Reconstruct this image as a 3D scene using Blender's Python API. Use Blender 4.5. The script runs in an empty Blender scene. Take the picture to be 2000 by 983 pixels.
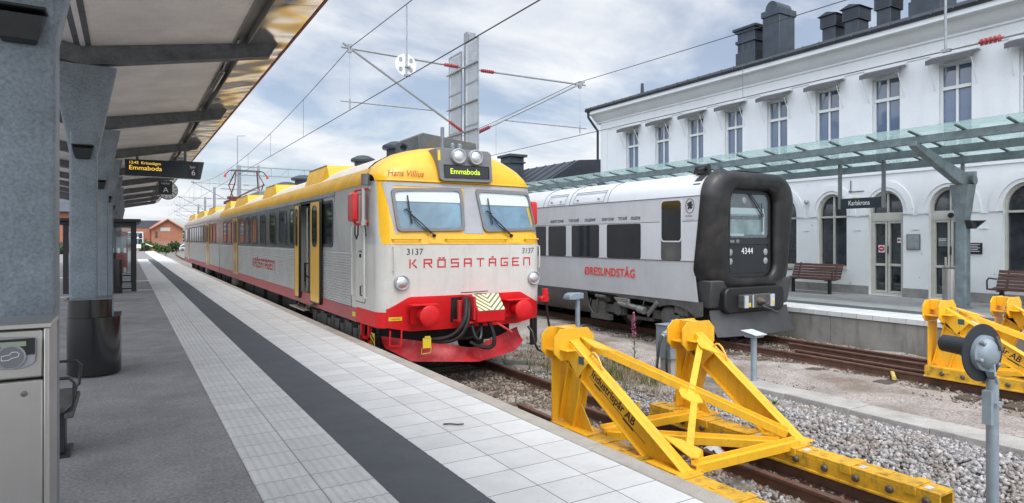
import bpy, bmesh, math, random
import numpy as np
from mathutils import Vector, Matrix
random.seed(7); np.random.seed(7)
SC = bpy.context.scene
R = math.radians
pi = math.pi

# ------------------------------------------------------------ camera
cd = bpy.data.cameras.new("camera")
cd.sensor_fit = 'HORIZONTAL'; cd.sensor_width = 36.0
cd.lens = 22.338
cd.shift_y = -0.01175
cd.clip_start = 0.05; cd.clip_end = 6000
cam = bpy.data.objects.new("camera", cd)
SC.collection.objects.link(cam)
cam.location = (0, 0, 1.67)
cam.rotation_euler = (R(90), 0, -math.atan(752 / 1241))
SC.camera = cam

# ------------------------------------------------------------ world (cloudy daylight)
SUN_EL, SUN_AZ = 58.0, 188.0       # azimuth clockwise from +Y: high behind the camera
world = bpy.data.worlds.new("World"); SC.world = world
world.use_nodes = True
wt = world.node_tree; wt.nodes.clear()
def wn(t, **k):
    n = wt.nodes.new(t)
    for a, b in k.items(): setattr(n, a, b)
    return n
wl = lambda a, b: wt.links.new(a, b)
wout = wn('ShaderNodeOutputWorld'); wbg = wn('ShaderNodeBackground')
sky = wn('ShaderNodeTexSky', sky_type='NISHITA'); sky.sun_disc = False
sky.sun_elevation = R(SUN_EL); sky.sun_rotation = R(SUN_AZ)
sky.air_density = 1.0; sky.dust_density = 1.5; sky.ozone_density = 1.2
tc = wn('ShaderNodeTexCoord'); sep = wn('ShaderNodeSeparateXYZ')
wl(tc.outputs['Generated'], sep.inputs[0])
def wmath(op, a, b=None, clamp=False):
    n = wn('ShaderNodeMath', operation=op); n.use_clamp = clamp
    for i, v in enumerate((a, b)):
        if v is None: continue
        if isinstance(v, (int, float)): n.inputs[i].default_value = v
        else: wl(v, n.inputs[i])
    return n.outputs[0]
zz = wmath('MAXIMUM', sep.outputs['Z'], 0.0)
den = wmath('ADD', zz, 0.22)
comb = wn('ShaderNodeCombineXYZ')
wl(wmath('DIVIDE', sep.outputs['X'], den), comb.inputs[0])
wl(wmath('DIVIDE', sep.outputs['Y'], den), comb.inputs[1])
mapn = wn('ShaderNodeMapping'); mapn.inputs['Location'].default_value = (3.1, 1.3, 0); mapn.inputs['Scale'].default_value = (1.0, 1.35, 1)
wl(comb.outputs[0], mapn.inputs[0])
n1 = wn('ShaderNodeTexNoise'); n1.inputs['Scale'].default_value = 1.15; n1.inputs['Detail'].default_value = 9; n1.inputs['Roughness'].default_value = 0.56; n1.inputs['Distortion'].default_value = 0.35
wl(mapn.outputs[0], n1.inputs['Vector'])
n2 = wn('ShaderNodeTexNoise'); n2.inputs['Scale'].default_value = 2.1; n2.inputs['Detail'].default_value = 7; n2.inputs['Roughness'].default_value = 0.55
wl(mapn.outputs[0], n2.inputs['Vector'])
r1 = wn('ShaderNodeValToRGB'); r1.color_ramp.elements[0].position = 0.40; r1.color_ramp.elements[1].position = 0.58
r1.color_ramp.elements[0].color = (0.30, 0.30, 0.30, 1); r1.color_ramp.elements[1].color = (1, 1, 1, 1)
wl(n1.outputs['Fac'], r1.inputs[0])
r2 = wn('ShaderNodeValToRGB'); r2.color_ramp.elements[0].position = 0.30; r2.color_ramp.elements[1].position = 0.72
r2.color_ramp.elements[0].color = (7.0, 7.45, 8.15, 1); r2.color_ramp.elements[1].color = (9.9, 10.0, 10.15, 1)
wl(n2.outputs['Fac'], r2.inputs[0])
skb = wn('ShaderNodeMixRGB', blend_type='MULTIPLY'); skb.inputs[0].default_value = 1; skb.inputs[2].default_value = (1.05, 1.12, 1.2, 1)
wl(sky.outputs[0], skb.inputs[1])
mx = wn('ShaderNodeMixRGB'); wl(r1.outputs[0], mx.inputs[0]); wl(skb.outputs[0], mx.inputs[1]); wl(r2.outputs[0], mx.inputs[2])
# added glow lobe in the unseen sky, high behind left, brightens the facade
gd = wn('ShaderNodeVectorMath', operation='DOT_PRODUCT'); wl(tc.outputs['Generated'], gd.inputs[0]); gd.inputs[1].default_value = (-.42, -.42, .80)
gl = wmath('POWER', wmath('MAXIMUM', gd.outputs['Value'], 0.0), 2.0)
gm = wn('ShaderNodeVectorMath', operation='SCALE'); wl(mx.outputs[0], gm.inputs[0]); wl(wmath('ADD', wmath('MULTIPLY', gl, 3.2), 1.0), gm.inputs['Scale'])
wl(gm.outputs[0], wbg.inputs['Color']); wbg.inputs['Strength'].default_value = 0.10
wl(wbg.outputs[0], wout.inputs[0])

sl = bpy.data.lights.new("sun", 'SUN'); sl.energy = 1.1; sl.angle = R(18); sl.color = (1.0, 0.95, 0.87)
sun = bpy.data.objects.new("sun", sl); SC.collection.objects.link(sun)
sun.rotation_euler = (R(90 - SUN_EL), 0, R(180 - SUN_AZ))
SC.view_settings.view_transform = 'Standard'; SC.view_settings.look = 'None'
SC.view_settings.exposure = 0.12; SC.view_settings.gamma = 1.0
SC.view_settings.use_curve_mapping = False
SC.cycles.max_bounces = 8; SC.cycles.transparent_max_bounces = 12
SC.cycles.caustics_reflective = False; SC.cycles.caustics_refractive = False
try: SC.cycles.use_denoising = True
except Exception: pass

# ------------------------------------------------------------ materials
def mat(name, col, rough=0.6, metal=0.0, var=None, var2=None, bump=None, spec=0.5, coat=0.0, streak=None, attr=None, tint=None, emit=None):
    m = bpy.data.materials.new(name); m.use_nodes = True
    t = m.node_tree; N = t.nodes; L = t.links
    b = N['Principled BSDF']
    b.inputs['Roughness'].default_value = rough; b.inputs['Metallic'].default_value = metal
    b.inputs['Specular IOR Level'].default_value = spec; b.inputs['Coat Weight'].default_value = coat
    b.inputs['Coat Roughness'].default_value = 0.08
    c4 = (*col, 1)
    b.inputs['Base Color'].default_value = c4
    if emit:
        b.inputs['Emission Color'].default_value = (*emit[0], 1); b.inputs['Emission Strength'].default_value = emit[1]
    pos = N.new('ShaderNodeNewGeometry').outputs['Position']
    out = None
    def noise(scale, detail=5, rough=0.6, vec=None):
        n = N.new('ShaderNodeTexNoise'); n.inputs['Scale'].default_value = scale; n.inputs['Detail'].default_value = detail; n.inputs['Roughness'].default_value = rough
        L.new(vec or pos, n.inputs['Vector']); return n.outputs['Fac']
    def darken(prev, fac, lo, hi, p0=0.3, p1=0.7):
        rp = N.new('ShaderNodeMapRange'); rp.inputs[1].default_value = p0; rp.inputs[2].default_value = p1; rp.inputs[3].default_value = lo; rp.inputs[4].default_value = hi
        L.new(fac, rp.inputs[0])
        mm = N.new('ShaderNodeMixRGB'); mm.blend_type = 'MULTIPLY'; mm.inputs[0].default_value = 1
        if prev is None: mm.inputs[1].default_value = c4
        else: L.new(prev, mm.inputs[1])
        cb = N.new('ShaderNodeCombineColor')
        for i in range(3): L.new(rp.outputs[0], cb.inputs[i])
        L.new(cb.outputs[0], mm.inputs[2]); return mm.outputs[0]
    if attr:
        a = N.new('ShaderNodeAttribute'); a.attribute_name = attr
        out = darken(out, a.outputs['Fac'], 0.45, 1.5, 0, 1)
    if var: out = darken(out, noise(var[0]), 1 - var[1], 1 + var[1])
    if var2: out = darken(out, noise(var2[0], 3), 1 - var2[1], 1 + var2[1])
    if streak:   # (horizontal scale, vertical scale, amount, colour)
        mp = N.new('ShaderNodeMapping'); mp.inputs['Scale'].default_value = (streak[0], streak[0], streak[1]); L.new(pos, mp.inputs[0])
        f = noise(1.0, 6, 0.65, mp.outputs[0])
        rp = N.new('ShaderNodeMapRange'); rp.inputs[1].default_value = 0.5; rp.inputs[2].default_value = 0.75; rp.inputs[3].default_value = 0; rp.inputs[4].default_value = streak[2]
        L.new(f, rp.inputs[0])
        mm = N.new('ShaderNodeMixRGB'); L.new(rp.outputs[0], mm.inputs[0])
        if out is None: mm.inputs[1].default_value = c4
        else: L.new(out, mm.inputs[1])
        mm.inputs[2].default_value = (*streak[3], 1); out = mm.outputs[0]
    if tint:     # (scale, p0, p1, colour, amount)
        f = noise(tint[0], 6, 0.62)
        rp = N.new('ShaderNodeMapRange'); rp.inputs[1].default_value = tint[1]; rp.inputs[2].default_value = tint[2]; rp.inputs[3].default_value = 0; rp.inputs[4].default_value = tint[4]
        L.new(f, rp.inputs[0])
        mm = N.new('ShaderNodeMixRGB'); L.new(rp.outputs[0], mm.inputs[0])
        if out is None: mm.inputs[1].default_value = c4
        else: L.new(out, mm.inputs[1])
        mm.inputs[2].default_value = (*tint[3], 1); out = mm.outputs[0]
    if out is not None: L.new(out, b.inputs['Base Color'])
    if bump:
        bp = N.new('ShaderNodeBump'); bp.inputs['Strength'].default_value = bump[1]; bp.inputs['Distance'].default_value = bump[2] if len(bump) > 2 else 0.01
        L.new(noise(bump[0], bump[3] if len(bump) > 3 else 6, 0.5 if len(bump) > 3 else 0.6), bp.inputs['Height']); L.new(bp.outputs[0], b.inputs['Normal'])
    return m

def paving(name, c1, c2, joint, x0, y0, w, h, mortar, rough=0.75, ribs=None, speck=0.08, dirt=None):
    """rectangular pavers in world XY; ribs = number of raised ribs per paver running along Y"""
    m = mat(name, c1, rough); t = m.node_tree; N = t.nodes; L = t.links; b = N['Principled BSDF']
    pos = N.new('ShaderNodeNewGeometry').outputs['Position']
    mp = N.new('ShaderNodeMapping'); mp.inputs['Location'].default_value = (-x0, -y0, 0); L.new(pos, mp.inputs[0])
    br = N.new('ShaderNodeTexBrick'); br.offset = 0; br.squash = 1
    br.inputs['Scale'].default_value = 1; br.inputs['Brick Width'].default_value = w; br.inputs['Row Height'].default_value = h
    br.inputs['Mortar Size'].default_value = mortar; br.inputs['Mortar Smooth'].default_value = 0.1
    br.inputs['Color1'].default_value = (*c1, 1); br.inputs['Color2'].default_value = (*c2, 1); br.inputs['Mortar'].default_value = (*joint, 1)
    wob = N.new('ShaderNodeTexNoise'); wob.inputs['Scale'].default_value = 14; L.new(pos, wob.inputs['Vector'])
    va = N.new('ShaderNodeVectorMath'); va.operation = 'MULTIPLY_ADD'; L.new(wob.outputs['Color'], va.inputs[0]); va.inputs[1].default_value = (0.006, 0.006, 0); L.new(mp.outputs[0], va.inputs[2])
    L.new(va.outputs[0], br.inputs['Vector'])
    nz = N.new('ShaderNodeTexNoise'); nz.inputs['Scale'].default_value = 3.0; nz.inputs['Detail'].default_value = 9; nz.inputs['Roughness'].default_value = 0.7; L.new(pos, nz.inputs['Vector'])
    rp = N.new('ShaderNodeMapRange'); rp.inputs[1].default_value = 0.3; rp.inputs[2].default_value = 0.7; rp.inputs[3].default_value = 1 - speck * 1.6; rp.inputs[4].default_value = 1 + speck
    L.new(nz.outputs['Fac'], rp.inputs[0])
    cb = N.new('ShaderNodeCombineColor')
    for i in range(3): L.new(rp.outputs[0], cb.inputs[i])
    mm = N.new('ShaderNodeMixRGB'); mm.blend_type = 'MULTIPLY'; mm.inputs[0].default_value = 1
    L.new(br.outputs['Color'], mm.inputs[1]); L.new(cb.outputs[0], mm.inputs[2])
    out = mm.outputs[0]
    # small dark spots (gum, dirt)
    vo = N.new('ShaderNodeTexNoise'); vo.inputs['Scale'].default_value = 22; vo.inputs['Detail'].default_value = 2; L.new(pos, vo.inputs['Vector'])
    r2 = N.new('ShaderNodeMapRange'); r2.inputs[1].default_value = 0.70; r2.inputs[2].default_value = 0.76; r2.inputs[3].default_value = 0; r2.inputs[4].default_value = 0.55
    L.new(vo.outputs['Fac'], r2.inputs[0])
    m2 = N.new('ShaderNodeMixRGB'); L.new(r2.outputs[0], m2.inputs[0]); L.new(out, m2.inputs[1]); m2.inputs[2].default_value = (c1[0] * .45, c1[1] * .43, c1[2] * .4, 1)
    L.new(m2.outputs[0], b.inputs['Base Color'])
    bp = N.new('ShaderNodeBump'); bp.inputs['Strength'].default_value = 0.6; bp.inputs['Distance'].default_value = 0.006
    h_ = N.new('ShaderNodeMath'); h_.operation = 'SUBTRACT'; h_.inputs[0].default_value = 1; L.new(br.outputs['Fac'], h_.inputs[1])
    hh = h_.outputs[0]
    if ribs:
        sq_ = N.new('ShaderNodeSeparateXYZ'); L.new(mp.outputs[0], sq_.inputs[0])
        u1 = N.new('ShaderNodeMath'); u1.operation = 'MULTIPLY'; u1.inputs[1].default_value = 2 * pi * ribs / w; L.new(sq_.outputs[0], u1.inputs[0])
        u2 = N.new('ShaderNodeMath'); u2.operation = 'COSINE'; L.new(u1.outputs[0], u2.inputs[0])
        u3 = N.new('ShaderNodeMapRange'); u3.inputs[1].default_value = -.2; u3.inputs[2].default_value = 1; u3.inputs[3].default_value = 0; u3.inputs[4].default_value = .24; L.new(u2.outputs[0], u3.inputs[0])
        m3 = N.new('ShaderNodeMixRGB'); L.new(u3.outputs[0], m3.inputs[0]); L.new(m2.outputs[0], m3.inputs[1]); m3.inputs[2].default_value = (c1[0] * .5, c1[1] * .49, c1[2] * .46, 1)   # dirt settles between the ribs
        L.new(m3.outputs[0], b.inputs['Base Color'])
        sx = N.new('ShaderNodeSeparateXYZ'); L.new(mp.outputs[0], sx.inputs[0])
        w1 = N.new('ShaderNodeMath'); w1.operation = 'MULTIPLY'; w1.inputs[1].default_value = 2 * pi * ribs / w; L.new(sx.outputs[0], w1.inputs[0])
        s1 = N.new('ShaderNodeMath'); s1.operation = 'SINE'; L.new(w1.outputs[0], s1.inputs[0])
        a1 = N.new('ShaderNodeMath'); a1.operation = 'MULTIPLY_ADD'; a1.inputs[1].default_value = 0.55; L.new(s1.outputs[0], a1.inputs[0]); L.new(hh, a1.inputs[2]); hh = a1.outputs[0]
    n3 = N.new('ShaderNodeTexNoise'); n3.inputs['Scale'].default_value = 120; L.new(pos, n3.inputs['Vector'])
    a2 = N.new('ShaderNodeMath'); a2.operation = 'MULTIPLY_ADD'; a2.inputs[1].default_value = 0.25; L.new(n3.outputs['Fac'], a2.inputs[0]); L.new(hh, a2.inputs[2])
    L.new(a2.outputs[0], bp.inputs['Height']); L.new(bp.outputs[0], b.inputs['Normal'])
    return m

def brickmat(name, c1, c2, mortar, bw=0.26, bh=0.085):
    m = mat(name, c1, 0.85); t = m.node_tree; N = t.nodes; L = t.links; b = N['Principled BSDF']
    pos = N.new('ShaderNodeNewGeometry').outputs['Position']; s = N.new('ShaderNodeSeparateXYZ'); L.new(pos, s.inputs[0])
    a = N.new('ShaderNodeMath'); a.operation = 'ADD'; L.new(s.outputs[0], a.inputs[0]); L.new(s.outputs[1], a.inputs[1])
    c = N.new('ShaderNodeCombineXYZ'); L.new(a.outputs[0], c.inputs[0]); L.new(s.outputs[2], c.inputs[1])
    br = N.new('ShaderNodeTexBrick'); br.inputs['Scale'].default_value = 1; br.inputs['Brick Width'].default_value = bw; br.inputs['Row Height'].default_value = bh; br.inputs['Mortar Size'].default_value = 0.008
    br.inputs['Color1'].default_value = (*c1, 1); br.inputs['Color2'].default_value = (*c2, 1); br.inputs['Mortar'].default_value = (*mortar, 1)
    L.new(c.outputs[0], br.inputs['Vector']); L.new(br.outputs[0], b.inputs['Base Color'])
    return m

def glassmat(name, tint, trans=0.6, rough=0.02, body=None, ior=1.6):
    """thin pane: mirror by Fresnel over a mix of clear and tinted body"""
    m = bpy.data.materials.new(name); m.use_nodes = True; t = m.node_tree; N = t.nodes; L = t.links; N.clear()
    o = N.new('ShaderNodeOutputMaterial'); tr = N.new('ShaderNodeBsdfTransparent'); tr.inputs[0].default_value = (*tint, 1)
    di = N.new('ShaderNodeBsdfTranslucent' if body else 'ShaderNodeBsdfDiffuse'); di.inputs[0].default_value = (*(body or tint), 1)
    gl = N.new('ShaderNodeBsdfGlossy'); gl.inputs['Roughness'].default_value = rough; gl.inputs[0].default_value = (0.95, 0.97, 1, 1)
    m1 = N.new('ShaderNodeMixShader'); m1.inputs[0].default_value = 1 - trans; L.new(tr.outputs[0], m1.inputs[1]); L.new(di.outputs[0], m1.inputs[2])
    fr = N.new('ShaderNodeFresnel'); fr.inputs[0].default_value = ior
    bf = N.new('ShaderNodeNewGeometry'); inv = N.new('ShaderNodeMath'); inv.operation = 'SUBTRACT'; inv.inputs[0].default_value = 1; L.new(bf.outputs['Backfacing'], inv.inputs[1])
    mu = N.new('ShaderNodeMath'); mu.operation = 'MULTIPLY'; L.new(fr.outputs[0], mu.inputs[0]); L.new(inv.outputs[0], mu.inputs[1])   # only the outer face mirrors
    m2 = N.new('ShaderNodeMixShader'); L.new(mu.outputs[0], m2.inputs[0]); L.new(m1.outputs[0], m2.inputs[1]); L.new(gl.outputs[0], m2.inputs[2])
    L.new(m2.outputs[0], o.inputs[0]); return m

M = {}
def mk(n, *a, **k): M[n] = mat(n, *a, **k)
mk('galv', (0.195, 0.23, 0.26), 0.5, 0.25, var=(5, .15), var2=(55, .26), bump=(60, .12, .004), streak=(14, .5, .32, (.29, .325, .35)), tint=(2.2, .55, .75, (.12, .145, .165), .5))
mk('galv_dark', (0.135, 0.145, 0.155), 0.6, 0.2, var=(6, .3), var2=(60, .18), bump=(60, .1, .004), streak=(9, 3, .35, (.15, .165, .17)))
mk('galv_green', (0.20, 0.238, 0.25), 0.5, 0.25, var=(5, .25), var2=(50, .18), streak=(5, .6, .5, (.24, .29, .29)))
mk('ceiling_sheet', (0.80, 0.765, 0.73), 0.65, 0.0, var=(1.5, .12), var2=(40, .06), bump=(90, .15, .003))
mk('soffit_metal', (0.80, 0.79, 0.76), 0.17, 0.9, bump=(1.5, .40, .20, 0.3))
mk('red_trim', (0.25, 0.06, 0.05), 0.6)
mk('asphalt', (0.275, 0.266, 0.262), 0.9, 0, var=(1.6, .2), var2=(38, .30), bump=(70, .9, .012), tint=(2.2, .5, .72, (.2, .192, .186), .6))
mk('asphalt_pale', (0.23, 0.21, 0.205), 0.9, 0, var=(1, .15), var2=(90, .2))
mk('steel', (0.52, 0.50, 0.47), 0.32, 0.85, var=(4, .06), streak=(60, 1.2, .25, (.42, .40, .37)))
mk('steel_dark', (0.18, 0.18, 0.18), 0.4, 0.7)
mk('black', (0.012, 0.012, 0.013), 0.45)
mk('black_gloss', (0.010, 0.011, 0.012), 0.18, 0, coat=.4)
mk('black_paint', (0.02, 0.021, 0.023), 0.4, 0, var=(20, .2))
mk('rubber', (0.0105, 0.0102, 0.0105), 0.38, 0, var=(3, .35), var2=(40, .25), bump=(3.5, .3, .03), tint=(2.3, .5, .75, (.055, .044, .036), .6))
mk('sign_blue', (0.012, 0.022, 0.03), 0.25, 0)
mk('amber_led', (0.5, 0.3, 0.02), 0.5, emit=((1.0, .62, .08), 1.0))
mk('green_led', (0.4, 0.5, 0.02), 0.5, emit=((.62, .85, .03), 0.9))
mk('white', (0.78, 0.78, 0.77), 0.5)
mk('disc_white', (0.74, 0.75, 0.75), 0.6)
mk('channel', (0.34, 0.32, 0.28), 0.6, 0, var=(3, .2))
mk('white_text', (0.8, 0.8, 0.8), 0.5)
mk('dark_text', (0.02, 0.02, 0.022), 0.6)
mk('train_white', (0.62, 0.605, 0.56), 0.33, 0, coat=.25, var=(2.2, .05), var2=(28, .03), streak=(7, 1.1, .42, (.42, .405, .37)), tint=(55, .66, .74, (.25, .21, .17), .5))
mk('train_silver', (0.56, 0.56, 0.545), 0.36, 0.6, var=(1.4, .09), var2=(30, .04), streak=(6, .8, .4, (.38, .365, .34)))
mk('train_rib', (0.55, 0.545, 0.52), 0.42, 0.35, var=(1.4, .10), streak=(5, .7, .4, (.36, .34, .31)))
mk('train_band', (0.21, 0.23, 0.26), 0.16, 0.85, var=(1.8, .2), bump=(5, .12, .01))
mk('train_yellow', (0.80, 0.44, 0.012), 0.3, 0, coat=.35, var=(2.5, .06), streak=(5, 1.5, .25, (.62, .35, .02)))
mk('roof_yellow', (0.62, 0.34, 0.012), 0.42, 0, var=(3, .18), streak=(4, 1.5, .55, (.40, .27, .08)))
mk('pod_yellow', (0.80, 0.44, 0.012), 0.38, 0, var=(3, .1), streak=(6, 1.5, .35, (.55, .35, .06)))
mk('roof_cream', (0.60, 0.54, 0.47), 0.55, 0, var=(2, .1), var2=(20, .08), streak=(3, 2, .4, (.45, .38, .30)))
mk('train_red', (0.66, 0.012, 0.016), 0.42, 0, spec=.3, var=(3, .1), tint=(16, .56, .74, (.22, .03, .03), .6), streak=(10, 2, .3, (.36, .05, .045)))
mk('red_faded', (0.40, 0.09, 0.09), 0.5, 0, var=(2, .15), streak=(6, 2, .5, (.30, .15, .14)))
mk('plough_red', (0.50, 0.012, 0.018), 0.48, 0, var=(5, .15), tint=(9, .5, .72, (.32, .06, .06), .7), streak=(14, 1.5, .35, (.62, .22, .2)))
mk('letter_red', (0.55, 0.03, 0.035), 0.5)
mk('letter_orange', (0.42, 0.07, 0.02), 0.5)
mk('label_yellow', (0.75, 0.55, 0.03), 0.5)
mk('cab_grey', (0.36, 0.36, 0.375), 0.45, 0, var=(4, .08))
mk('box_grey', (0.17, 0.175, 0.18), 0.5, 0, var=(8, .1))
mk('under', (0.018, 0.017, 0.016), 0.8, 0, var=(5, .4))
mk('under_grey', (0.10, 0.095, 0.088), 0.7, 0.2, var=(12, .35), streak=(8, 4, .5, (.06, .05, .04)))
mk('lens', (0.75, 0.77, 0.78), 0.08, 0.9, bump=(70, .5, .01))
mk('interior_pale', (0.42, 0.43, 0.42), 0.6)
mk('blind', (0.70, 0.71, 0.69), 0.6)
mk('plate_grey', (0.16, 0.16, 0.165), 0.5)
mk('cab_inside', (0.13, 0.225, 0.30), 0.5, var=(2.5, .35))
M['windscreen'] = glassmat('windscreen', (0.93, 0.97, 0.98), 0.97, ior=1.55)
M['dark_glass'] = mat('dark_glass', (0.010, 0.012, 0.014), 0.04, 0, spec=0.5)
M['station_glass'] = mat('station_glass', (0.10, 0.145, 0.225), 0.03, 0, spec=1.0, coat=1.0, bump=(0.8, .03, .05))
M['door_glass'] = mat('door_glass', (0.034, 0.040, 0.046), 0.04, 0, spec=1.0, var=(1.5, .7))  # mottled tone in the colour stands for uneven reflections in the panes
M['ic_glass'] = mat('ic_glass', (0.010, 0.012, 0.014), 0.03, 0, spec=1.0, coat=.6)
M['roof_glass'] = glassmat('roof_glass', (0.82, 0.90, 0.885), 0.66, 0.08, body=(0.50, 0.59, 0.575))
M['clear_glass'] = glassmat('clear_glass', (0.86, 0.9, 0.9), 0.93)
mk('ic_silver', (0.58, 0.59, 0.60), 0.36, 0.25, var=(1.3, .06), var2=(50, .03), streak=(5, 1.0, .2, (.40, .40, .41)))
mk('ic_light', (0.64, 0.65, 0.66), 0.36, 0.2, var=(1.3, .06))
mk('ic_dark', (0.10, 0.098, 0.095), 0.5, 0.2, var=(3, .3), streak=(5, 2, .5, (.065, .055, .045)))
mk('ic_fairing', (0.05, 0.05, 0.052), 0.45, 0, var=(3, .2))
mk('letter_ic', (0.72, 0.045, 0.02), 0.45)
mk('stop_yellow', (0.82, 0.445, 0.022), 0.42, 0, coat=.12, var=(4, .06), var2=(45, .04), tint=(26, .62, .74, (.26, .13, .03), .6), streak=(14, 2.2, .42, (.42, .22, .03)))
mk('stop_base', (0.68, 0.375, 0.022), 0.55, 0, var=(6, .15), streak=(9, 7, .75, (.16, .11, .03)), tint=(7, .53, .72, (.10, .08, .03), .7))
mk('bolt', (0.12, 0.105, 0.09), 0.55, 0.6)
mk('rail', (0.14, 0.072, 0.05), 0.62, 0.35, var=(6, .25), var2=(60, .18))
mk('rail_top', (0.20, 0.115, 0.09), 0.42, 0.5, var=(4, .2))
mk('sleeper', (0.075, 0.058, 0.043), 0.85, 0, var=(7, .35), streak=(40, 40, .5, (.14, .12, .10)), bump=(30, .5, .02))
mk('sleeper_grey', (0.17, 0.165, 0.13), 0.85, 0, var=(7, .25), streak=(50, 50, .5, (.11, .11, .07)), bump=(30, .5, .02))
mk('stone', (0.33, 0.318, 0.31), 0.85, 0, attr='tone', var2=(60, .25), tint=(1.6, .46, .66, (.25, .185, .135), .7))
mk('stone_brown', (0.25, 0.20, 0.155), 0.9, 0, attr='tone', var2=(60, .25))
mk('gravel_fine', (0.36, 0.315, 0.28), 0.95, 0, var=(2.2, .28), var2=(34, .45), bump=(40, 1, .03), tint=(1.1, .47, .62, (.17, .125, .09), .8))
mk('ground', (0.20, 0.185, 0.16), 0.95, 0, var=(.3, .2), var2=(30, .3), bump=(20, .6, .03))
mk('concrete', (0.27, 0.255, 0.225), 0.85, 0, var=(2, .2), var2=(50, .12), bump=(40, .2, .01), streak=(5, .7, .75, (.10, .095, .08)))
mk('concrete_pale', (0.36, 0.34, 0.31), 0.85, 0, var=(3, .2), var2=(80, .25), bump=(60, .3, .01))
mk('kerb', (0.40, 0.365, 0.32), 0.8, 0, var=(3, .2), var2=(90, .15), tint=(6, .5, .7, (.25, .21, .17), .6))
mk('stucco', (0.72, 0.735, 0.74), 0.85, 0, var=(.8, .04), var2=(25, .03), bump=(30, .12, .01), streak=(2.6, .35, .30, (.56, .555, .54)))
mk('stucco_low', (0.70, 0.715, 0.715), 0.85, 0, var=(.9, .06), bump=(22, .15, .012), tint=(4.5, .66, .70, (.42, .38, .34), .75), streak=(2.5, .6, .2, (.55, .55, .53)))
mk('plinth', (0.24, 0.235, 0.225), 0.85, 0, var=(5, .2), var2=(50, .15))
mk('roof_black', (0.030, 0.036, 0.045), 0.45, 0.1, var=(2, .25))
mk('roof_chimney', (0.04, 0.052, 0.068), 0.5, 0.1, var=(2.5, .3), var2=(30, .1))
mk('frame_white', (0.70, 0.71, 0.70), 0.5)
mk('frame_cream', (0.47, 0.46, 0.405), 0.55, 0, var=(6, .08))
mk('awning', (0.105, 0.105, 0.11), 0.8, 0, var=(12, .12))
mk('wood_bench', (0.085, 0.035, 0.026), 0.5, 0, var=(8, .25))
mk('insulator', (0.33, 0.055, 0.06), 0.4)
mk('wire', (0.06, 0.062, 0.065), 0.6, 0.4)
mk('tube_grey', (0.30, 0.32, 0.335), 0.5, 0.4, var=(8, .15))
mk('mesh_plate', (0.50, 0.53, 0.55), 0.6, 0.1, var2=(120, .15), var=(3, .1))
mk('box_blue', (0.23, 0.27, 0.29), 0.5, 0.2, var=(6, .1), streak=(6, 2, .3, (.16, .18, .19)))
mk('post_blue', (0.26, 0.31, 0.345), 0.5, 0.2, var=(10, .12))
mk('signal_black', (0.022, 0.026, 0.032), 0.55, 0, var=(20, .2))
mk('pantored', (0.11, 0.025, 0.025), 0.5)
M['brick'] = brickmat('brick', (0.40, 0.155, 0.085), (0.33, 0.12, 0.065), (0.33, 0.24, 0.19), .5, .16)
mk('slate', (0.07, 0.075, 0.09), 0.7, 0, var=(.6, .2))
mk('leaf', (0.055, 0.11, 0.022), 0.7, 0, attr='tone')
mk('leaf_dark', (0.035, 0.07, 0.018), 0.7, 0, attr='tone')
mk('dry', (0.26, 0.20, 0.10), 0.85, 0, attr='tone')
mk('pink', (0.50, 0.13, 0.24), 0.7, 0, attr='tone')
mk('bark', (0.08, 0.06, 0.045), 0.9)
mk('poster_red', (0.40, 0.02, 0.025), 0.45)
mk('paper', (0.6, 0.66, 0.66), 0.5)
mk('hoarding', (0.55, 0.24, 0.16), 0.6)
M['tactile'] = paving('tactile', (0.67, 0.66, 0.635), (0.60, 0.592, 0.57), (0.13, 0.12, 0.11), 0.74, 0.08, 0.37, 0.30, 0.0035, ribs=6)
M['tiles'] = paving('tiles', (0.68, 0.675, 0.655), (0.595, 0.59, 0.575), (0.12, 0.115, 0.105), 1.998, 0.10, 0.39, 0.35, 0.0035, speck=.07)
M['dark_tiles'] = paving('dark_tiles', (0.088, 0.094, 0.103), (0.082, 0.088, 0.097), (0.12, 0.125, 0.13), 1.48, 0.10, 0.52, 0.70, 0.002, speck=.1)
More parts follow.
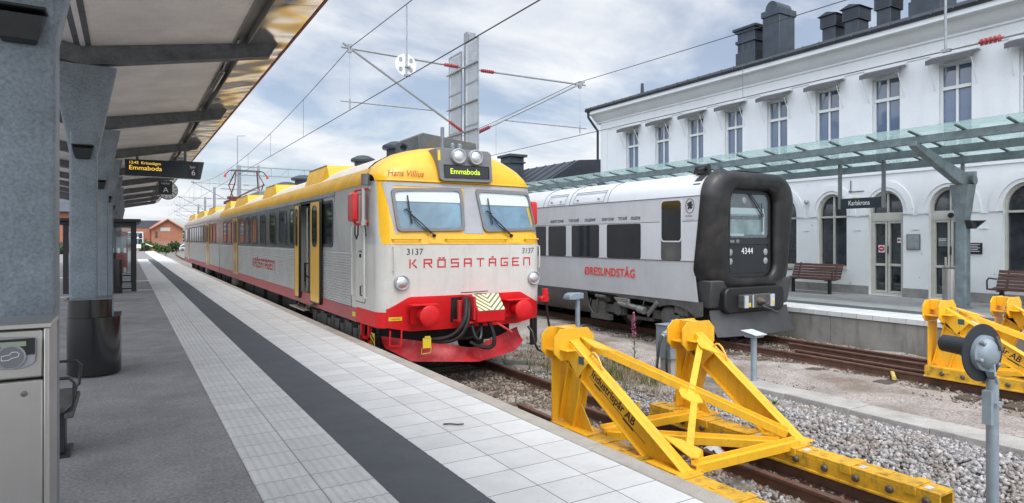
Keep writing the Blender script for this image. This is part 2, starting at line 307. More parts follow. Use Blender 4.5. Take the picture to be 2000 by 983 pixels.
# ------------------------------------------------------------ mesh helpers
ORG = {}
class MB:
    def __init__(s): s.v = []; s.f = []; s.m = []; s.mi = 0
    def add(s, vs, fs):
        o = len(s.v); s.v += [tuple(p) for p in vs]
        for f in fs: s.f.append(tuple(i + o for i in f)); s.m.append(s.mi)
        return s
    def box(s, x0, x1, y0, y1, z0, z1):
        vs = [(x, y, z) for z in (z0, z1) for y in (y0, y1) for x in (x0, x1)]
        return s.add(vs, [(0, 2, 3, 1), (4, 5, 7, 6), (0, 1, 5, 4), (2, 6, 7, 3), (0, 4, 6, 2), (1, 3, 7, 5)])
    def beam(s, p, q, w, h, up=(0, 0, 1)):
        """box beam from p to q; w across, h along 'up'"""
        p = Vector(p); q = Vector(q); d = (q - p).normalized(); u = Vector(up)
        r = d.cross(u)
        if r.length < 1e-6: r = d.cross(Vector((1, 0, 0)))
        r.normalize(); u = r.cross(d).normalized()
        vs = [e + r * a * w / 2 + u * b * h / 2 for e in (p, q) for b in (-1, 1) for a in (-1, 1)]
        return s.add(vs, [(0, 2, 3, 1), (4, 5, 7, 6), (0, 1, 5, 4), (2, 6, 7, 3), (0, 4, 6, 2), (1, 3, 7, 5)])
    def cone(s, p, q, r0, r1, n=16, caps=True):
        p = Vector(p); q = Vector(q); d = (q - p).normalized()
        a = d.cross(Vector((0, 0, 1)) if abs(d.z) < .95 else Vector((1, 0, 0))).normalized(); b = d.cross(a)
        vs = []
        for e, r in ((p, r0), (q, r1)):
            for i in range(n):
                t = 2 * pi * i / n; vs.append(e + a * math.cos(t) * r + b * math.sin(t) * r)
        fs = [(i, (i + 1) % n, n + (i + 1) % n, n + i) for i in range(n)]
        if caps: fs += [tuple(range(n - 1, -1, -1)), tuple(range(n, 2 * n))]
        return s.add(vs, fs)
    def cyl(s, p, q, r, n=16): return s.cone(p, q, r, r, n)
    def tube(s, pts, r, n=8):
        pts = [Vector(p) for p in pts]; vs = []; prev = None
        for i, p in enumerate(pts):
            d = (pts[min(i + 1, len(pts) - 1)] - pts[max(i - 1, 0)]).normalized()
            if prev is None:
                a = d.cross(Vector((0, 0, 1)) if abs(d.z) < .9 else Vector((1, 0, 0))).normalized()
            else:
                a = (prev - d * prev.dot(d)).normalized()
            prev = a; b = d.cross(a)
            for k in range(n):
                t = 2 * pi * k / n; vs.append(p + (a * math.cos(t) + b * math.sin(t)) * r)
        fs = []
        for i in range(len(pts) - 1):
            for k in range(n):
                fs.append((i * n + k, i * n + (k + 1) % n, (i + 1) * n + (k + 1) % n, (i + 1) * n + k))
        fs += [tuple(range(n - 1, -1, -1)), tuple((len(pts) - 1) * n + k for k in range(n))]
        return s.add(vs, fs)
    def lathe(s, c, axis, prof, n=20):
        """prof: list of (distance along axis, radius)"""
        c = Vector(c); d = Vector(axis).normalized()
        a = d.cross(Vector((0, 0, 1)) if abs(d.z) < .95 else Vector((1, 0, 0))).normalized(); b = d.cross(a); vs = []
        for h, r in prof:
            for i in range(n):
                t = 2 * pi * i / n; vs.append(c + d * h + (a * math.cos(t) + b * math.sin(t)) * max(r, 1e-4))
        fs = []
        for k in range(len(prof) - 1):
            for i in range(n): fs.append((k * n + i, k * n + (i + 1) % n, (k + 1) * n + (i + 1) % n, (k + 1) * n + i))
        fs += [tuple(range(n - 1, -1, -1)), tuple((len(prof) - 1) * n + i for i in range(n))]
        return s.add(vs, fs)
    def prism(s, poly, fn, a, b):
        """poly: 2-D outline; fn(u,v,w)->xyz; extruded from w=a to w=b"""
        n = len(poly); vs = [fn(u, v, a) for u, v in poly] + [fn(u, v, b) for u, v in poly]
        return s.add(vs, [tuple(range(n)), tuple(range(2 * n - 1, n - 1, -1))] + [(i, i + n, (i + 1) % n + n, (i + 1) % n) for i in range(n)])
    def grid(s, fn, nu, nv):
        vs = [fn(i / nu, j / nv) for j in range(nv + 1) for i in range(nu + 1)]; w = nu + 1
        return s.add(vs, [(j * w + i, j * w + i + 1, (j + 1) * w + i + 1, (j + 1) * w + i) for j in range(nv) for i in range(nu)])
    def shell(s, fn, nu, nv, th):
        """fn(u,v,offset): a closed slab of thickness th"""
        w = nu + 1; n = w * (nv + 1)
        vs = [fn(i / nu, j / nv, 0) for j in range(nv + 1) for i in range(nu + 1)] + [fn(i / nu, j / nv, th) for j in range(nv + 1) for i in range(nu + 1)]
        fs = []
        for j in range(nv):
            for i in range(nu):
                q = (j * w + i, j * w + i + 1, (j + 1) * w + i + 1, (j + 1) * w + i); fs.append(q[::-1]); fs.append(tuple(k + n for k in q))
        for i in range(nu):
            fs.append((i, i + 1, i + 1 + n, i + n)); a = nv * w + i; fs.append((a + 1, a, a + n, a + 1 + n))
        for j in range(nv):
            a = j * w; fs.append((a + w, a, a + n, a + w + n)); a = j * w + nu; fs.append((a, a + w, a + w + n, a + n))
        return s.add(vs, fs)
    def build(s, name, mats, parent=None, smooth=35, bevel=0, loc=None):
        me = bpy.data.meshes.new(name)
        o_ = ORG.get(parent.name, Vector((0, 0, 0))) if parent else (Vector(loc) if loc else Vector((0, 0, 0)))
        me.from_pydata([(p[0] - o_.x, p[1] - o_.y, p[2] - o_.z) for p in s.v], [], s.f)
        if not isinstance(mats, (list, tuple)): mats = [mats]
        for m in mats: me.materials.append(m if not isinstance(m, str) else M[m])
        if len(mats) > 1: me.polygons.foreach_set('material_index', s.m)
        bm = bmesh.new(); bm.from_mesh(me); bmesh.ops.recalc_face_normals(bm, faces=bm.faces); bm.to_mesh(me); bm.free()
        if smooth:
            me.polygons.foreach_set('use_smooth', [True] * len(me.polygons))
            try: me.set_sharp_from_angle(angle=R(smooth))
            except Exception: pass
        ob = bpy.data.objects.new(name, me); SC.collection.objects.link(ob)
        if parent: ob.parent = parent
        elif loc: ob.location = loc
        ORG[ob.name] = o_
        if bevel:
            b = ob.modifiers.new('bevel', 'BEVEL'); b.width = bevel; b.segments = 2; b.limit_method = 'ANGLE'; b.angle_limit = R(40)
            b.harden_normals = False
        return ob

def tag(o, label=None, cat=None, group=None, kind=None):
    if label: o['label'] = label
    if cat: o['category'] = cat
    if group: o['group'] = group
    if kind: o['kind'] = kind
    return o
def thing(name, label, cat, loc=(0, 0, 0), group=None):
    o = bpy.data.objects.new(name, None); SC.collection.objects.link(o); o.location = loc; o.empty_display_size = .2
    ORG[o.name] = Vector(loc); return tag(o, label, cat, group)
def struct(o): o['kind'] = 'structure'; return o
def kids(o): return [c for c in bpy.data.objects if c.parent == o]
def dup(o, loc, label=None, parent=None):
    c = o.copy(); SC.collection.objects.link(c)
    if parent is None: c.location = loc
    else: c.parent = parent
    if label: c['label'] = label
    for k in kids(o): dup(k, None, None, c)
    return c
def part(name, m, parent, fn, **k):
    b = MB(); fn(b); return b.build(name, m, parent, **k)
def rrect(x0, x1, z0, z1, r, n=5):
    out = []
    for cx, cz, a in ((x1 - r, z1 - r, 0), (x0 + r, z1 - r, 90), (x0 + r, z0 + r, 180), (x1 - r, z0 + r, 270)):
        for i in range(n + 1):
            t = R(a + 90 * i / n); out.append((cx + r * math.cos(t), cz + r * math.sin(t)))
    return out
def rpoly(pts, r, n=4):
    out = []; N = len(pts)
    for i in range(N):
        p = Vector(pts[i]); a = (Vector(pts[i - 1]) - p).normalized(); b = (Vector(pts[(i + 1) % N]) - p).normalized()
        s = p + a * r; e = p + b * r
        for k in range(n + 1):
            t = k / n; q = s * (1 - t) ** 2 + p * 2 * t * (1 - t) + e * t * t; out.append((q.x, q.y))
    return out
def inset(poly, d):
    """shrink a convex-ish outline towards its centroid by about d"""
    cx = sum(p[0] for p in poly) / len(poly); cz = sum(p[1] for p in poly) / len(poly)
    w = (max(p[0] for p in poly) - min(p[0] for p in poly)) / 2; h = (max(p[1] for p in poly) - min(p[1] for p in poly)) / 2
    return [(cx + (p[0] - cx) * (1 - d / w), cz + (p[1] - cz) * (1 - d / h)) for p in poly]
def ring(b, outer, inner, fn, w0, w1):
    n = len(outer)
    vs = [fn(u, v, w) for pl in (outer, inner) for w in (w0, w1) for u, v in pl]
    fs = []
    for i in range(n):
        j = (i + 1) % n
        fs += [(i, j, n + j, n + i), (2 * n + i, 3 * n + i, 3 * n + j, 2 * n + j), (n + i, n + j, 3 * n + j, 3 * n + i), (i, 2 * n + i, 2 * n + j, j)]
    b.add(vs, fs)
def plate(b, poly, fn, w0, w1, rings=5):
    """slab whose front is built of shrinking rings so that it follows a curved surface"""
    n = len(poly); c = (sum(p[0] for p in poly) / n, sum(p[1] for p in poly) / n)
    vs = [fn(u, v, w0) for u, v in poly]; fs = [(i, (i + 1) % n, n + (i + 1) % n, n + i) for i in range(n)]
    for k in range(rings):
        f = 1 - k / rings; vs += [fn(c[0] + (u - c[0]) * f, c[1] + (v - c[1]) * f, w1) for u, v in poly]
        if k: o = k * n; fs += [(o + i, o + (i + 1) % n, o + n + (i + 1) % n, o + n + i) for i in range(n)]
    vs.append(fn(*c, w1)); o = rings * n; fs += [(o + i, o + (i + 1) % n, o + n) for i in range(n)]
    b.add(vs, fs)
_FONT = {}
def text(s, size, m, parent, fn, shear=0.0, sx=1.0, align='LEFT', name='lettering', spacing=1.0, bold=0.0, extr=0.0):
    """writing as a mesh; fn(a, b) maps text plane coordinates to the place"""
    cu = bpy.data.curves.new('t', 'FONT'); cu.body = s; cu.size = size; cu.shear = shear; cu.align_x = align; cu.space_character = spacing; cu.offset = bold
    cu.resolution_u = 3; cu.fill_mode = 'FRONT'
    ob = bpy.data.objects.new('t', cu); SC.collection.objects.link(ob)
    dg = bpy.context.evaluated_depsgraph_get(); me0 = bpy.data.meshes.new_from_object(ob.evaluated_get(dg))
    b = MB(); b.add([fn(v.co.x * sx, v.co.y) for v in me0.vertices], [tuple(p.vertices) for p in me0.polygons])
    bpy.data.objects.remove(ob); bpy.data.curves.remove(cu); bpy.data.meshes.remove(me0)
    me = b.build(name, m, parent, smooth=0); return me
def plane_fn(o, xd, yd):
    o = Vector(o); xd = Vector(xd).normalized(); yd = Vector(yd).normalized()
    return lambda a, b: o + xd * a + yd * b
BLOCK = {  # squared letters drawn as strokes on a 4 x 6 cell
 'K': [((0, 0), (0, 6)), ((2.2, 5), (3, 6)), ((1.2, 3), (2, 4)), ((2, 2), (2.8, 1)), ((2.8, 1), (3.4, 0))], 'R': [((0, 0), (0, 6)), ((0, 6), (4, 6)), ((4, 6), (4, 3.2)), ((4, 3.2), (0, 3.2)), ((2.2, 3), (4, 0))],
 'O': [((0, 0), (0, 6)), ((0, 6), (4, 6)), ((4, 6), (4, 0)), ((4, 0), (0, 0))], 'Ö': [((0, 0), (0, 5.6)), ((0, 5.6), (4, 5.6)), ((4, 5.6), (4, 0)), ((4, 0), (0, 0)), ((.6, 7.2), (1.3, 7.2)), ((2.7, 7.2), (3.4, 7.2))],
 'S': [((4, 6), (0, 6)), ((0, 6), (0, 3.1)), ((0, 3.1), (4, 3.1)), ((4, 3.1), (4, 0)), ((4, 0), (0, 0))], 'A': [((0, 0), (0, 6)), ((0, 6), (4, 6)), ((4, 6), (4, 0)), ((0, 2.6), (4, 2.6))],
 'Å': [((0, 0), (0, 5.6)), ((0, 5.6), (4, 5.6)), ((4, 5.6), (4, 0)), ((0, 2.6), (4, 2.6)), ((1.6, 7.3), (2.4, 7.3))], 'T': [((0, 6), (4, 6)), ((2, 6), (2, 0))],
 'G': [((4, 6), (0, 6)), ((0, 6), (0, 0)), ((0, 0), (4, 0)), ((4, 0), (4, 2.6)), ((4, 2.6), (2, 2.6))], 'E': [((4, 6), (0, 6)), ((0, 6), (0, 0)), ((0, 0), (4, 0)), ((0, 3.1), (3.4, 3.1))],
 'N': [((0, 0), (0, 6)), ((0, 6), (4, 6)), ((4, 6), (4, 0))]}
def blocktext(s, pitch, w, h, t, m, parent, fn, slant=0):
    b = MB(); k = w / 4; kz = h / 6
    for i, ch in enumerate(s):
        for (a, c), (e, g) in BLOCK[ch]:
            p = Vector((i * pitch + a * k + c * kz * slant, c * kz)); q = Vector((i * pitch + e * k + g * kz * slant, g * kz)); d = (q - p)
            if d.length < 1e-6: continue
            d.normalize(); n = Vector((-d.y, d.x)) * t / 2; p = p - d * t / 2; q = q + d * t / 2
            b.add([fn(*(p + n)), fn(*(p - n)), fn(*(q - n)), fn(*(q + n))], [(0, 1, 2, 3)])
    return b.build('lettering', m, parent, smooth=0)
# ------------------------------------------------------------ ground, platforms, tracks (the setting)
RZ = -0.58      # rail top; platforms are at z = 0
GZ = -0.76      # bed level
def ground_fn(b):
    b.add([(-900, -400, -.80), (1500, -400, -.80), (1500, 2500, -.80), (-900, 2500, -.80)], [(0, 1, 2, 3)])
struct(part('ground', 'ground', None, ground_fn))
rng = np.random.default_rng(5)
def bed_fn(b):
    def fn(u, v):
        x = 3.2 + 10.75 * u; y = -2 + 32 * v
        z = -.765 + .05 * math.sin(x * 2.1 + 1) * math.sin(y * .7) + .02 * math.sin(x * 7 + y * 5)
        if 5.95 < x < 8.4 and y < 7.5: z += .10 * math.exp(-((x - 7.7) / .6) ** 2) * min(1, (7.5 - y) / 2)
        if 8.9 < x < 10.3: z += .055
        return (x, y, z)
    b.grid(fn, 86, 160)
struct(part('gravel_ground', 'gravel_fine', None, bed_fn))
def stones(name, label, m, boxes, fn_z):
    """angular ballast: every stone is a crooked block of its own, all in one pile"""
    vs = []; n_all = 0
    base = np.array([(x, y, z) for z in (-1, 1) for y in (-1, 1) for x in (-1, 1)], float)
    faces = np.array([(0, 2, 3, 1), (4, 5, 7, 6), (0, 1, 5, 4), (2, 6, 7, 3), (0, 4, 6, 2), (1, 3, 7, 5)])
    V = []
    for (x0, x1, y0, y1, dens, s0, s1) in boxes:
        n = int((x1 - x0) * (y1 - y0) * dens)
        c = np.stack([rng.uniform(x0, x1, n), rng.uniform(y0, y1, n)], 1)
        sz = rng.uniform(s0, s1, (n, 1)) * np.array([[1, .72, .55]]) * rng.uniform(.75, 1.3, (n, 3))
        p = base[None] * sz[:, None] * rng.uniform(.62, 1.12, (n, 8, 3))
        q = rng.normal(size=(n, 4)); q /= np.linalg.norm(q, axis=1, keepdims=True)
        w, a, b_, c_ = q.T
        Rm = np.stack([np.stack([1 - 2 * (b_**2 + c_**2), 2 * (a * b_ - c_ * w), 2 * (a * c_ + b_ * w)], 1), np.stack([2 * (a * b_ + c_ * w), 1 - 2 * (a**2 + c_**2), 2 * (b_ * c_ - a * w)], 1), np.stack([2 * (a * c_ - b_ * w), 2 * (b_ * c_ + a * w), 1 - 2 * (a**2 + b_**2)], 1)], 1)
        p = np.einsum('nij,nkj->nki', Rm, p)
        z = np.array([fn_z(x, y) for x, y in c]) + rng.uniform(-.6, .9, n) * s1 * .8
        p[:, :, 0] += c[:, 0:1]; p[:, :, 1] += c[:, 1:2]; p[:, :, 2] += z[:, None]
        V.append(p)
    V = np.concatenate(V); n = len(V)
    me = bpy.data.meshes.new(name); me.vertices.add(n * 8); me.vertices.foreach_set('co', V.reshape(-1))
    F = (faces[None] + (np.arange(n) * 8)[:, None, None]).reshape(-1)
    me.loops.add(n * 24); me.loops.foreach_set('vertex_index', F.astype(np.int32))
    me.polygons.add(n * 6); me.polygons.foreach_set('loop_start', np.arange(n * 6, dtype=np.int32) * 4)
    me.update(calc_edges=True); me.validate()
    at = me.attributes.new('tone', 'FLOAT', 'POINT'); at.data.foreach_set('value', np.repeat(rng.uniform(0.0, 1.0, n) ** 1.2, 8).astype(np.float32))
    me.materials.append(M[m])
    o = bpy.data.objects.new(name, me); SC.collection.objects.link(o); tag(o, label, 'gravel', kind='stuff'); return o
def zb1(x, y):
    z = -.755
    if x > 5.95: z += .10 * math.exp(-((x - 7.6) / .6) ** 2) * max(0, min(1, (7.5 - y) / 2))
    return z
stones('ballast_stones', 'loose pile of pale grey crushed stone ballast beside the near buffer stop', 'stone', [(5.95, 8.38, 1.6, 4.6, 1000, .016, .032), (5.95, 8.38, 4.6, 7.0, 850, .016, .034), (6.0, 7.4, 7.0, 8.4, 420, .014, .03), (5.0, 5.95, 1.6, 6.0, 600, .016, .03), (6.0, 6.7, 8.4, 13, 420, .014, .03), (8.9, 10.7, 1.5, 3.4, 90, .012, .022)], zb1)
stones('track_ballast', 'brownish stone ballast between the sleepers of both tracks', 'stone_brown', [(3.35, 6.0, 2.0, 10.2, 430, .016, .032), (11.0, 13.9, 3.0, 10.5, 230, .016, .032), (10.5, 11.0, 3.0, 14, 110, .010, .022), (6.7, 8.6, 8.4, 13.5, 60, .010, .024), (8.9, 10.5, 3.4, 10, 45, .008, .016)], lambda x, y: -.75)
# concrete cable trough lid between the tracks
def trough(b):
    for k in range(9): b.box(8.38, 8.86, -1 + k * 1.0, -.006 + k * 1.0, -.80, -.622 - .006 * (k % 3))
struct(part('concrete_path', 'concrete_pale', None, trough, bevel=.012))

# left platform: surfaces butt against each other
def pl(name, m, x0, x1, y0, y1, z=0, zb=-.9, bevel=0): return struct(part(name, m, None, lambda b: b.box(x0, x1, y0, y1, zb, z), bevel=bevel))
pl('platform_asphalt', 'asphalt', -14, .738, -4, 60)
pl('platform_far_end', 'asphalt_pale', -14, 1.998, 62, 104)
pl('platform_far_walk', 'asphalt_pale', -14, .738, 60, 62)
def tact(b):
    pr = []
    for k in range(12):
        for q in range(5): pr.append((.743 + .0613 * (k + q / 5), .004 + .0042 * (1 - math.cos(2 * pi * q / 5)) / 2 * 1.6))
    pr.append((1.477, .004)); n = len(pr); ys = [-4, 62]
    b.add([(x, y, z) for y in ys for x, z in pr], [(i, i + 1, n + i + 1, n + i) for i in range(n - 1)])
    b.box(.74, 1.478, -4, 62, -.9, .0)
struct(part('tactile_paving', 'tactile', None, tact, smooth=80))
pl('dark_paving', 'dark_tiles', 1.48, 1.996, -4, 62, .002)
pl('white_paving', 'tiles', 1.998, 3.128, -4, 104, .003)
def kerb(b):
    for k in range(54): b.box(3.13, 3.30, -4 + k * 2, -2.008 + k * 2, -.9, .012)
struct(part('platform_kerb', 'kerb', None, kerb, bevel=.012))
struct(part('platform_marking', 'white', None, lambda b: (b.box(.30, .735, 24.15, 24.35, 0, .004), b.box(.28, .735, 29.5, 29.75, 0, .004))))
struct(part('platform_far_marking', 'white', None, lambda b: (b.box(-6, -1.6, 33.5, 34.2, 0, .004), b.box(-3.5, -1.0, 22.4, 22.55, 0, .004))))

# right platform
pl('far_platform', 'asphalt', 16.6, 19.32, -8, 60, 0)
pl('far_platform_strip', 'concrete_pale', 15.7, 16.598, -8, 60, .003)
pl('far_platform_band', 'dark_tiles', 15.05, 15.698, -8, 60, .001)
pl('far_platform_line', 'tiles', 14.06, 15.048, -8, 60, .003)
def fwall(b):
    for k in range(28): b.box(13.98, 14.2, -8 + k * 2.4, -5.612 + k * 2.4, -.95, -.10)
struct(part('far_platform_wall', 'concrete', None, fwall))
struct(part('far_platform_kerb', 'tiles', None, lambda b: [b.box(13.94, 14.058, -8 + k * 2.4, -5.606 + k * 2.4, -.098, .006) for k in range(28)]))

# tracks
def rail_prof(): return [(-.065, 0), (.065, 0), (.065, .012), (.012, .03), (.012, .115), (.036, .128), (.036, .155), (.03, .16), (-.03, .16), (-.036, .155), (-.036, .128), (-.012, .115), (-.012, .03), (-.065, .012)]
def rail(parent, x, y0, y1, zt=RZ, curve=None, name='rail'):
    b = MB(); pr = rail_prof(); n = len(pr); ys = [y0, y1] if not curve else list(np.linspace(y0, y1, 40))
    vs = []
    for y in ys:
        dx = curve(y) if curve else 0
        vs += [(x + dx + u, y, zt - .16 + w) for u, w in pr]
    fs = [tuple(range(n))[::-1], tuple((len(ys) - 1) * n + i for i in range(n))]
    for k in range(len(ys) - 1):
        fs += [(k * n + i, k * n + (i + 1) % n, (k + 1) * n + (i + 1) % n, (k + 1) * n + i) for i in range(n)]
    b.add(vs, fs); return b.build(name, 'rail', parent, smooth=30)
def curve1(y): return 0 if y < 75 else (y - 75) ** 2 * .0006
def track(label, xc, loc, y0, y1, nsl, curve=None, y2=None, grey=()):
    t = thing('railway_track', label, 'track', loc)
    for s in (-.7525, .7525): rail(t, xc + s, y0, y1, curve=curve)
    y = y2
    for k in range(nsl):
        yy = y2 + .62 * k; j = random.uniform(-.05, .05)
        b = MB(); b.box(xc - 1.3 + j, xc + 1.3 + j, yy - .12, yy + .12, -.90, -.722 + random.uniform(-.012, .004)); b.build('sleeper', 'sleeper_grey' if k in grey else 'sleeper', t, bevel=.012)
        if xc > 8 or True:
            for s in (-.7525, .7525):
                f = MB(); f.box(xc + s - .135, xc + s + .135, yy - .05, yy + .05, -.735, -.712); f.build('rail_fastening', 'bolt', t)
    return t
T1 = track('rusty track with two check rails running under the yellow and white train', 4.98, (4.98, 9, -.75), -2, 190, 20, curve1, 1.7, grey=(0, 1, 2, 3, 4))
rail(T1, 4.98 - .36, -2, 7.45, RZ - .01, name='check_rail'); rail(T1, 4.98 + .33, -2, 7.45, RZ - .01, name='check_rail')
T2 = track('rusty track in front of the concrete wall of the station platform', 12.1, (12.1, 9, -.75), -4, 60, 24, None, 2.2)
rail(T2, 12.1 - .28, 4.2, 8.2, RZ - .02, name='check_rail'); rail(T2, 12.1 + .36, 4.2, 8.8, RZ - .02, name='check_rail')

# ------------------------------------------------------------ left platform canopy
CZ = lambda x: 4.08 + .178 * (x + .47)          # underside of the roof, right wing
CL = lambda x: 4.08 - .178 * (x + .47)          # left wing
cp = thing('platform_canopy', 'long grey steel platform canopy on tapered columns with a pale sheet ceiling', 'canopy', (-.46, 9.5, 0))
def ceil(b):
    y0, y1 = -3.0, 54.5
    xs = [(-4.6, CL(-4.6)), (-.47, 4.08), (1.24, CZ(1.24))]
    for (xa, za), (xb, zb_) in zip(xs, xs[1:]):
        k = y0
        while k < y1:
            e = min(k + 1.08, y1) - .008
            b.add([(xa, k, za), (xb, k, zb_), (xb, e, zb_), (xa, e, za), (xa, k, za + .09), (xb, k, zb_ + .09), (xb, e, zb_ + .09), (xa, e, za + .09)], [(0, 3, 2, 1), (4, 5, 6, 7), (0, 1, 5, 4), (1, 2, 6, 5), (2, 3, 7, 6), (3, 0, 4, 7)]); k += 1.08
part('ceiling', 'ceiling_sheet', cp, ceil)
part('ridge_strip', 'galv_dark', cp, lambda b: b.box(-.56, -.38, -3, 54.4, 4.085, 4.094))
def roofdeck(b):
    b.add([(-4.7, -3, 5.0), (-.47, -3, 4.24), (2.03, -3, 4.69), (2.03, 54.6, 4.69), (-.47, 54.6, 4.24), (-4.7, 54.6, 5.0), (-4.7, -3, 5.04), (-.47, -3, 4.28), (2.03, -3, 4.73), (2.03, 54.6, 4.73), (-.47, 54.6, 4.28), (-4.7, 54.6, 5.04)], [(0, 1, 4, 5), (1, 2, 3, 4), (6, 11, 10, 7), (7, 10, 9, 8), (0, 6, 7, 1), (1, 7, 8, 2), (2, 8, 9, 3), (3, 9, 10, 4), (4, 10, 11, 5), (5, 11, 6, 0)])
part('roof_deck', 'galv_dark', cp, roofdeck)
part('light_channel', 'channel', cp, lambda b: (b.add([(1.25, -3, CZ(1.25) + .12), (1.45, -3, CZ(1.45) + .12), (1.45, 54.4, CZ(1.45) + .12), (1.25, 54.4, CZ(1.25) + .12)], [(0, 1, 2, 3)]), b.box(1.243, 1.253, -3, 54.4, CZ(1.25) - .02, CZ(1.25) + .12), b.box(1.447, 1.457, -3, 54.4, CZ(1.45) - .02, CZ(1.45) + .12)))
def soffit(b):
    k = -3.0
    while k < 54.3:
        b.add([(1.46, k, CZ(1.46)), (2.0, k, CZ(2.0) - .02), (2.0, k + 2.69, CZ(2.0) - .02), (1.46, k + 2.69, CZ(1.46))], [(0, 1, 2, 3)]); k += 2.7
part('soffit', 'soffit_metal', cp, soffit, smooth=0)
part('edge_trim', 'red_trim', cp, lambda b: b.box(2.0, 2.03, -3, 54.5, CZ(2.0) - .03, CZ(2.0) + .2))
BY = [4.18 + 5.4 * k for k in range(-1, 10)]
for i, y in enumerate(BY):
    def beam(b, y=y):
        yc0, yc1 = y - .05, y + .05
        for (xa, xb, f) in ((-.47, 1.86, CZ), (-4.5, -.47, CL)):
            d0, d1 = (.235, .215) if xa > -1 else (.22, .235)
            pr = [(xa, f(xa) - d0), (xb - (.12 if xb > 0 else 0), f(xb) - d1), (xb, f(xb) - .005), (xa, f(xa) - .005)]
            b.prism(pr, lambda u, w, t: (u, t, w), yc0, yc1)
            b.prism([(xa, f(xa) - d0 - .012), (xb - .12, f(xb) - d1 - .012), (xb - .12, f(xb) - d1), (xa, f(xa) - d0)], lambda u, w, t: (u, t, w), y - .085, y + .085)
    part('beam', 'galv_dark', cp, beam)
    def col(b, y=y):
        b.prism(rrect(-.605, -.318, y - .14, y + .14, .028, 3), lambda u, v, w: (u, v, w), 0, 3.0)
        # flared head carrying the beam
        a = rrect(-.600, -.322, y - .13, y + .13, .028, 3); c = rrect(-.80, -.11, y - .11, y + .11, .02, 3)
        n = len(a); b.add([(u, v, 2.7) for u, v in a] + [(u, v, 3.84) for u, v in c], [(i, (i + 1) % n, n + (i + 1) % n, n + i) for i in range(n)])
    part('column', 'galv', cp, col)
    if i > 0:
        def spot(b, y=y):
            f = y - .145
            vs = [(-.575, f, 2.815), (-.352, f, 2.815), (-.352, f - .10, 2.79), (-.575, f - .10, 2.79), (-.535, f, 2.66), (-.392, f, 2.66), (-.385, f - .07, 2.665), (-.542, f - .07, 2.665)]
            b.add(vs, [(0, 1, 2, 3), (4, 7, 6, 5), (3, 2, 6, 7), (0, 3, 7, 4), (1, 5, 6, 2), (0, 4, 5, 1)]); b.box(-.58, -.345, f - .112, f + .002, 2.816, 2.832)
        part('uplighter', 'black_paint', cp, spot, bevel=.006)
    def tl(b, y=y):
        yc = y + 2.6
        b.box(1.31, 1.39, yc - .75, yc + .75, CZ(1.35) + .03, CZ(1.35) + .09)
        b.cyl((1.35, yc - .7, CZ(1.35) + .005), (1.35, yc + .7, CZ(1.35) + .005), .022, 8)
        b.tube([(1.35, y + .1, CZ(1.35) + .09), (1.36, y + .6, CZ(1.35) + .04), (1.34, y + 1.2, CZ(1.35) + .09), (1.35, yc - .75, CZ(1.35) + .06)], .012, 6)
    part('tube_light', 'steel', cp, tl)
# curved black casing round the second column
cc = thing('column_casing', 'black curved sheet casing wrapped round the foot of the second canopy column', 'casing', (-.36, 9.35, 0))
def casing(b):
    out = []
    for i in range(25):
        t = R(180 + 180 * i / 24); out.append((-.345 + .285 * math.cos(t), 9.42 + .27 * math.sin(t)))
    out += [(-.06, 9.9), (-.63, 9.9)]
    b.prism(out, lambda u, v, w: (u, v, w), .03, .72)
part('lower_sheet', 'black_gloss', cc, casing)
def casing2(b):
    out = []
    for i in range(25):
        t = R(180 + 150 * i / 24); out.append((-.38 + .25 * math.cos(t), 9.42 + .245 * math.sin(t)))
    out += [(-.165, 9.88), (-.63, 9.88)]
    b.prism(out, lambda u, v, w: (u, v, w), .722, .94)
part('upper_sheet', 'black_gloss', cc, casing2)
part('grey_panel', 'galv', cc, lambda b: b.box(-.16, -.145, 9.3, 9.6, .725, .92)); part('rim', 'steel_dark', cc, lambda b: b.box(-.64, -.14, 9.16, 9.2, .942, .955))

# ------------------------------------------------------------ things on the left platform
v = thing('ticket_validator', 'brushed steel card validator cabinet beside the nearest canopy column', 'validator', (-.46, 3.3, 0))
part('cabinet', 'steel', v, lambda b: b.box(-.66, -.30, 3.3, 3.62, 0, 1.085), bevel=.008)
part('side_frame', 'steel', v, lambda b: b.box(-.298, -.278, 3.285, 3.62, 0, 1.30), bevel=.004)
part('head', 'steel', v, lambda b: b.box(-.66, -.30, 3.3, 3.62, 1.093, 1.295), bevel=.008); part('top_cap', 'steel', v, lambda b: b.box(-.67, -.27, 3.28, 3.63, 1.30, 1.322), bevel=.004)
rd = part('reader', 'cab_grey', v, lambda b: b.prism(rpoly([(-.50, 1.145), (-.375, 1.135), (-.325, 1.155), (-.322, 1.262), (-.50, 1.272)], .02), lambda u, w, t: (u, t, w), 3.28, 3.30), bevel=.004)
part('screen_bezel', 'black', rd, lambda b: b.prism(rrect(-.49, -.326, 1.195, 1.262, .006), lambda u, w, t: (u, t, w), 3.274, 3.281))
mk('lcd', (0.30, 0.34, 0.24), 0.3)
part('screen', 'lcd', rd, lambda b: b.box(-.465, -.355, 3.271, 3.275, 1.232, 1.252))
part('touch_disc', 'tube_grey', rd, lambda b: b.lathe((-.405, 3.282, 1.19), (0, -1, 0), [(0, .052), (.012, .05), (.013, .043), (.010, .042)], 28))
part('disc_face', 'box_grey', rd, lambda b: b.cyl((-.405, 3.272, 1.19), (-.405, 3.2705, 1.19), .042, 28))
def hand(b):
    pts = [(-.030, -.012), (-.008, -.012), (.004, -.004), (.024, .000), (.028, .012), (.020, .020), (.004, .020), (-.004, .010), (-.030, .006), (-.030, -.012)]
    b.tube([(-.405 + x, 3.2695, 1.19 + z) for x, z in pts], .0016, 5)
part('hand_symbol', 'white', rd, hand)
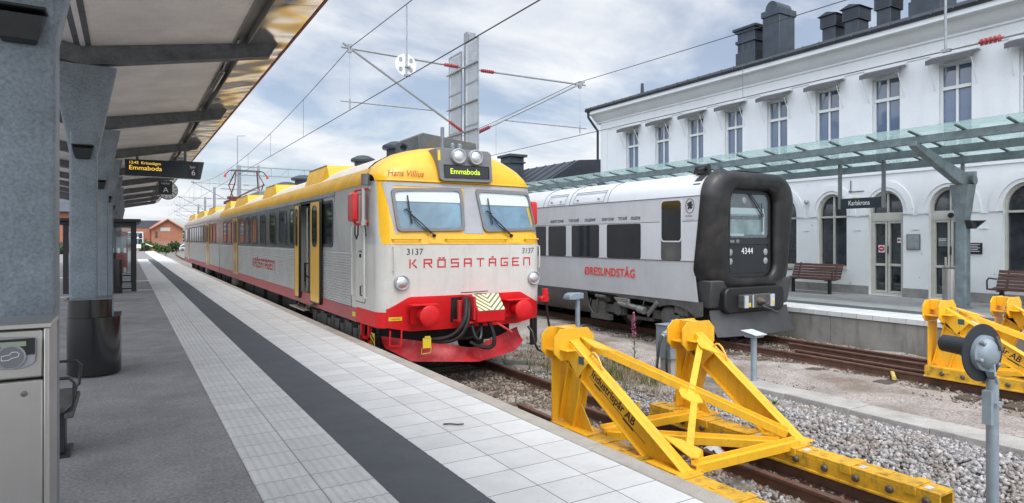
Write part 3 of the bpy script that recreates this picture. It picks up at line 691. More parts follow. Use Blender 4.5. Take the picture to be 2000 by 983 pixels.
part('lock', 'steel_dark', v, lambda b: b.lathe((-.365, 3.302, 1.03), (0, -1, 0), [(0, .013), (.006, .012), (.007, .005), (.004, .004)], 16))

be = thing('wire_bench', 'black wire seat with armrests half hidden behind the nearest column', 'bench', (-.6, 6.3, 0))
def seatf(b):
    for y in (5.75, 6.55):
        b.tube([(-.95, y, .40), (-.95, y, .64), (-.37, y, .64), (-.335, y, .60), (-.35, y, .44), (-.40, y, .39), (-.9, y, .39)], .012, 8)
    b.tube([(-.37, 5.75, .41), (-.37, 6.55, .41)], .012); b.tube([(-.9, 5.75, .41), (-.9, 6.55, .41)], .012)
part('armrest', 'black_paint', be, seatf)
part('seat_pan', 'under_grey', be, lambda b: b.box(-.9, -.38, 5.76, 6.54, .40, .414)); part('front_rail', 'under_grey', be, lambda b: b.box(-.40, -.34, 5.76, 6.54, .335, .385), bevel=.01)
part('backrest', 'black_paint', be, lambda b: ([b.tube([(-.58, y, .45), (-.57, y, 1.02)], .012) for y in (6.62, 6.95)], [b.box(-.62, -.52, 6.6, 6.98, z, z + .02) for z in (.55, .65, .75, .85, .95)]))
part('pedestal', 'black_paint', be, lambda b: (b.box(-.62, -.41, 6.0, 6.2, .02, .33), b.box(-.68, -.37, 5.92, 6.28, 0, .018)), bevel=.006)

s = thing('departure_board', 'dark hanging departure board with amber text and platform number 6', 'departure board', (.92, 20.3, 3.6))
part('housing', 'sign_blue', s, lambda b: b.prism([(-.051, 3.427), (1.808, 3.398), (1.902, 3.896), (-.051, 3.862)], lambda u, w, t: (u, t, w), 20.22, 20.5), bevel=.012); part('number_panel', 'signal_black', s, lambda b: b.box(1.50, 1.74, 20.21, 20.219, 3.44, 3.84))
for x in (.24, 1.42): part('hanger', 'galv_dark', s, lambda b: (b.box(x - .035, x + .035, 20.33, 20.40, 3.86, CZ(x) - .20), b.box(x - .12, x + .12, 20.3, 20.43, CZ(x) - .22, CZ(x) - .16)))
for k in range(40): part('bird_spike', 'steel_dark', s, lambda b: b.tube([(-.03 + .048 * k, 20.25, 3.86), (-.03 + .048 * k + random.uniform(-.015, .015), 20.25, 3.97)], .002, 4))
def sfn(x, z): return plane_fn((x, 20.212, z), (1, 0, -.010), (0, 0, 1))
text('12:42  Krösatågen', .105, 'amber_led', s, sfn(.04, 3.745)); text('Emmaboda', .17, 'amber_led', s, sfn(.04, 3.585), sx=1.05)
text('Spår', .10, 'white_text', s, plane_fn((1.53, 20.205, 3.70), (1, 0, 0), (0, 0, 1)), sx=.85); text('6', .22, 'white_text', s, plane_fn((1.565, 20.205, 3.50), (1, 0, 0), (0, 0, 1)))
a = thing('sector_sign', 'small black hanging sign with letter A under the canopy edge', 'sign', (1.17, 25.75, 3.5))
part('panel', 'signal_black', a, lambda b: b.box(.968, 1.383, 25.72, 25.80, 3.269, 3.749), bevel=.005)
for x in (1.06, 1.29): part('hanger', 'galv_dark', a, lambda b: b.box(x - .015, x + .015, 25.75, 25.77, 3.749, CZ(x)))
text('Vagnläge', .085, 'white_text', a, plane_fn((1.17, 25.715, 3.64), (1, 0, 0), (0, 0, 1)), align='CENTER', sx=.9); text('A', .25, 'white_text', a, plane_fn((1.18, 25.715, 3.355), (1, 0, 0), (0, 0, 1)), align='CENTER')
def clock(label, x, y, z, r):
    c = thing('platform_clock', label, 'clock', (x, y, z), 'clocks under the canopy')
    part('case', 'black_paint', c, lambda b: b.lathe((x, y, z), (0, -1, 0), [(-.12, r * .95), (-.11, r), (.11, r), (.115, r * .95)], 28)); part('dial', 'white', c, lambda b: b.cyl((x, y - .116, z), (x, y - .12, z), r * .93, 28))
    def hands(b):
        for k in range(12):
            t = k * pi / 6; b.beam((x + math.sin(t) * r * .68, y - .124, z + math.cos(t) * r * .68), (x + math.sin(t) * r * .86, y - .124, z + math.cos(t) * r * .86), .09 * r, .004, (0, 1, 0))
        b.beam((x, y - .126, z), (x - r * .6, y - .126, z + r * .35), .08 * r, .004, (0, 1, 0)); b.beam((x, y - .129, z), (x + r * .65, y - .129, z - r * .3), .06 * r, .004, (0, 1, 0))
    part('hands', 'black', c, hands); part('stem', 'galv_dark', c, lambda b: b.cyl((x, y, z + r * .9), (x, y, (CZ(x) if x > -.47 else CL(x))), .03, 8))
clock('round white clock hanging partly behind the A sign', 1.30, 26.7, 3.47, .325)
clock('round white clock seen between the two nearest columns at left', -2.69, 25.7, 3.42, .325)
# glass shelter
sh = thing('waiting_shelter', 'black framed glass shelter with flat roof and a red poster', 'shelter', (-.1, 25, 0))
part('roof', 'black_paint', sh, lambda b: (b.box(-1.9, .38, 23.4, 28.6, 2.22, 2.32), b.box(-1.8, .25, 23.6, 28.4, 2.12, 2.218)), bevel=.01)
for px, py in ((.19, 23.72), (.19, 28.2), (-1.6, 23.72), (-1.6, 28.2)): part('post', 'black_paint', sh, lambda b: b.box(px - .07, px + .07, py - .07, py + .07, 0, 2.12))
part('glass_pane', 'clear_glass', sh, lambda b: (b.box(.185, .195, 23.8, 28.1, .15, 2.05), b.box(-1.5, .11, 28.195, 28.205, .15, 2.05), b.box(-1.5, .11, 23.715, 23.725, .15, 2.05)))
part('glass_frosting', 'white', sh, lambda b: [b.box(-1.45 + .17 * k, -1.38 + .17 * k, 23.707, 23.712, z, z + .16) for k in range(9) for z in (.62, 1.24)])
ps = part('poster_case', 'poster_red', sh, lambda b: b.box(-.55, .02, 26.6, 26.7, .55, 1.95)); part('poster', 'paper', ps, lambda b: b.box(-.45, -.02, 26.59, 26.599, 1.22, 1.78))
part('bench', 'under_grey', sh, lambda b: [b.box(-1.4, 0, 27.0 + .12 * k, 27.08 + .12 * k, .46, .50) for k in range(4)]); part('rail', 'black_paint', sh, lambda b: [b.box(-.40, .12, 23.70, 23.74, z, z + .04) for z in (.08, .30, .5)])
part('base_plate', 'kerb', sh, lambda b: b.box(-.62, .28, 23.55, 23.62, 0, .01))
bn = thing('waste_bin', 'dark grey rounded waste bin in front of the glass shelter', 'bin', (-.3, 23.4, 0))
part('body', 'black_gloss', bn, lambda b: b.prism(rrect(-.62, -.12, 23.1, 23.5, .09), lambda u, v, w: (u, v, w), .02, 1.05)); part('lid', 'black_paint', bn, lambda b: b.prism(rrect(-.63, -.29, 23.09, 23.51, .09), lambda u, v, w: (u, v, w), 1.055, 1.26))
part('sticker', 'white', bn, lambda b: (b.add([(-.61, 23.092, .90), (-.53, 23.092, .86), (-.50, 23.092, .98), (-.58, 23.092, 1.02)], [(0, 1, 2, 3)]), b.add([(-.51, 23.092, .85), (-.43, 23.092, .81), (-.40, 23.092, .92), (-.48, 23.092, .97)], [(0, 1, 2, 3)])))
tg = part('twig', 'bark', None, lambda b: (b.tube([(2.43, 5.20, .012), (2.48, 5.165, .016), (2.53, 5.12, .014), (2.58, 5.09, .018)], .007, 6), b.tube([(2.44, 5.2, .012), (2.43, 5.17, .02)], .005, 5)), loc=(2.5, 5.15, .003))
tag(tg, 'small dry brown twig lying on the white paving', 'twig')
# ------------------------------------------------------------ yellow, white and red train
XC = 4.98; HW = 1.54; XL = XC - HW; XR = XC + HW + .04
t1 = thing('commuter_train', 'yellow, white and red two car electric train with number 3137 on its flat front', 'train', (XC, 10, RZ))
def yfz(z):
    pts = [(-.9, 9.74), (.1, 9.72), (.6, 9.67), (1.59, 9.66), (2.64, 9.95), (3.4, 10.2)]
    z = max(-.9, min(3.4, z))
    for (a, ya), (b, yb) in zip(pts, pts[1:]):
        if z <= b: return ya + (yb - ya) * (z - a) / (b - a)
    return pts[-1][1]
def hwz(x, z):
    return HW + (.04 if x > 0 else 0) - .05 * max(0, (z - 1.6)) / 1.05
RC = .24
def front(x, z, off=0.0):
    """point of the cab front at height z and across x (world), pushed out by off"""
    dx = x - XC; h = hwz(dx, z); y = yfz(z) + .07 * (dx / HW) ** 2
    e = abs(dx) - (h - RC)
    if e > 0: y += RC - math.sqrt(max(0, RC * RC - min(e, RC) ** 2)) * 1.0
    return (x, y - off, z)
def fgrid(b, x0, x1, z0, z1, nx=40, nz=16, off=0.0, th=None, top=None, bot=None):
    def fn(u, v, o=0):
        x = x0(v) * (1 - u) + x1(v) * u if callable(x0) else x0 + (x1 - x0) * u
        a = bot(x) if bot else z0; c = top(x) if top else z1
        return front(x, a + (c - a) * v, off + o)
    if th: b.shell(fn, nx, nz, th)
    else: b.grid(fn, nx, nz)
def wrapfront(z0, z1, nz):
    """front surface including the rounded corners: u runs by arc so that corners get enough faces"""
    us = []
    for i in range(13): us.append(('c', -1, R(90 - 90 * i / 12)))
    for i in range(1, 20): us.append(('f', -1 + 2 * i / 20, 0))
    for i in range(13): us.append(('c', 1, R(90 * i / 12)))
    b = MB(); n = len(us); vs = []
    for j in range(nz + 1):
        z = z0 + (z1 - z0) * j / nz
        for k, sg, t in us:
            if k == 'f':
                h = hwz(sg, z); vs.append(front(XC + sg * (h - RC), z))
            else:
                h = hwz(sg, z); p = front(XC + sg * (h - RC + RC * math.sin(t)), z); vs.append(p)
        # straight run back to the side walls
    fs = [(j * n + i, j * n + i + 1, (j + 1) * n + i + 1, (j + 1) * n + i) for j in range(nz) for i in range(n - 1)]
    b.add(vs, fs)
    # join to the side wall at y = 10.3
    for side, i in ((-1, 0), (1, n - 1)):
        vv = []
        for j in range(nz + 1):
            p = vs[j * n + i]; vv += [p, (XC + side * HW if side < 0 else XR, 10.45, p[2])]
        b.add(vv, [(2 * j, 2 * j + 1, 2 * j + 3, 2 * j + 2) for j in range(nz)])
    return b
body = wrapfront(.42, 1.59, 10).build('front_wall', 'train_white', t1, smooth=50)
def yel():
    b = wrapfront(1.59, 2.645, 10)
    # the silver corner strip next to the side wall
    me = b; return me
yb = wrapfront(1.59, 2.645, 10)
yw = yb.build('front_wall', ['train_yellow', 'train_silver'], t1, smooth=50)
for p in yw.data.polygons:
    c = p.center; x = c.x + ORG[yw.name].x - XC; y = c.y + ORG[yw.name].y
    zt = c.z + ORG[yw.name].z
    if x < 0 and y > yfz(zt) + .07 + RC * .42 + .1 * (zt - 1.6) * .2: p.material_index = 1
# belt line groove and brow lip
def brow(b):
    fgrid(b, XC - 1.46, XC + 1.49, 2.645, 2.672, 40, 1, .012, .02)
part('brow_lip', 'train_yellow', t1, brow)
part('belt_groove', 'box_grey', t1, lambda b: fgrid(b, XC - 1.45, XC + 1.49, 1.583, 1.590, 40, 1, -.002, .004))
# roof section (half): offset from the centre line, height
PROF = [(1.545, 2.60), (1.54, 2.66), (1.50, 2.78), (1.42, 2.89), (1.28, 3.02), (1.08, 3.13), (.80, 3.22), (.5, 3.285), (.25, 3.315), (0, 3.325)]
def prof_pts():
    L_ = [(-x, z) for x, z in PROF]; return L_ + [(x + (.04 if x > 1.3 else 0), z) for x, z in PROF[::-1][1:]]
PP = prof_pts()
def zprof(dx):
    a = abs(dx)
    for (xa, za), (xb, zb_) in zip(PROF, PROF[1:]):
        if xb <= a <= xa and xa > xb: return zb_ + (za - zb_) * (a - xb) / (xa - xb)
    return 2.64
DD = .62
def dome_y(x, z, off=0):
    dx = x - XC; zp = zprof(dx); s = min(1, max(0, (z - 2.65) / max(.02, zp - 2.65))); c = math.sqrt(max(0, 1 - s * s))
    return front(x, 2.645)[1] - .012 + DD * (1 - c) * .9 - off
def dome(b):
    # columns across, rows from the brow up and back to the full roof section
    xs = [-1.48, -1.44, -1.38, -1.3, -1.2, -1.05, -.85, -.6, -.3, 0, .3, .6, .85, 1.05, 1.2, 1.3, 1.4, 1.47, 1.51]; nt = 14; vs = []
    for j in range(nt + 1):
        t = j / nt * pi / 2
        for dx in xs:
            zp = zprof(dx); z = 2.65 + max(.0, zp - 2.65) * math.sin(t)
            vs.append((XC + dx, front(XC + dx, 2.645)[1] - .012 + DD * (1 - math.cos(t)) * .9, z))
    n = len(xs); b.add(vs, [(j * n + i, j * n + i + 1, (j + 1) * n + i + 1, (j + 1) * n + i) for j in range(nt) for i in range(n - 1)])
part('cab_roof', 'train_yellow', t1, dome, smooth=60)
# windscreens
def framed(b1, poly, w, off):
    ring(b1, poly, inset(poly, w), lambda u, v, o: front(u, v, o), .004, off)
WL = rpoly([(3.692, 2.515), (3.735, 1.80), (4.94, 1.822), (4.985, 2.562)], .10, 5)
WR = rpoly([(5.235, 2.56), (5.31, 1.80), (6.475, 1.84), (6.40, 2.545)], .10, 5)
for W_, cx in ((WL, 4.34), (WR, 5.85)):
    o = part('windscreen', 'windscreen', t1, lambda b: plate(b, inset(W_, .03), lambda u, v, o: front(u, v, o), .030, .034))
    part('frame', 'box_grey', o, lambda b: framed(b, W_, .055, .045), smooth=50)
    part('cab_interior', 'cab_inside', o, lambda b: plate(b, inset(W_, .03), lambda u, v, o: front(u, v, o), .003, .006))
    lo = 2.30 if cx < 5 else 2.28
    part('sun_blind', 'blind', o, lambda b: fgrid(b, min(p[0] for p in W_) + .06, max(p[0] for p in W_) - .06, lo, 2.50, 12, 4, .014, .004))
# grey panels between and outside the windscreens
def gp(b):
    n = 8
    def fn(u, v, o):
        z = 1.77 + .855 * v; xa = 4.93 + (5.04 - 4.93) * v; xb = 5.31 + (5.235 - 5.31) * v
        return front(xa + (xb - xa) * u, z, .004 + o)
    b.shell(fn, 6, 8, .004)
    def fl(u, v, o):
        z = 1.76 + .85 * v; xa = 3.715 + (3.575 - 3.715) * v; xb = 3.76 + (3.75 - 3.76) * v
        return front(xa + (xb - xa) * u, z, .004 + o)
    b.shell(fl, 4, 8, .004)
    def fr(u, v, o):
        z = 1.78 + .85 * v; xa = 6.44 + (6.34 - 6.44) * v; xb = 6.505 + (6.475 - 6.505) * v
        return front(xa + (xb - xa) * u, z, .004 + o)
    b.shell(fr, 4, 8, .004)
    fgrid(b, 3.62, 6.47, 2.56, 2.625, 30, 2, .0035, .004)
part('grey_panel', 'cab_grey', t1, gp, smooth=60)
for sx_ in (0, 1.50):
    w = MB()
    q = lambda x, z, o=.07: front(x + sx_, z, o)
    w.tube([q(4.36, 1.735, .06), q(4.15, 1.93), q(3.93, 2.14)], .011, 6); w.tube([q(4.30, 1.76, .06), q(4.10, 1.92), q(3.91, 2.18)], .009, 6)
    w.tube([q(3.955, 2.40, .06), q(3.965, 2.14, .062), q(3.985, 1.93, .06)], .012, 6); w.tube([q(3.87, 2.165), q(3.97, 2.13), q(4.0, 2.12)], .010, 6)
    w.lathe(q(4.36, 1.735, .005), (0, -1, .1), [(0, .03), (.05, .026), (.07, .012)], 12)
    w.build('wiper', 'black_paint', t1)
for xa, xb in ((3.63, 4.13), (4.55, 5.76), (6.14, 6.50)):
    part('hand_rail', 'train_yellow', t1, lambda b: (b.tube([front(xa + (xb - xa) * k / 10, 1.678, .05) for k in range(11)], .012, 8), b.cyl(front(xa + .02, 1.678, 0), front(xa + .02, 1.678, .05), .016, 8), b.cyl(front(xb - .02, 1.678, 0), front(xb - .02, 1.678, .05), .016, 8)))
for x_ in (3.655, 6.50):
    part('grab_handle', 'train_white', t1, lambda b: b.tube([front(x_, 1.555, 0), front(x_, 1.55, .05), front(x_, 1.45, .06), front(x_, 1.26, .06), front(x_, 1.165, .05), front(x_, 1.16, 0)], .013, 8))
for x in (4.26, 5.80): part('wiper_cover', 'train_yellow', t1, lambda b: fgrid(b, x, x + .24, 1.61, 1.76, 4, 3, .003, .006))
# head lights
for x_ in (3.79, 6.34):
    h = part('headlight', 'cab_grey', t1, lambda b: (lambda p: b.lathe(p, (0, -1, 0), [(-.16, .125), (.03, .128), (.05, .125), (.06, .112), (.045, .098)], 28))(front(x_, .973, .0)))
    part('lens', 'lens', h, lambda b: (lambda p: b.lathe(p, (0, -1, 0), [(.03, .10), (.045, .096), (.06, .07), (.066, .03), (.067, .0)], 28))(front(x_, .973, .0)))
# destination box on the brow
DB = [(4.50, 3.225), (4.56, 2.70), (4.62, 2.665), (5.535, 2.675), (5.58, 2.71), (5.58, 3.19), (5.52, 3.24), (4.54, 3.245)]
yd = 9.87
part('destination_box', 'box_grey', t1, lambda b: b.prism(DB, lambda u, w, t: (u, t + .10 * (w - 2.66), w), yd, 10.6), bevel=.012)
def dbf(o): return lambda x, z: (x, yd + .10 * (z - 2.66) - o, z)
dsp = part('display', 'black_gloss', t1, lambda b: b.add([dbf(.004)(x, z) for x, z in ((4.65, 2.742), (5.50, 2.755), (5.50, 2.948), (4.645, 2.94))], [(0, 1, 2, 3)]))
part('display_rim', 'black', t1, lambda b: ring(b, [(4.635, 2.728), (5.515, 2.74), (5.515, 2.963), (4.63, 2.955)], [(4.65, 2.742), (5.50, 2.755), (5.50, 2.948), (4.645, 2.94)], lambda u, w, t: dbf(t)(u, w), .001, .012))
text('Emmaboda', .135, 'green_led', dsp, lambda a_, b_: dbf(.008)(4.745 + a_, 2.80 + b_ + .012 * a_), sx=.97, bold=.001)
for x_ in (4.90, 5.235):
    h = part('headlight', 'cab_grey', t1, lambda b: b.lathe((x_, yd + .045, 3.108), (0, -1, 0), [(0, .135), (.06, .137), (.085, .130), (.09, .115), (.075, .098)], 28))
    part('lens', 'lens', h, lambda b: b.lathe((x_, yd + .045, 3.108), (0, -1, 0), [(.06, .10), (.078, .094), (.09, .07), (.095, .03), (.096, 0)], 28))
part('yellow_label', 'label_yellow', t1, lambda b: b.add([dbf(.004)(x, z) for x, z in ((4.525, 3.02), (4.575, 3.02), (4.575, 3.20), (4.53, 3.20))], [(0, 1, 2, 3)]))
# writing on the front
ff = lambda x0, z0, o=.004: (lambda a_, b_: front(x0 + a_, z0 + b_, o))
text('3137', .145, 'dark_text', t1, ff(3.87, 1.42)); text('3137', .145, 'dark_text', t1, ff(6.075, 1.42), sx=.92, shear=.15)
blocktext('KRÖSATÅGEN', .2435, .128, .125, .024, 'letter_red', t1, ff(3.935, 1.213))
text('Hans Villius', .155, 'letter_orange', t1, lambda a_, b_: (3.66 + a_, dome_y(3.66 + a_, 2.725 + b_, .012), 2.725 + b_), shear=.35, sx=.86)
# red buffer beam across the front
def rtop(x):
    d = abs(x - XC)
    return .735 if d < 1.06 else (.735 - (d - 1.06) * .19 / .36 if d < 1.42 else .545)
def rbot(x):
    d = abs(x - XC); return .17 if d < 1.02 else (.17 + (d - 1.02) * .10 / .5)
def redbeam(b):
    x0, x1 = XC - 1.43, XC + 1.46; n = 58
    skip = lambda x: 4.63 < x < 4.93
    def pt(x, f, o):
        a = rbot(x); c = rtop(x); return front(x, a + (c - a) * f, .03 + o)
    for i in range(n):
        xa = x0 + (x1 - x0) * i / n; xb = x0 + (x1 - x0) * (i + 1) / n
        if skip((xa + xb) / 2): zones = ((0, .18), (.93, 1))
        else: zones = ((0, .18), (.18, .93), (.93, 1))
        for f0, f1 in zones:
            b.add([pt(xa, f0, 0), pt(xb, f0, 0), pt(xb, f1, 0), pt(xa, f1, 0), pt(xa, f0, -.06), pt(xb, f0, -.06), pt(xb, f1, -.06), pt(xa, f1, -.06)], [(0, 1, 2, 3), (7, 6, 5, 4), (0, 4, 5, 1), (2, 6, 7, 3)])
part('buffer_beam', 'train_red', t1, redbeam, smooth=30)
part('beam_recess', 'under', t1, lambda b: fgrid(b, 4.60, 4.96, .24, .715, 8, 4, .006, .006))
def corner(b):   # red skirt round the corners to the side sills
    for s_, xs in ((-1, XL), (1, XR)):
        pts = []
        for i in range(9):
            t = R(10 * i) if True else 0
            x = XC + s_ * (hwz(s_, .4) - RC + RC * math.sin(R(30 + 60 * i / 8))); pts.append(front(x, .4, .012)[:2])
        pts.append((xs - .012 if s_ < 0 else xs + .012, 10.9))
        n = len(pts); vs = [(x, y, .24) for x, y in pts] + [(x, y, .495) for x, y in pts]
        b = MB(); b.add(vs, [(i, i + 1, n + i + 1, n + i) for i in range(n - 1)]); b.build('corner_skirt', 'train_red', t1, smooth=60)
corner(None)
for x_ in (4.105, 5.86):
    bf = part('buffer', 'train_red', t1, lambda b: (b.lathe((x_, 9.62, .455), (0, -1, 0), [(0, .155), (.03, .155), (.031, .11), (.26, .11), (.27, .085), (.34, .085)], 24)))
    part('buffer_head', 'train_red', bf, lambda b: b.lathe((x_, 9.30, .455), (0, -1, 0), [(0, .12), (.012, .170), (.03, .172), (.045, .150), (.058, .09), (.063, 0)], 30), smooth=25)
    part('bracket', 'train_red', bf, lambda b: (b.box(x_ - .24, x_ + .22, 9.40, 9.64, .612, .625), b.box(x_ - .19, x_ + .19, 9.60, 9.63, .30, .61)))
    part('bolt', 'train_red', bf, lambda b: [b.cyl((x_ + i * .16, 9.61, .455 + j * .13), (x_ + i * .16, 9.585, .455 + j * .13), .02, 6) for i in (-1, 1) for j in (-1, 1)])
# coupler
cpl = part('coupler', 'train_red', t1, lambda b: (b.prism([(9.32, .76), (9.08, .50), (9.10, .32), (9.20, .30), (9.62, .32), (9.62, .74)], lambda y, z, x: (x, y, z), 4.86, 5.38)), bevel=.012)
def cpt(u, v, o): return (4.875 + .49 * u, 9.32 - .24 * v - o * .73, .76 - .26 * v + o * .68)
part('coupler_plate', 'plate_grey', cpl, lambda b: b.shell(lambda u, v, o: cpt(u, v, .004 + o), 2, 2, .006))
mk('chevron', (0.80, 0.74, 0.36), 0.5, var=(30, .05))
def chev(b):
    for k in range(-2, 9):
        for s_ in (-1, 1):
            poly = []
            for uu, vv in ((0, 0), (.5, .62), (.5, .76), (0, .14)):
                vv = vv + (k - 3) * .26
                poly.append([.5 + s_ * (.5 - uu) , vv])
            # clip to the plate
            pts = [(p[0], p[1]) for p in poly]
            for lim, sg in ((0.02, 1), (.98, -1)):
                out = []
                for i in range(len(pts)):
                    P_, Q_ = pts[i], pts[(i + 1) % len(pts)]; ip = (P_[1] - lim) * sg >= 0; iq = (Q_[1] - lim) * sg >= 0
                    if ip: out.append(P_)
                    if ip != iq:
                        f = (lim - P_[1]) / (Q_[1] - P_[1]); out.append((P_[0] + f * (Q_[0] - P_[0]), lim))
                pts = out
                if not pts: break
            if len(pts) >= 3: b.add([cpt(u, v, .0125) for u, v in pts], [tuple(range(len(pts)))])
part('warning_stripes', 'chevron', cpl, chev, smooth=0)
part('top_strap', 'black_paint', cpl, lambda b: (b.beam((4.72, 9.40, .79), (5.20, 9.38, .80), .05, .012), b.beam((4.95, 9.32, .775), (5.02, 9.1, .785), .02, .01)))
part('coupler_side', 'plough_red', cpl, lambda b: (b.box(4.82, 4.858, 9.15, 9.6, .36, .74), b.box(4.66, 4.86, 9.2, 9.6, .30, .335)))
part('coupler_valve', 'plough_red', cpl, lambda b: (b.cyl((4.80, 9.3, .62), (4.80, 9.3, .36), .035, 12), b.cyl((4.72, 9.45, .66), (4.72, 9.45, .34), .05, 12)))
part('coupler_lever', 'plough_red', cpl, lambda b: (b.tube([(5.22, 9.15, .30), (5.33, 9.05, .22), (5.45, 8.98, .13)], .018, 8)))
def hoses(b):
    T_ = lambda pts, r=.032: b.tube([tuple(np.array(pts[0]) * (1 - t) ** 3 + 3 * np.array(pts[1]) * t * (1 - t) ** 2 + 3 * np.array(pts[2]) * t * t * (1 - t) + np.array(pts[3]) * t ** 3) for t in np.linspace(0, 1, 14)], r, 8)
    T_([(4.78, 9.35, .70), (4.66, 9.1, .40), (4.66, 9.15, .0), (4.15, 9.6, .05)], .035); T_([(4.82, 9.32, .66), (4.70, 9.1, .35), (4.72, 9.1, -.06), (4.28, 9.6, .0)], .03)
    T_([(4.86, 9.3, .32), (4.84, 9.2, -.0), (5.0, 9.15, -.12), (5.03, 9.3, .28)], .032); T_([(5.12, 9.2, .32), (5.30, 9.1, -.10), (5.16, 9.1, -.22), (4.86, 9.35, -.02)], .036); T_([(5.05, 9.3, .28), (4.9, 9.2, .1), (4.88, 9.3, .0), (4.7, 9.5, .05)], .022)
part('hose', 'rubber', cpl, hoses)
part('brake_hose', 'rubber', t1, lambda b: b.tube([(6.12, 9.55, .12), (6.14, 9.45, .04), (6.16, 9.4, -.15), (6.22, 9.38, -.28), (6.34, 9.38, -.33), (6.48, 9.4, -.27), (6.56, 9.45, -.14), (6.54, 9.5, .12), (6.50, 9.5, .35), (6.48, 9.5, .55)], .022, 8))
part('hose_holder', 'train_red', t1, lambda b: (b.cyl((6.47, 9.52, .55), (6.47, 9.52, .78), .05, 14), b.box(6.38, 6.54, 9.50, 9.62, .56, .64), b.cyl((6.36, 9.5, .60), (6.52, 9.5, .70), .02, 8)))
part('side_cable', 'rubber', t1, lambda b: (b.cyl((6.50, 10.0, .2), (6.50, 10.0, -.30), .045, 10), b.cyl((6.60, 10.05, .2), (6.60, 10.05, -.28), .04, 10)))
# plough
def plough(b):
    def fn(u, v, o=0):
        d = -1.38 + 2.62 * u; a = abs(d) / 1.38
        zt = -.16 + .22 * a; zb = -.36 + .03 * a
        if a > .72: zb += (a - .72) / .28 * .22
        z = zb + (zt - zb) * v
        y = 9.36 + .66 * a + .16 * math.sin(v * pi / 2) - .05 * (1 - v) + o
        return (XC + .02 + d, y, z)
    b.shell(lambda u, v, o: fn(u, v, o), 28, 8, .02)
part('snow_plough', 'plough_red', t1, plough, smooth=25)
def stepf(b): b.tube([(3.57, 9.62, .22), (3.555, 9.6, -.02), (3.745, 9.6, -.035), (3.765, 9.62, .22)], .014, 8)
part('step', 'train_red', t1, stepf)
part('yellow_plate', 'label_yellow', t1, lambda b: (b.box(4.02, 4.16, 9.36, 9.37, -.06, .10), b.box(4.05, 4.14, 9.35, 9.36, .10, .13), b.tube([(4.0, 9.36, -.06), (3.99, 9.36, -.15), (4.15, 9.36, -.14), (4.16, 9.36, -.05)], .006, 6)))
part('yellow_label', 'label_yellow', t1, lambda b: [fgrid(b, 3.585, 3.80, .36, .42, 4, 1, .034, .002)])
text('LADDNING', .032, 'dark_text', t1, ff(3.62, .378, .038), sx=.85)

# side walls, car by car
def sidewall(y0, y1, ribs=True, plain=False):
    out = []
    if ribs:
        pr = []; z = .47; k = 0
        while z < 1.43:
            pr += [(XL + .004, z), (XL - .010, z + .008), (XL - .010, z + .032), (XL + .004, z + .040)]; z += .0485
        pr += [(XL, 1.455)]
    else: pr = [(XL, .47), (XL, 1.455)]
    b = MB(); n = len(pr); b.add([(x, y0, z) for x, z in pr] + [(x, y1, z) for x, z in pr], [(i, i + 1, n + i + 1, n + i) for i in range(n - 1)]); out.append((b, 'train_rib' if ribs else 'train_white'))
    return out
def ext(b, pr, y0, y1):
    n = len(pr); b.add([(x, y0, z) for x, z in pr] + [(x, y1, z) for x, z in pr], [(i, i + 1, n + i + 1, n + i) for i in range(n - 1)])
OP = (14.18, 15.22)                 # the open doorway
for (y0, y1, rb, mt) in ((10.45, 11.22, False, 'train_white'), (11.22, OP[0], True, None), (OP[1], 30.0, True, None), (30.14, 49.7, True, None)):
    for b, m in sidewall(y0, y1, rb): b.build('side_panel', m, t1, smooth=30)
part('side_panel', 'train_silver', t1, lambda b: ext(b, [(XL, 1.455), (XL, 2.60)], 10.45, 12.3))
part('window_band', 'train_band', t1, lambda b: (ext(b, [(XL - .002, 1.455), (XL - .002, 2.52)], 12.3, OP[0]), ext(b, [(XL - .002, 1.455), (XL - .002, 2.52)], OP[1], 30.0), ext(b, [(XL - .002, 1.455), (XL - .002, 2.52)], 30.14, 49.7)), smooth=0)
def upper(b):
    pr = []; z = 2.52
    while z < 2.60: pr += [(XL - .002, z), (XL - .012, z + .006), (XL - .012, z + .017), (XL - .002, z + .022)]; z += .028
    ext(b, pr + [(XL, 2.64)], 12.3, 30.0); ext(b, pr + [(XL, 2.64)], 30.14, 49.7)
part('cornice_ribs', 'train_silver', t1, upper)
part('far_wall', 'train_rib', t1, lambda b: (ext(b, [(XR, .21), (XR, 2.62)], 10.45, 30.0), ext(b, [(XR, .21), (XR, 2.62)], 30.14, 49.7)))
def roofpart(b, lo, hi, y0, y1):
    pr = [(XC + x, z) for x, z in PP if lo <= z <= hi]; ext(b, pr, y0, y1)
def roofy(b):
    for s_ in (-1, 1):
        pr = [(XC + s_ * (x + (.02 if s_ > 0 else 0)), z) for x, z in PROF[:4]]
        ext(b, pr, 10.5, 30.0); 
part('roof_edge', 'roof_yellow', t1, roofy, smooth=60)
part('roof_edge', 'roof_cream', t1, lambda b: [ext(b, [(XC + s_ * x, z) for x, z in PROF[:4]], 30.14, 49.7) for s_ in (-1, 1)], smooth=60)
def roofc(b):
    pr = [(XC - x, z) for x, z in PROF[3:]] + [(XC + x, z) for x, z in PROF[::-1][1:7]]; ext(b, pr, 10.72, 30.0); ext(b, pr, 30.14, 49.7)
part('roof', 'roof_cream', t1, roofc, smooth=60)
def ends(b):
    pr = [(XC - 1.53, .25)] + [(XC + x, z) for x, z in PP] + [(XC + 1.57, .25)]
    for y in (29.99, 30.15, 49.69): b.add([(x, y, z) for x, z in pr], [tuple(range(len(pr)))])
part('end_wall', 'train_silver', t1, ends, smooth=0); part('gangway', 'rubber', t1, lambda b: b.box(XC - 1.2, XC + 1.2, 29.9, 30.2, .3, 3.05))
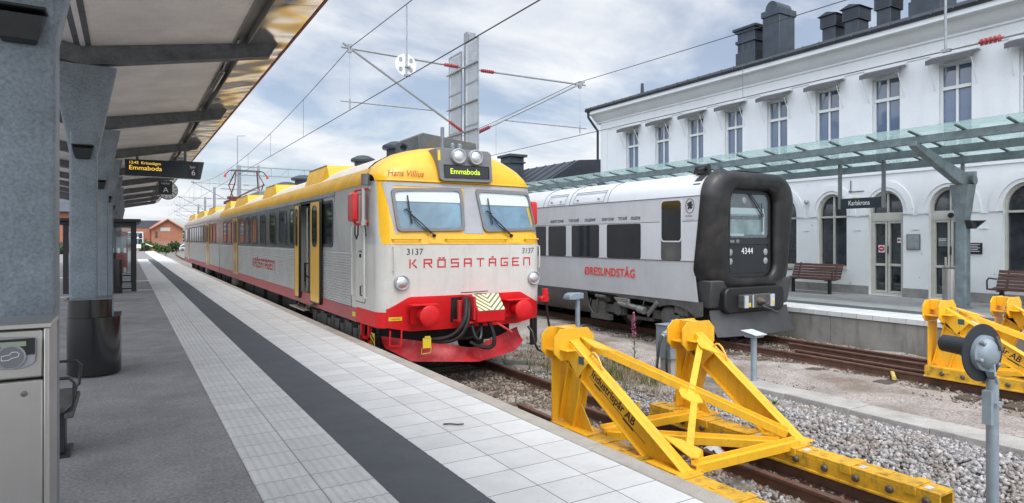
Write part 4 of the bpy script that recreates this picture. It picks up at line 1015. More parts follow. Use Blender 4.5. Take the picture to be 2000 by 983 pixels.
def sill(b):
    for y0, y1 in ((10.9, OP[0] - .2), (OP[0] - .2, 30.0), (30.14, 49.7)):
        b.prism([(XL - .014, .23), (XL + .05, .21), (XL + .05, .47), (XL - .014, .468)], lambda x, z, y: (x, y, z), y0 + .004, y1 - .004)
sl_ = MB(); sill(sl_); sl_.build('sole_bar', 'red_faded', t1, smooth=30)
# windows
mk('win_frame', (0.03, 0.032, 0.035), 0.4)
def sfr(u, v, w): return (XL - .002 - w, u, v)
def window(y0, y1, z0=1.525, z1=2.41):
    P_ = rrect(y0, y1, z0, z1, .09, 4)
    o = part('window', 'dark_glass', t1, lambda b: b.prism(inset(P_, .02), sfr, -.01, .004), smooth=30)
    part('frame', 'win_frame', o, lambda b: ring(b, P_, inset(P_, .045), sfr, -.005, .013))
    return o
for y0, y1 in ((15.78, 16.24), (16.62, 17.55), (18.0, 18.84), (19.48, 20.33), (20.87, 21.80), (22.17, 23.05), (23.38, 24.43), (26.50, 27.55), (27.9, 28.84), (31.55, 32.7), (32.9, 33.95)): window(y0, y1)
for k in range(8): window(36.0 + 1.2 * k, 36.95 + 1.2 * k)
window(47.2, 48.6)
# dark pillar panel and window nearest the cab
part('pillar_panel', 'cab_grey', t1, lambda b: b.prism([(13.9, 1.44), (11.92, 1.46), (12.36, 2.50), (13.9, 2.50)], sfr, .0, .003))
o = part('window', 'dark_glass', t1, lambda b: b.prism(rrect(12.43, 13.5, 1.56, 2.41, .08), sfr, -.01, .006)); part('frame', 'win_frame', o, lambda b: ring(b, rrect(12.38, 13.55, 1.52, 2.445, .1), rrect(12.44, 13.49, 1.58, 2.39, .07), sfr, -.004, .016))
# faded lettering along the ribs
blocktext('KRÖSATÅGEN', .36, .23, .22, .05, 'letter_red', t1, plane_fn((XL - .0125, 21.6, .845), (0, -1, 0), (0, 0, 1)))
# open sliding door
def leaf(y0, y1, x, slot):
    d = MB(); d.prism(rrect(y0, y1, .365, 2.45, .04, 3), lambda u, v, w: (x - w, u, v), -.04, .0); o = d.build('door', 'train_yellow', t1, smooth=30)
    part('seal', 'black', o, lambda b: ring(b, rrect(y0 - .045, y1 + .045, .33, 2.485, .06, 3), rrect(y0 + .005, y1 - .005, .37, 2.445, .04, 3), lambda u, v, w: (x - w, u, v), -.05, -.004))
    w_ = rrect(slot[0], slot[1], 1.53, 2.36, min(.16, (slot[1] - slot[0]) * .4), 6)
    part('door_window', 'dark_glass', o, lambda b: b.prism(w_, lambda u, v, w: (x - w, u, v), -.002, .004)); part('window_rim', 'win_frame', o, lambda b: ring(b, inset(w_, -.02), w_, lambda u, v, w: (x - w, u, v), -.002, .010))
    return o
leaf(13.16, 13.86, XL - .085, (13.32, 13.70)); leaf(14.98, 15.34, XL - .085, (15.06, 15.24))
def vest(b):
    b.box(XL + .9, XL + .92, OP[0], OP[1], .45, 2.5); b.box(XL + .02, XL + .9, OP[1], OP[1] + .03, .35, 2.5)
part('vestibule_wall', 'interior_pale', t1, vest); part('vestibule_side', 'under', t1, lambda b: (b.box(XL + .02, XL + .9, OP[0] - .03, OP[0], .2, 2.5), b.box(XL + .0, XL + .9, OP[0], OP[1], 2.46, 2.6)))
part('vestibule_floor', 'under_grey', t1, lambda b: (b.box(XL + .3, XL + .9, OP[0], OP[1], .2, .66), b.box(XL + .02, XL + .3, OP[0], OP[1], .2, .40)))
part('vestibule_rail', 'black_paint', t1, lambda b: (b.tube([(XL + .1, OP[1] - .08, .7), (XL + .1, OP[1] - .08, 1.12), (XL + .1, OP[1] - .35, 1.12)], .02, 8), b.tube([(XL + .1, OP[1] - .08, .82), (XL + .1, OP[1] - .6, .82)], .02, 8)))
part('grab_pole', 'steel', t1, lambda b: (b.cyl((XL + .12, OP[1] - .22, .4), (XL + .12, OP[1] - .22, 2.4), .018, 8), b.cyl((XL + .2, OP[0] + .35, .4), (XL + .2, OP[0] + .35, 2.4), .018, 8)))
part('door_header', 'black', t1, lambda b: b.box(XL - .03, XL + .1, 13.1, 15.4, 2.46, 2.50))
part('door_step', 'steel', t1, lambda b: [b.box(XL - .16, XL + .1, 14.15 + .2 * k, 14.34 + .2 * k, .115, .135) for k in range(7)])
part('step_arm', 'bolt', t1, lambda b: (b.tube([(XL - .05, 14.4, .12), (XL, 14.4, .25)], .02), b.tube([(XL - .05, 15.2, .12), (XL, 15.2, .25)], .02), b.tube([(XL - .06, 13.6, .32), (XL - .10, 13.9, .24), (XL - .02, 14.1, .12)], .025)))
def shut(y0, y1, split, m2):
    o = part('door', m2, t1, lambda b: b.prism([(y0, .40), (y1, .40), (y1, 2.46), (y0, 2.46)], sfr, 0, .02)); 
    part('door_gap', 'black', o, lambda b: (b.box(XL - .024, XL - .02, (y0 + y1) / 2 - .02, (y0 + y1) / 2 + .02, .4, 2.46), b.box(XL - .012, XL, y0 - .04, y0, .38, 2.48), b.box(XL - .012, XL, y1, y1 + .04, .38, 2.48)))
    for c in (.27, .73):
        yc = y0 + (y1 - y0) * c; w_ = rrect(yc - .14, yc + .14, 1.55, 2.34, .12, 5)
        part('door_window', 'dark_glass', o, lambda b: b.prism(w_, sfr, .015, .024)); part('window_rim', 'win_frame', o, lambda b: ring(b, inset(w_, -.025), w_, sfr, .015, .03))
mk('door_gold', (0.55, 0.30, 0.02), 0.35, 0, coat=.4)
shut(24.85, 25.98, 0, 'door_gold'); shut(34.25, 35.5, 0, 'door_gold'); shut(45.7, 46.8, 0, 'door_gold')
part('door_step', 'under_grey', t1, lambda b: [b.box(XL - .08, XL + .1, y, y + .9, .02, .22) for y in (24.95, 34.4)])
# cab side door, rails and the red tube
part('cab_door', 'train_white', t1, lambda b: b.prism(rrect(10.46, 10.98, .60, 2.44, .05), lambda u, v, w: (XL - w, u, v), .0, .006)); part('door_gap', 'dark_text', t1, lambda b: ring(b, rrect(10.445, 10.995, .585, 2.455, .06), rrect(10.458, 10.982, .598, 2.442, .05), lambda u, v, w: (XL - w, u, v), -.002, .003))
part('cab_door_rail', 'train_white', t1, lambda b: [b.tube([(XL, y, 1.90), (XL - .05, y, 1.88), (XL - .05, y, .70), (XL, y, .68)], .016, 8) for y in (11.03, 10.35)])
part('cab_door_handle', 'black', t1, lambda b: (b.tube([(XL - .004, 10.60, .88), (XL - .04, 10.60, .87), (XL - .04, 10.60, .72), (XL - .004, 10.60, .71)], .012, 6)))
part('cab_door_lock', 'black', t1, lambda b: (b.box(XL - .03, XL, 10.66, 10.70, 1.36, 1.42), b.box(XL - .03, XL, 10.62, 10.74, 1.46, 1.475)))
mk('can_red', (0.60, 0.012, 0.014), 0.35, 0, coat=.3)
mr = part('side_mirror_case', 'can_red', t1, lambda b: b.prism(rrect(10.47, 10.78, 1.97, 2.46, .05, 4), lambda u, v, w: (XL - .15 + w, u, v), -.06, .05), bevel=.03)
part('mirror_arm', 'can_red', mr, lambda b: b.tube([(XL - .15, 10.62, 2.42), (XL - .12, 10.58, 2.50), (XL - .05, 10.35, 2.51), (XL, 10.30, 2.51)], .018))
part('mirror_arm', 'can_red', mr, lambda b: (b.tube([(XL - .15, 10.65, 2.0), (XL - .12, 10.6, 1.93), (XL - .04, 10.35, 1.93), (XL, 10.30, 1.94)], .022)))
part('mirror_rod', 'steel', mr, lambda b: (b.cyl((XL - .06, 10.36, 1.92), (XL - .06, 10.36, 2.52), .035, 10), b.cyl((XL - .05, 10.36, 1.90), (XL - .05, 10.36, 2.0), .055, 10)))
part('air_hose', 'rubber', mr, lambda b: (b.tube([(XL - .1, 10.70, 1.99), (XL - .1, 10.71, 1.76), (XL - .1, 10.62, 1.68), (XL - .1, 10.54, 1.76), (XL - .1, 10.53, 1.92)], .014, 6), b.tube([(XL - .06, 10.40, 1.92), (XL - .06, 10.28, 1.90), (XL - .06, 10.24, 1.75), (XL - .06, 10.24, 1.72)], .012, 6)))
part('side_lamp', 'steel_dark', t1, lambda b: (b.cyl((XL - .03, 10.34, 2.58), (XL - .03, 10.34, 2.74), .075, 16), b.cyl((XL - .03, 10.34, 2.74), (XL - .03, 10.34, 2.76), .08, 16)))
part('right_mirror_case', 'can_red', t1, lambda b: b.prism(rrect(10.2, 10.5, 1.95, 2.40, .05, 4), lambda u, v, w: (XR + .06 + w, u, v), 0, .14), bevel=.03)
part('lower_label', 'label_yellow', t1, lambda b: (b.box(XL - .018, XL - .014, 10.95, 11.12, .315, .395)))
# roof gear
def pod(y0, y1):
    x0, x1, x2 = XC - 1.42, XC - 1.30, XC - .45
    b = MB(); zt = 3.26
    vs = [(x0, y0 + .10, 2.86), (x0, y1, 2.86), (x1, y1, zt), (x1, y0 - .0, zt), (x2, y0 - .0, zt + .02), (x2, y1, zt + .02), (x0 + .10, y0 - .30, 2.93), (x2, y0 - .55, zt - .02), (x2, y1, 3.1), (x0, y1, 2.8)]
    b.add(vs, [(0, 3, 2, 1), (3, 4, 5, 2), (0, 6, 3), (3, 6, 7, 4), (1, 2, 5, 8)]); o = b.build('roof_pod', 'pod_yellow', t1, smooth=0)
    part('pod_edge', 'steel', o, lambda q: (q.beam((x0 - .006, y0 + .1, 2.852), (x0 - .006, y1, 2.852), .014, .02), q.beam((x1 - .004, y0, zt + .004), (x1 - .004, y1, zt + .004), .02, .012)))
    part('pod_seam', 'steel_dark', o, lambda q: q.beam((x1 + .10, y0 - .045, zt + .002), (x0 + .11, y0 - .06, 2.90), .012, .012))
for y0, y1 in ((13.75, 15.3), (19.3, 20.8), (24.3, 26.8), (29.5 - .9, 29.9), (33.9, 36.6), (39.0, 42.6), (44.6, 48.6)): pod(y0, y1)
def mush(x, y, r, z=3.28, h=.30):
    part('roof_vent', 'roof_chimney', t1, lambda b: (b.lathe((x, y, z), (0, 0, 1), [(0, r * .70), (h * .62, r * .70), (h * .63, r * .96), (h * .72, r), (h * .80, r * .96), (h * .96, r * .5), (h, r * .2), (h * 1.01, 0)], 20)))
mush(4.98, 15.3, .30, 3.30, .44); mush(4.98, 13.0, .32, 3.30, .48); mush(4.98, 21.4, .42, 3.30, .48); mush(4.98, 24.0, .42, 3.30, .46)
mk('tarnish', (0.10, 0.115, 0.115), 0.5, 0.4, var=(3, .3), tint=(3.5, .5, .7, (.16, .12, .07), .8))
part('roof_box', 'tarnish', t1, lambda b: (b.prism([(4.75, 3.28), (4.75, 3.66), (4.85, 3.72), (6.0, 3.60), (6.05, 3.1)], lambda x, z, y: (x, y, z), 11.3, 12.5)), bevel=.015)
part('roof_box', 'galv_green', t1, lambda b: (b.box(4.5, 5.6, 26.8, 30, 3.3, 3.62), b.box(4.4, 5.5, 16.6, 17.6, 3.25, 3.48)), bevel=.03)
part('roof_horn', 'roof_chimney', t1, lambda b: b.lathe((4.50, 11.5, 3.40), (-.2, -1, 0), [(0, .03), (.12, .035), (.2, .085), (.21, .09), (.205, .07), (.1, .02)], 16))
part('antenna', 'galv', t1, lambda b: (b.cyl((4.98, 10.7, 3.28), (4.98, 10.7, 3.74), .035, 10), b.lathe((5.14, 10.6, 3.28), (0, 0, 1), [(0, .05), (.14, .045), (.17, .02), (.175, 0)], 12), b.lathe((5.26, 10.55, 3.28), (0, 0, 1), [(0, .05), (.13, .045), (.16, .02), (.165, 0)], 12)))
# pantograph
def panto(b):
    y = 33.2; xs = (4.30, 5.66)
    for x in xs:
        b.tube([(x, y + .9, 3.55), (x * .93 + .35, y - .9, 4.35), (x * .7 + 1.49, y, 5.0)], .028, 6); b.tube([(x, y - .9, 3.55), (x, y + .9, 4.35), (x * .7 + 1.49, y, 5.0)], .028, 6)
    b.tube([(4.30, y + .9, 3.55), (5.66, y + .9, 4.35)], .02, 6); b.tube([(5.66, y - .9, 4.3), (4.3, y + .9, 3.55)], .02, 6)
part('pantograph', 'pantored', t1, lambda b: (panto(b), b.box(4.1, 5.86, 32.0, 34.4, 3.42, 3.55), b.box(4.0, 5.96, 32.1, 32.3, 3.55, 3.68)))
part('collector_head', 'wire', t1, lambda b: (b.tube([(4.05, 33.2, 4.80), (4.2, 33.2, 4.98), (4.35, 33.2, 5.03), (5.61, 33.2, 5.03), (5.76, 33.2, 4.98), (5.91, 33.2, 4.80)], .025, 6), b.tube([(4.3, 33.4, 5.0), (5.66, 33.4, 5.0)], .022, 6)))
part('collector_horn', 'can_red', t1, lambda b: [b.lathe((x, 33.2, 4.86), (d, 0, -1), [(0, .03), (.2, .07), (.21, .0)], 10) for x, d in ((4.06, -.35), (5.90, .35))])
# underframe: bogies and equipment boxes in the dark
def under(b):
    b.box(XC - 1.1, XC + 1.2, 10.3, 29.8, -.15, .21); b.box(XC - 1.1, XC + 1.2, 30.3, 49.5, -.15, .21)
    for y in (16.2, 18.4, 20.6, 22.4, 36.0, 39, 42): b.box(XL + .14, XL + .9, y, y + 1.6, -.45, .2)
part('underframe', 'under', t1, under)
def bog(b, y, sides):
    for s_ in sides:
        x = XC + s_ * 1.05
        b.box(x - .09, x + .09, y - 1.7, y + 1.7, -.28, -.05)
        for q in (-1.25, 1.25):
            b.cyl((x - .05 * s_, y + q, -.13), (x - .25 * s_, y + q, -.13), .45, 24); b.box(x - .14, x + .14, y + q - .16, y + q + .16, -.30, .02)
            for r_ in (-.28, .28): b.lathe((x, y + q + r_, -.05), (0, 0, 1), [(.03 * k, .075 + .015 * (k % 2)) for k in range(9)], 10)
        b.cyl((x + .18 * s_, y - .5, .16), (x + .18 * s_, y - .2, -.3), .06, 10)
for y in (12.6, 27.5, 32.8, 47.0):
    for s_ in (-1, 1): bb = MB(); bog(bb, y, (s_,)); bb.build('bogie_side', 'under_grey', t1)
part('brake_gear', 'under_grey', t1, lambda b: [(b.cyl((XL + .08, y, .18), (XL + .08, y, -.25), .06, 10), b.cyl((XL + .1, y + .25, .1), (XL + .1, y + .25, -.35), .09, 10), b.box(XL + .04, XL + .2, y + .45, y + .75, -.2, .15)) for y in (10.9, 11.7, 12.6, 13.4)])
part('ladder_step', 'train_red', t1, lambda b: (b.box(XL + .02, XL + .08, 10.35, 10.40, -.25, .22), b.box(XL + .02, XL + .08, 10.72, 10.77, -.25, .22), b.box(XL + .02, XL + .14, 10.35, 10.77, -.25, -.21), b.box(XL + .02, XL + .14, 10.35, 10.77, -.02, .02)))
part('hazard_plate', 'label_yellow', t1, lambda b: b.box(XL + .04, XL + .05, 10.12, 10.32, -.2, .12)); part('hazard_stripes', 'black', t1, lambda b: [b.add([(XL + .037, 10.12, z), (XL + .037, 10.32, z + .10), (XL + .037, 10.32, z + .145), (XL + .037, 10.12, z + .045)], [(0, 1, 2, 3)]) for z in (-.19, -.10, -.01)])
# ------------------------------------------------------------ grey train with the black rubber front
X2 = 12.08; H2 = 1.48; S2 = X2 - H2
t2 = thing('intercity_train', 'silver grey train with thick black rubber ring front numbered 4344', 'train', (X2, 10, RZ))
def ext2(b, pr, y0, y1, both=True):
    n = len(pr)
    for s_ in ((-1, 1) if both else (-1,)):
        b.add([(X2 + s_ * x, y0, z) for x, z in pr] + [(X2 + s_ * x, y1, z) for x, z in pr], [(i, i + 1, n + i + 1, n + i) for i in range(n - 1)])
def yn(z): return 9.61 + .20 * max(0, (2.6 - z) / 1.6 if z > 1.0 else 1.0) - .12 * max(0, 1.0 - z)
def sidep(b, pts, y1):
    """side skin whose near end follows the slanted nose joint"""
    n = len(pts)
    for s_ in (-1, 1):
        b.add([(X2 + s_ * x, yn(z), z) for x, z in pts] + [(X2 + s_ * x, y1, z) for x, z in pts], [(i, i + 1, n + i + 1, n + i) for i in range(n - 1)])
LOW = [(H2 - .015 - .03 * (1.18 - z), z) for z in np.linspace(.30, 1.185, 5)]
part('lower_side', 'ic_silver', t2, lambda b: sidep(b, LOW, 30))
part('mid_side', 'ic_light', t2, lambda b: sidep(b, [(H2, 1.195), (H2, 1.5), (H2, 2.0), (H2, 2.07)], 30)); part('upper_side', 'ic_silver', t2, lambda b: sidep(b, [(H2, 2.08), (H2 - .005, 2.3), (H2 - .012, 2.615)], 30))
RF = [(H2 - .012, 2.63), (H2 - .05, 2.78), (H2 - .15, 2.94), (H2 - .34, 3.08), (H2 - .62, 3.17), (H2 - 1.0, 3.215), (0, 3.225)]
part('roof', 'ic_light', t2, lambda b: ext2(b, RF, 9.6, 30), smooth=60)
part('panel_seam', 'dark_text', t2, lambda b: [ext2(b, [(H2 + .002, z), (H2 - .006, z + .012)], 9.62 if z > 2 else 9.8, 30, False) for z in (1.184, 2.618, 2.069)])
def hatch(b, y0, y1):
    f = lambda u, v: (X2 - H2 + .012 + .155 * ((v) ** 1.6) - .012, u, 2.66 + .29 * v)
    for a_, c_ in (((y0, 0), (y1, 0)), ((y0, 1), (y1, 1)), ((y0, .84), (y1, .84)), ((y0, 0), (y0, 1)), ((y1, 0), (y1, 1))):
        pts = [Vector(f(a_[0] + (c_[0] - a_[0]) * t, a_[1] + (c_[1] - a_[1]) * t)) + Vector((-.004, 0, .004)) for t in np.linspace(0, 1, 8)]; b.tube([tuple(p) for p in pts], .006, 4)
    for y in (y0 + .2, y1 - .2): b.box(X2 - H2 + .0, X2 - H2 + .03, y, y + .06, 2.73, 2.76)
part('roof_hatch', 'box_grey', t2, lambda b: (hatch(b, 12.9, 14.2), hatch(b, 14.6, 15.45)))
part('roof_seam', 'dark_text', t2, lambda b: [b.tube([(X2 - x - .003, y, z + .003) for x, z in RF[:5]], .006, 4) for y in (12.75, 14.4, 15.7)])
def s2(u, v, w): return (S2 - w, u, v)
def win2(poly, w=.006, name='window', m='ic_glass'): return part(name, m, t2, lambda b: b.prism(poly, s2, -.01, w), smooth=30)
for y0, y1 in ((11.50, 12.76), (13.08, 14.28), (14.55, 15.42), (15.55, 17.0), (17.3, 18.5), (18.8, 20)): win2(rrect(y0, y1, 1.20, 2.055, .05))
o = win2(rrect(10.19, 10.82, 1.19, 2.50, .07), .003, 'cab_panel', 'ic_dark')
o = win2(rrect(10.19, 10.80, 1.64, 2.55, .09)); part('frame', 'ic_light', o, lambda b: ring(b, rrect(10.16, 10.83, 1.61, 2.585, .11), rrect(10.19, 10.80, 1.64, 2.55, .09), s2, -.005, .012), smooth=30)
sf2 = lambda y, z, sh=0: plane_fn((S2 - .004, y, z), (0, -1, 0), (0, 0, 1))
for i, s_ in enumerate(('SILENT ZONE', 'TYST KUPÉ', 'STILLEZONE', 'SILENT ZONE', 'TYST KUPÉ', 'STILLEZONE')): text(s_, .105, 'dark_text', t2, sf2((15.33, 14.44, 13.70, 12.97, 12.33, 11.86)[i], 2.155), shear=.25, sx=(.80, .72, .62, .58, .50, .46)[i] * 1.28, bold=.002)
text('ØRESUNDSTÅG', .29, 'letter_ic', t2, plane_fn((S2 + .001, 13.72, .735), (0, -1, 0), (0.03, 0, 1)), sx=.98, bold=.004)
em = part('emblem', 'dark_text', t2, lambda b: ring(b, [(9.935 + .128 * math.cos(t), 2.41 + .165 * math.sin(t)) for t in np.linspace(0, 2 * pi, 32, endpoint=False)], [(9.935 + .118 * math.cos(t), 2.41 + .153 * math.sin(t)) for t in np.linspace(0, 2 * pi, 32, endpoint=False)], s2, .002, .005))
part('bird', 'dark_text', em, lambda b: b.prism([(10.02, 2.47), (9.96, 2.49), (9.90, 2.52), (9.875, 2.50), (9.91, 2.46), (9.86, 2.45), (9.845, 2.42), (9.89, 2.41), (9.86, 2.37), (9.90, 2.345), (9.95, 2.36), (9.99, 2.33), (10.0, 2.37), (9.97, 2.40), (10.02, 2.42), (9.99, 2.44)], s2, .002, .005))
text('Bra Miljöval', .06, 'dark_text', t2, sf2(10.06, 2.17), sx=.72)
part('fine_print', 'box_grey', t2, lambda b: b.box(S2 - .004, S2 + .01, 9.80, 10.07, 2.10, 2.106))
# nose ring
def sq(t, hw, z0, z1, r):
    """rounded rectangle by angle parameter t in 0..1"""
    P_ = rrect(-hw, hw, z0, z1, r, 14); n = len(P_); return P_
def ringnose(b):
    rows = 16; N = None; vs = []
    for j in range(rows + 1):
        t = j / rows; a = t * pi
        k = t * t * (3 - 2 * t)
        # from the outer edge, bulging forward, to the inner edge
        hw = 1.50 + (.76 - 1.50) * k; z0 = .47 + (.83 - .47) * k; z1 = 3.20 + (2.79 - 3.20) * k; r = .62 + (.30 - .62) * k
        P_ = sq(0, hw, z0, z1, r); N = len(P_)
        yo = 9.70 + (9.50 - 9.70) * t - .24 * math.sin(a) ** .8
        for x, z in P_:
            y = yo + (.18 * max(0, min(1, (z - 1.0) / 1.8)) * -0.0) + (.0)
            lean = .12 * (1 - max(0, min(1, (z - .5) / 2.2)))       # the foot of the ring sits a little back
            vs.append((X2 + x, y + (yn(max(.6, z)) + .012 - 9.70) * (1 - t) if j < 3 else y + (yn(max(.6, z)) - 9.70) * (1 - t), z))
    fs = [(j * N + i, j * N + (i + 1) % N, (j + 1) * N + (i + 1) % N, (j + 1) * N + i) for j in range(rows) for i in range(N)]
    b.add(vs, fs)
rg = part('rubber_ring', 'rubber', t2, ringnose, smooth=70)
def rimsk(b):
    P0 = rrect(-1.455, 1.455, .48, 3.17, .60, 14); vs = []
    for y in (9.74, 9.95): vs += [(X2 + x, y + (.08 if z < 1.6 else 0), z) for x, z in P0]
    n = len(P0); b.add(vs, [(i, (i + 1) % n, n + (i + 1) % n, n + i) for i in range(n)])
part('ring_back', 'black_paint', t2, rimsk, smooth=60)
DO = rrect(11.30, 12.80, .80, 2.80, .22, 6); yw_ = 9.55
fy = lambda u, w, t: (u, yw_ - t, w)
dr = part('front_door', 'rubber', t2, lambda b: b.prism(rrect(11.2, 12.95, .75, 2.85, .25, 6), fy, -.06, -.0))
part('door_frame', 'black_paint', dr, lambda b: (ring(b, rrect(11.31, 12.79, .83, 2.76, .2, 6), rrect(11.37, 12.73, .90, 2.70, .16, 6), fy, 0, .02), b.box(11.36, 12.74, yw_ - .018, yw_, 1.56, 1.70)))
ws = part('windscreen', 'windscreen', t2, lambda b: b.prism(rrect(11.38, 12.72, 1.71, 2.69, .12, 5), fy, .012, .015)); 
part('cab_interior', 'door_glass', ws, lambda b: b.prism(rrect(11.38, 12.72, 1.71, 2.69, .12, 5), fy, .001, .004)); mk('cab_teal', (0.16, 0.21, 0.205), 0.5, var=(3, .5)); mk('cab_pale', (0.40, 0.46, 0.45), 0.5)
part('cab_fittings', 'cab_teal', ws, lambda b: (b.box(11.42, 12.60, yw_ - .007, yw_ - .004, 1.78, 2.12), b.box(11.42, 12.62, yw_ - .009, yw_ - .007, 2.2, 2.30)))
part('cab_trim', 'cab_pale', ws, lambda b: (b.box(11.40, 12.58, yw_ - .0105, yw_ - .0092, 2.24, 2.38), b.box(12.52, 12.60, yw_ - .0105, yw_ - .0092, 1.78, 2.24), b.box(11.42, 11.9, yw_ - .0105, yw_ - .0092, 1.75, 1.80)))
part('lower_window', 'dark_glass', dr, lambda b: b.prism(rrect(11.40, 12.72, .92, 1.545, .1, 5), fy, .0, .012)); part('gauge', 'box_grey', dr, lambda b: (b.box(11.42, 11.56, yw_ - .024, yw_ - .018, 1.60, 1.66), b.box(11.62, 11.72, yw_ - .024, yw_ - .018, 1.60, 1.67)))
part('wiper', 'black_paint', dr, lambda b: (b.tube([(12.02, yw_ - .03, 2.70), (12.28, yw_ - .05, 2.42), (12.50, yw_ - .045, 2.18)], .012, 6), b.tube([(12.10, yw_ - .03, 2.70), (12.36, yw_ - .05, 2.42), (12.54, yw_ - .045, 2.20)], .010, 6), b.tube([(12.46, yw_ - .045, 2.50), (12.48, yw_ - .045, 2.2), (12.48, yw_ - .045, 1.85)], .012, 6)))
mk('pale_lens', (0.34, 0.37, 0.36), 0.15, 0.3)
for lx, lz in ((11.43, 1.385), (11.43, 1.18), (12.64, 1.385), (12.64, 1.18), (11.90, 2.55)):
    part('headlight', 'pale_lens', dr, lambda b: b.lathe((lx, yw_ - .008, lz), (0, -1, 0), [(0, .075), (.012, .075), (.02, .06), (.024, .0)], 20))
text('4344', .20, 'white_text', dr, plane_fn((11.80, yw_ - .016, 1.345), (1, 0, 0), (0, 0, 1)), sx=1.0)
part('roof_horn', 'black_paint', t2, lambda b: (b.box(11.0, 11.25, 9.9, 10.2, 3.14, 3.24), b.cyl((11.05, 9.8, 3.28), (11.05, 10.15, 3.28), .07, 12), b.tube([(10.75, 9.85, 3.2), (10.95, 9.85, 3.25), (11.2, 9.95, 3.25)], .03, 8)))
# below the ring
part('lower_fairing', 'ic_fairing', t2, lambda b: b.prism([(10.68, .78), (10.74, .18), (13.38, .18), (13.44, .78)], lambda x, z, y: (x, y + (.12 - .15 * z), z), 9.40, 9.9), bevel=.03)
part('coupler_housing', 'black', t2, lambda b: b.prism(rrect(11.0, 13.0, .06, .62, .16, 6), lambda x, z, y: (x, y, z), 9.30, 9.75), bevel=.03)
ck = part('coupler', 'under_grey', t2, lambda b: (b.prism(rrect(11.42, 12.46, .17, .46, .02), lambda x, z, y: (x, y, z), 9.16, 9.33)), bevel=.01)
part('coupler_plate', 'mesh_plate', ck, lambda b: (b.box(11.44, 11.56, 9.145, 9.16, .18, .45), b.box(12.30, 12.44, 9.145, 9.16, .18, .45), b.box(11.70, 11.73, 9.145, 9.16, .18, .45)))
part('coupler_cone', 'bolt', ck, lambda b: (b.lathe((11.93, 9.16, .31), (0, -1, 0), [(0, .10), (.05, .09), (.16, .03), (.165, 0)], 16), b.lathe((12.17, 9.165, .32), (0, -1, 0), [(0, .11), (.01, .11), (.012, .09), (-.0, .08)], 18), b.tube([(12.0, 9.13, .2), (12.2, 9.03, .12), (12.35, 8.98, .05)], .016, 6)))
part('coupler_label', 'label_yellow', ck, lambda b: (b.box(11.585, 11.64, 9.152, 9.16, .20, .29), b.box(12.36, 12.41, 9.135, 9.145, .22, .30)))
def plough2(b):
    def fn(u, v, o=0):
        d = -1.32 + 2.64 * u; return (X2 + d, 9.36 + .16 * (abs(d) / 1.32) ** 2 - .22 * (1 - v) ** 1.7 + o, -.42 + .55 * v)
    b.shell(fn, 18, 10, .02)
part('snow_plough', 'ic_fairing', t2, plough2, smooth=60)
# skirts and bogie
part('skirt', 'ic_dark', t2, lambda b: ext2(b, [(H2 - .03, .298), (H2 - .06, .1), (H2 - .16, -.15), (H2 - .36, -.34)], 13.62, 30), smooth=60)
def arch(b):
    out = [(9.62, .30), (9.62, .0)] + [(10.5 - .75 * math.cos(t), -.25 + .42 * math.sin(t)) for t in np.linspace(.5, 2.2, 10)] + [(11.1, .17), (11.7, .22), (12.3, .20), (12.5, .26), (13.6, .27), (13.6, .30)]
    b.prism(out, lambda y, z, x: (S2 + .05 + x, y, z), 0, .02)
part('skirt_edge', 'ic_dark', t2, arch)
part('underframe', 'under', t2, lambda b: (b.box(S2 + .55, X2 + 1.0, 9.7, 30, -.35, .31), b.box(S2 + .1, S2 + .6, 9.75, 13.65, .20, .31)))
bg = part('bogie', 'under_grey', t2, lambda b: (b.box(S2 + .2, S2 + .36, 10.2, 13.5, -.22, -.02), b.box(S2 + .12, S2 + .38, 13.0, 13.55, -.40, .05), b.box(S2 + .15, S2 + .4, 12.85, 13.3, .05, .2), b.box(S2 + .2, S2 + .42, 11.3, 12.2, -.30, .05)))
for y in (12.45, 10.45):
    part('wheel', 'under', bg, lambda b: b.lathe((S2 + .72, y, -.13), (-1, 0, 0), [(0, .40), (.1, .44), (.13, .44), (.14, .40), (.12, .28)], 32)); part('wheel_disc', 'sleeper_grey', bg, lambda b: b.cyl((S2 + .60, y, -.13), (S2 + .59, y, -.13), .33, 32))
    part('axle_box', 'under_grey', bg, lambda b: (b.box(S2 + .14, S2 + .36, y - .2, y + .2, -.24, .06), b.cyl((S2 + .1, y, -.13), (S2 + .2, y, -.13), .13, 16)))
mk('pipe_grey', (0.20, 0.20, 0.195), 0.5, 0.4, var=(8, .2)); mk('vent_pale', (0.27, 0.25, 0.2), 0.7, 0, var=(8, .2))
part('pipe', 'pipe_grey', t2, lambda b: (b.cyl((S2 + .06, 12.35, .06), (S2 + .08, 11.55, -.02), .065, 14), b.cyl((S2 + .05, 12.0, .03), (S2 + .05, 12.0, .2), .05, 12), b.cyl((S2 + .05, 11.62, -.02), (S2 + .05, 11.40, -.05), .09, 14), b.cyl((S2 + .05, 10.98, .2), (S2 + .05, 11.28, -.10), .05, 14), b.cyl((S2 + .05, 11.20, -.03), (S2 + .05, 11.30, -.16), .03, 10)))
part('louvre', 'vent_pale', t2, lambda b: [b.box(S2 + .02, S2 + .06, 12.0, 12.5 - .05 * k, .17 - .045 * k, .20 - .045 * k) for k in range(4)])
part('damper', 'under_grey', t2, lambda b: (b.cyl((S2 + .08, 13.3, .18), (S2 + .08, 12.9, .17), .05, 12), b.cyl((S2 + .1, 13.25, .1), (S2 + .1, 13.35, -.3), .03, 8), b.box(S2 + .06, S2 + .2, 12.75, 13.5, -.42, -.28), b.tube([(S2 + .05, 11.42, .22), (S2 + .04, 11.5, .0), (S2 + .05, 11.35, -.12)], .012, 6), b.tube([(S2 + .05, 13.5, .1), (S2 + .03, 13.55, -.1), (S2 + .06, 13.4, -.3)], .015, 6)))
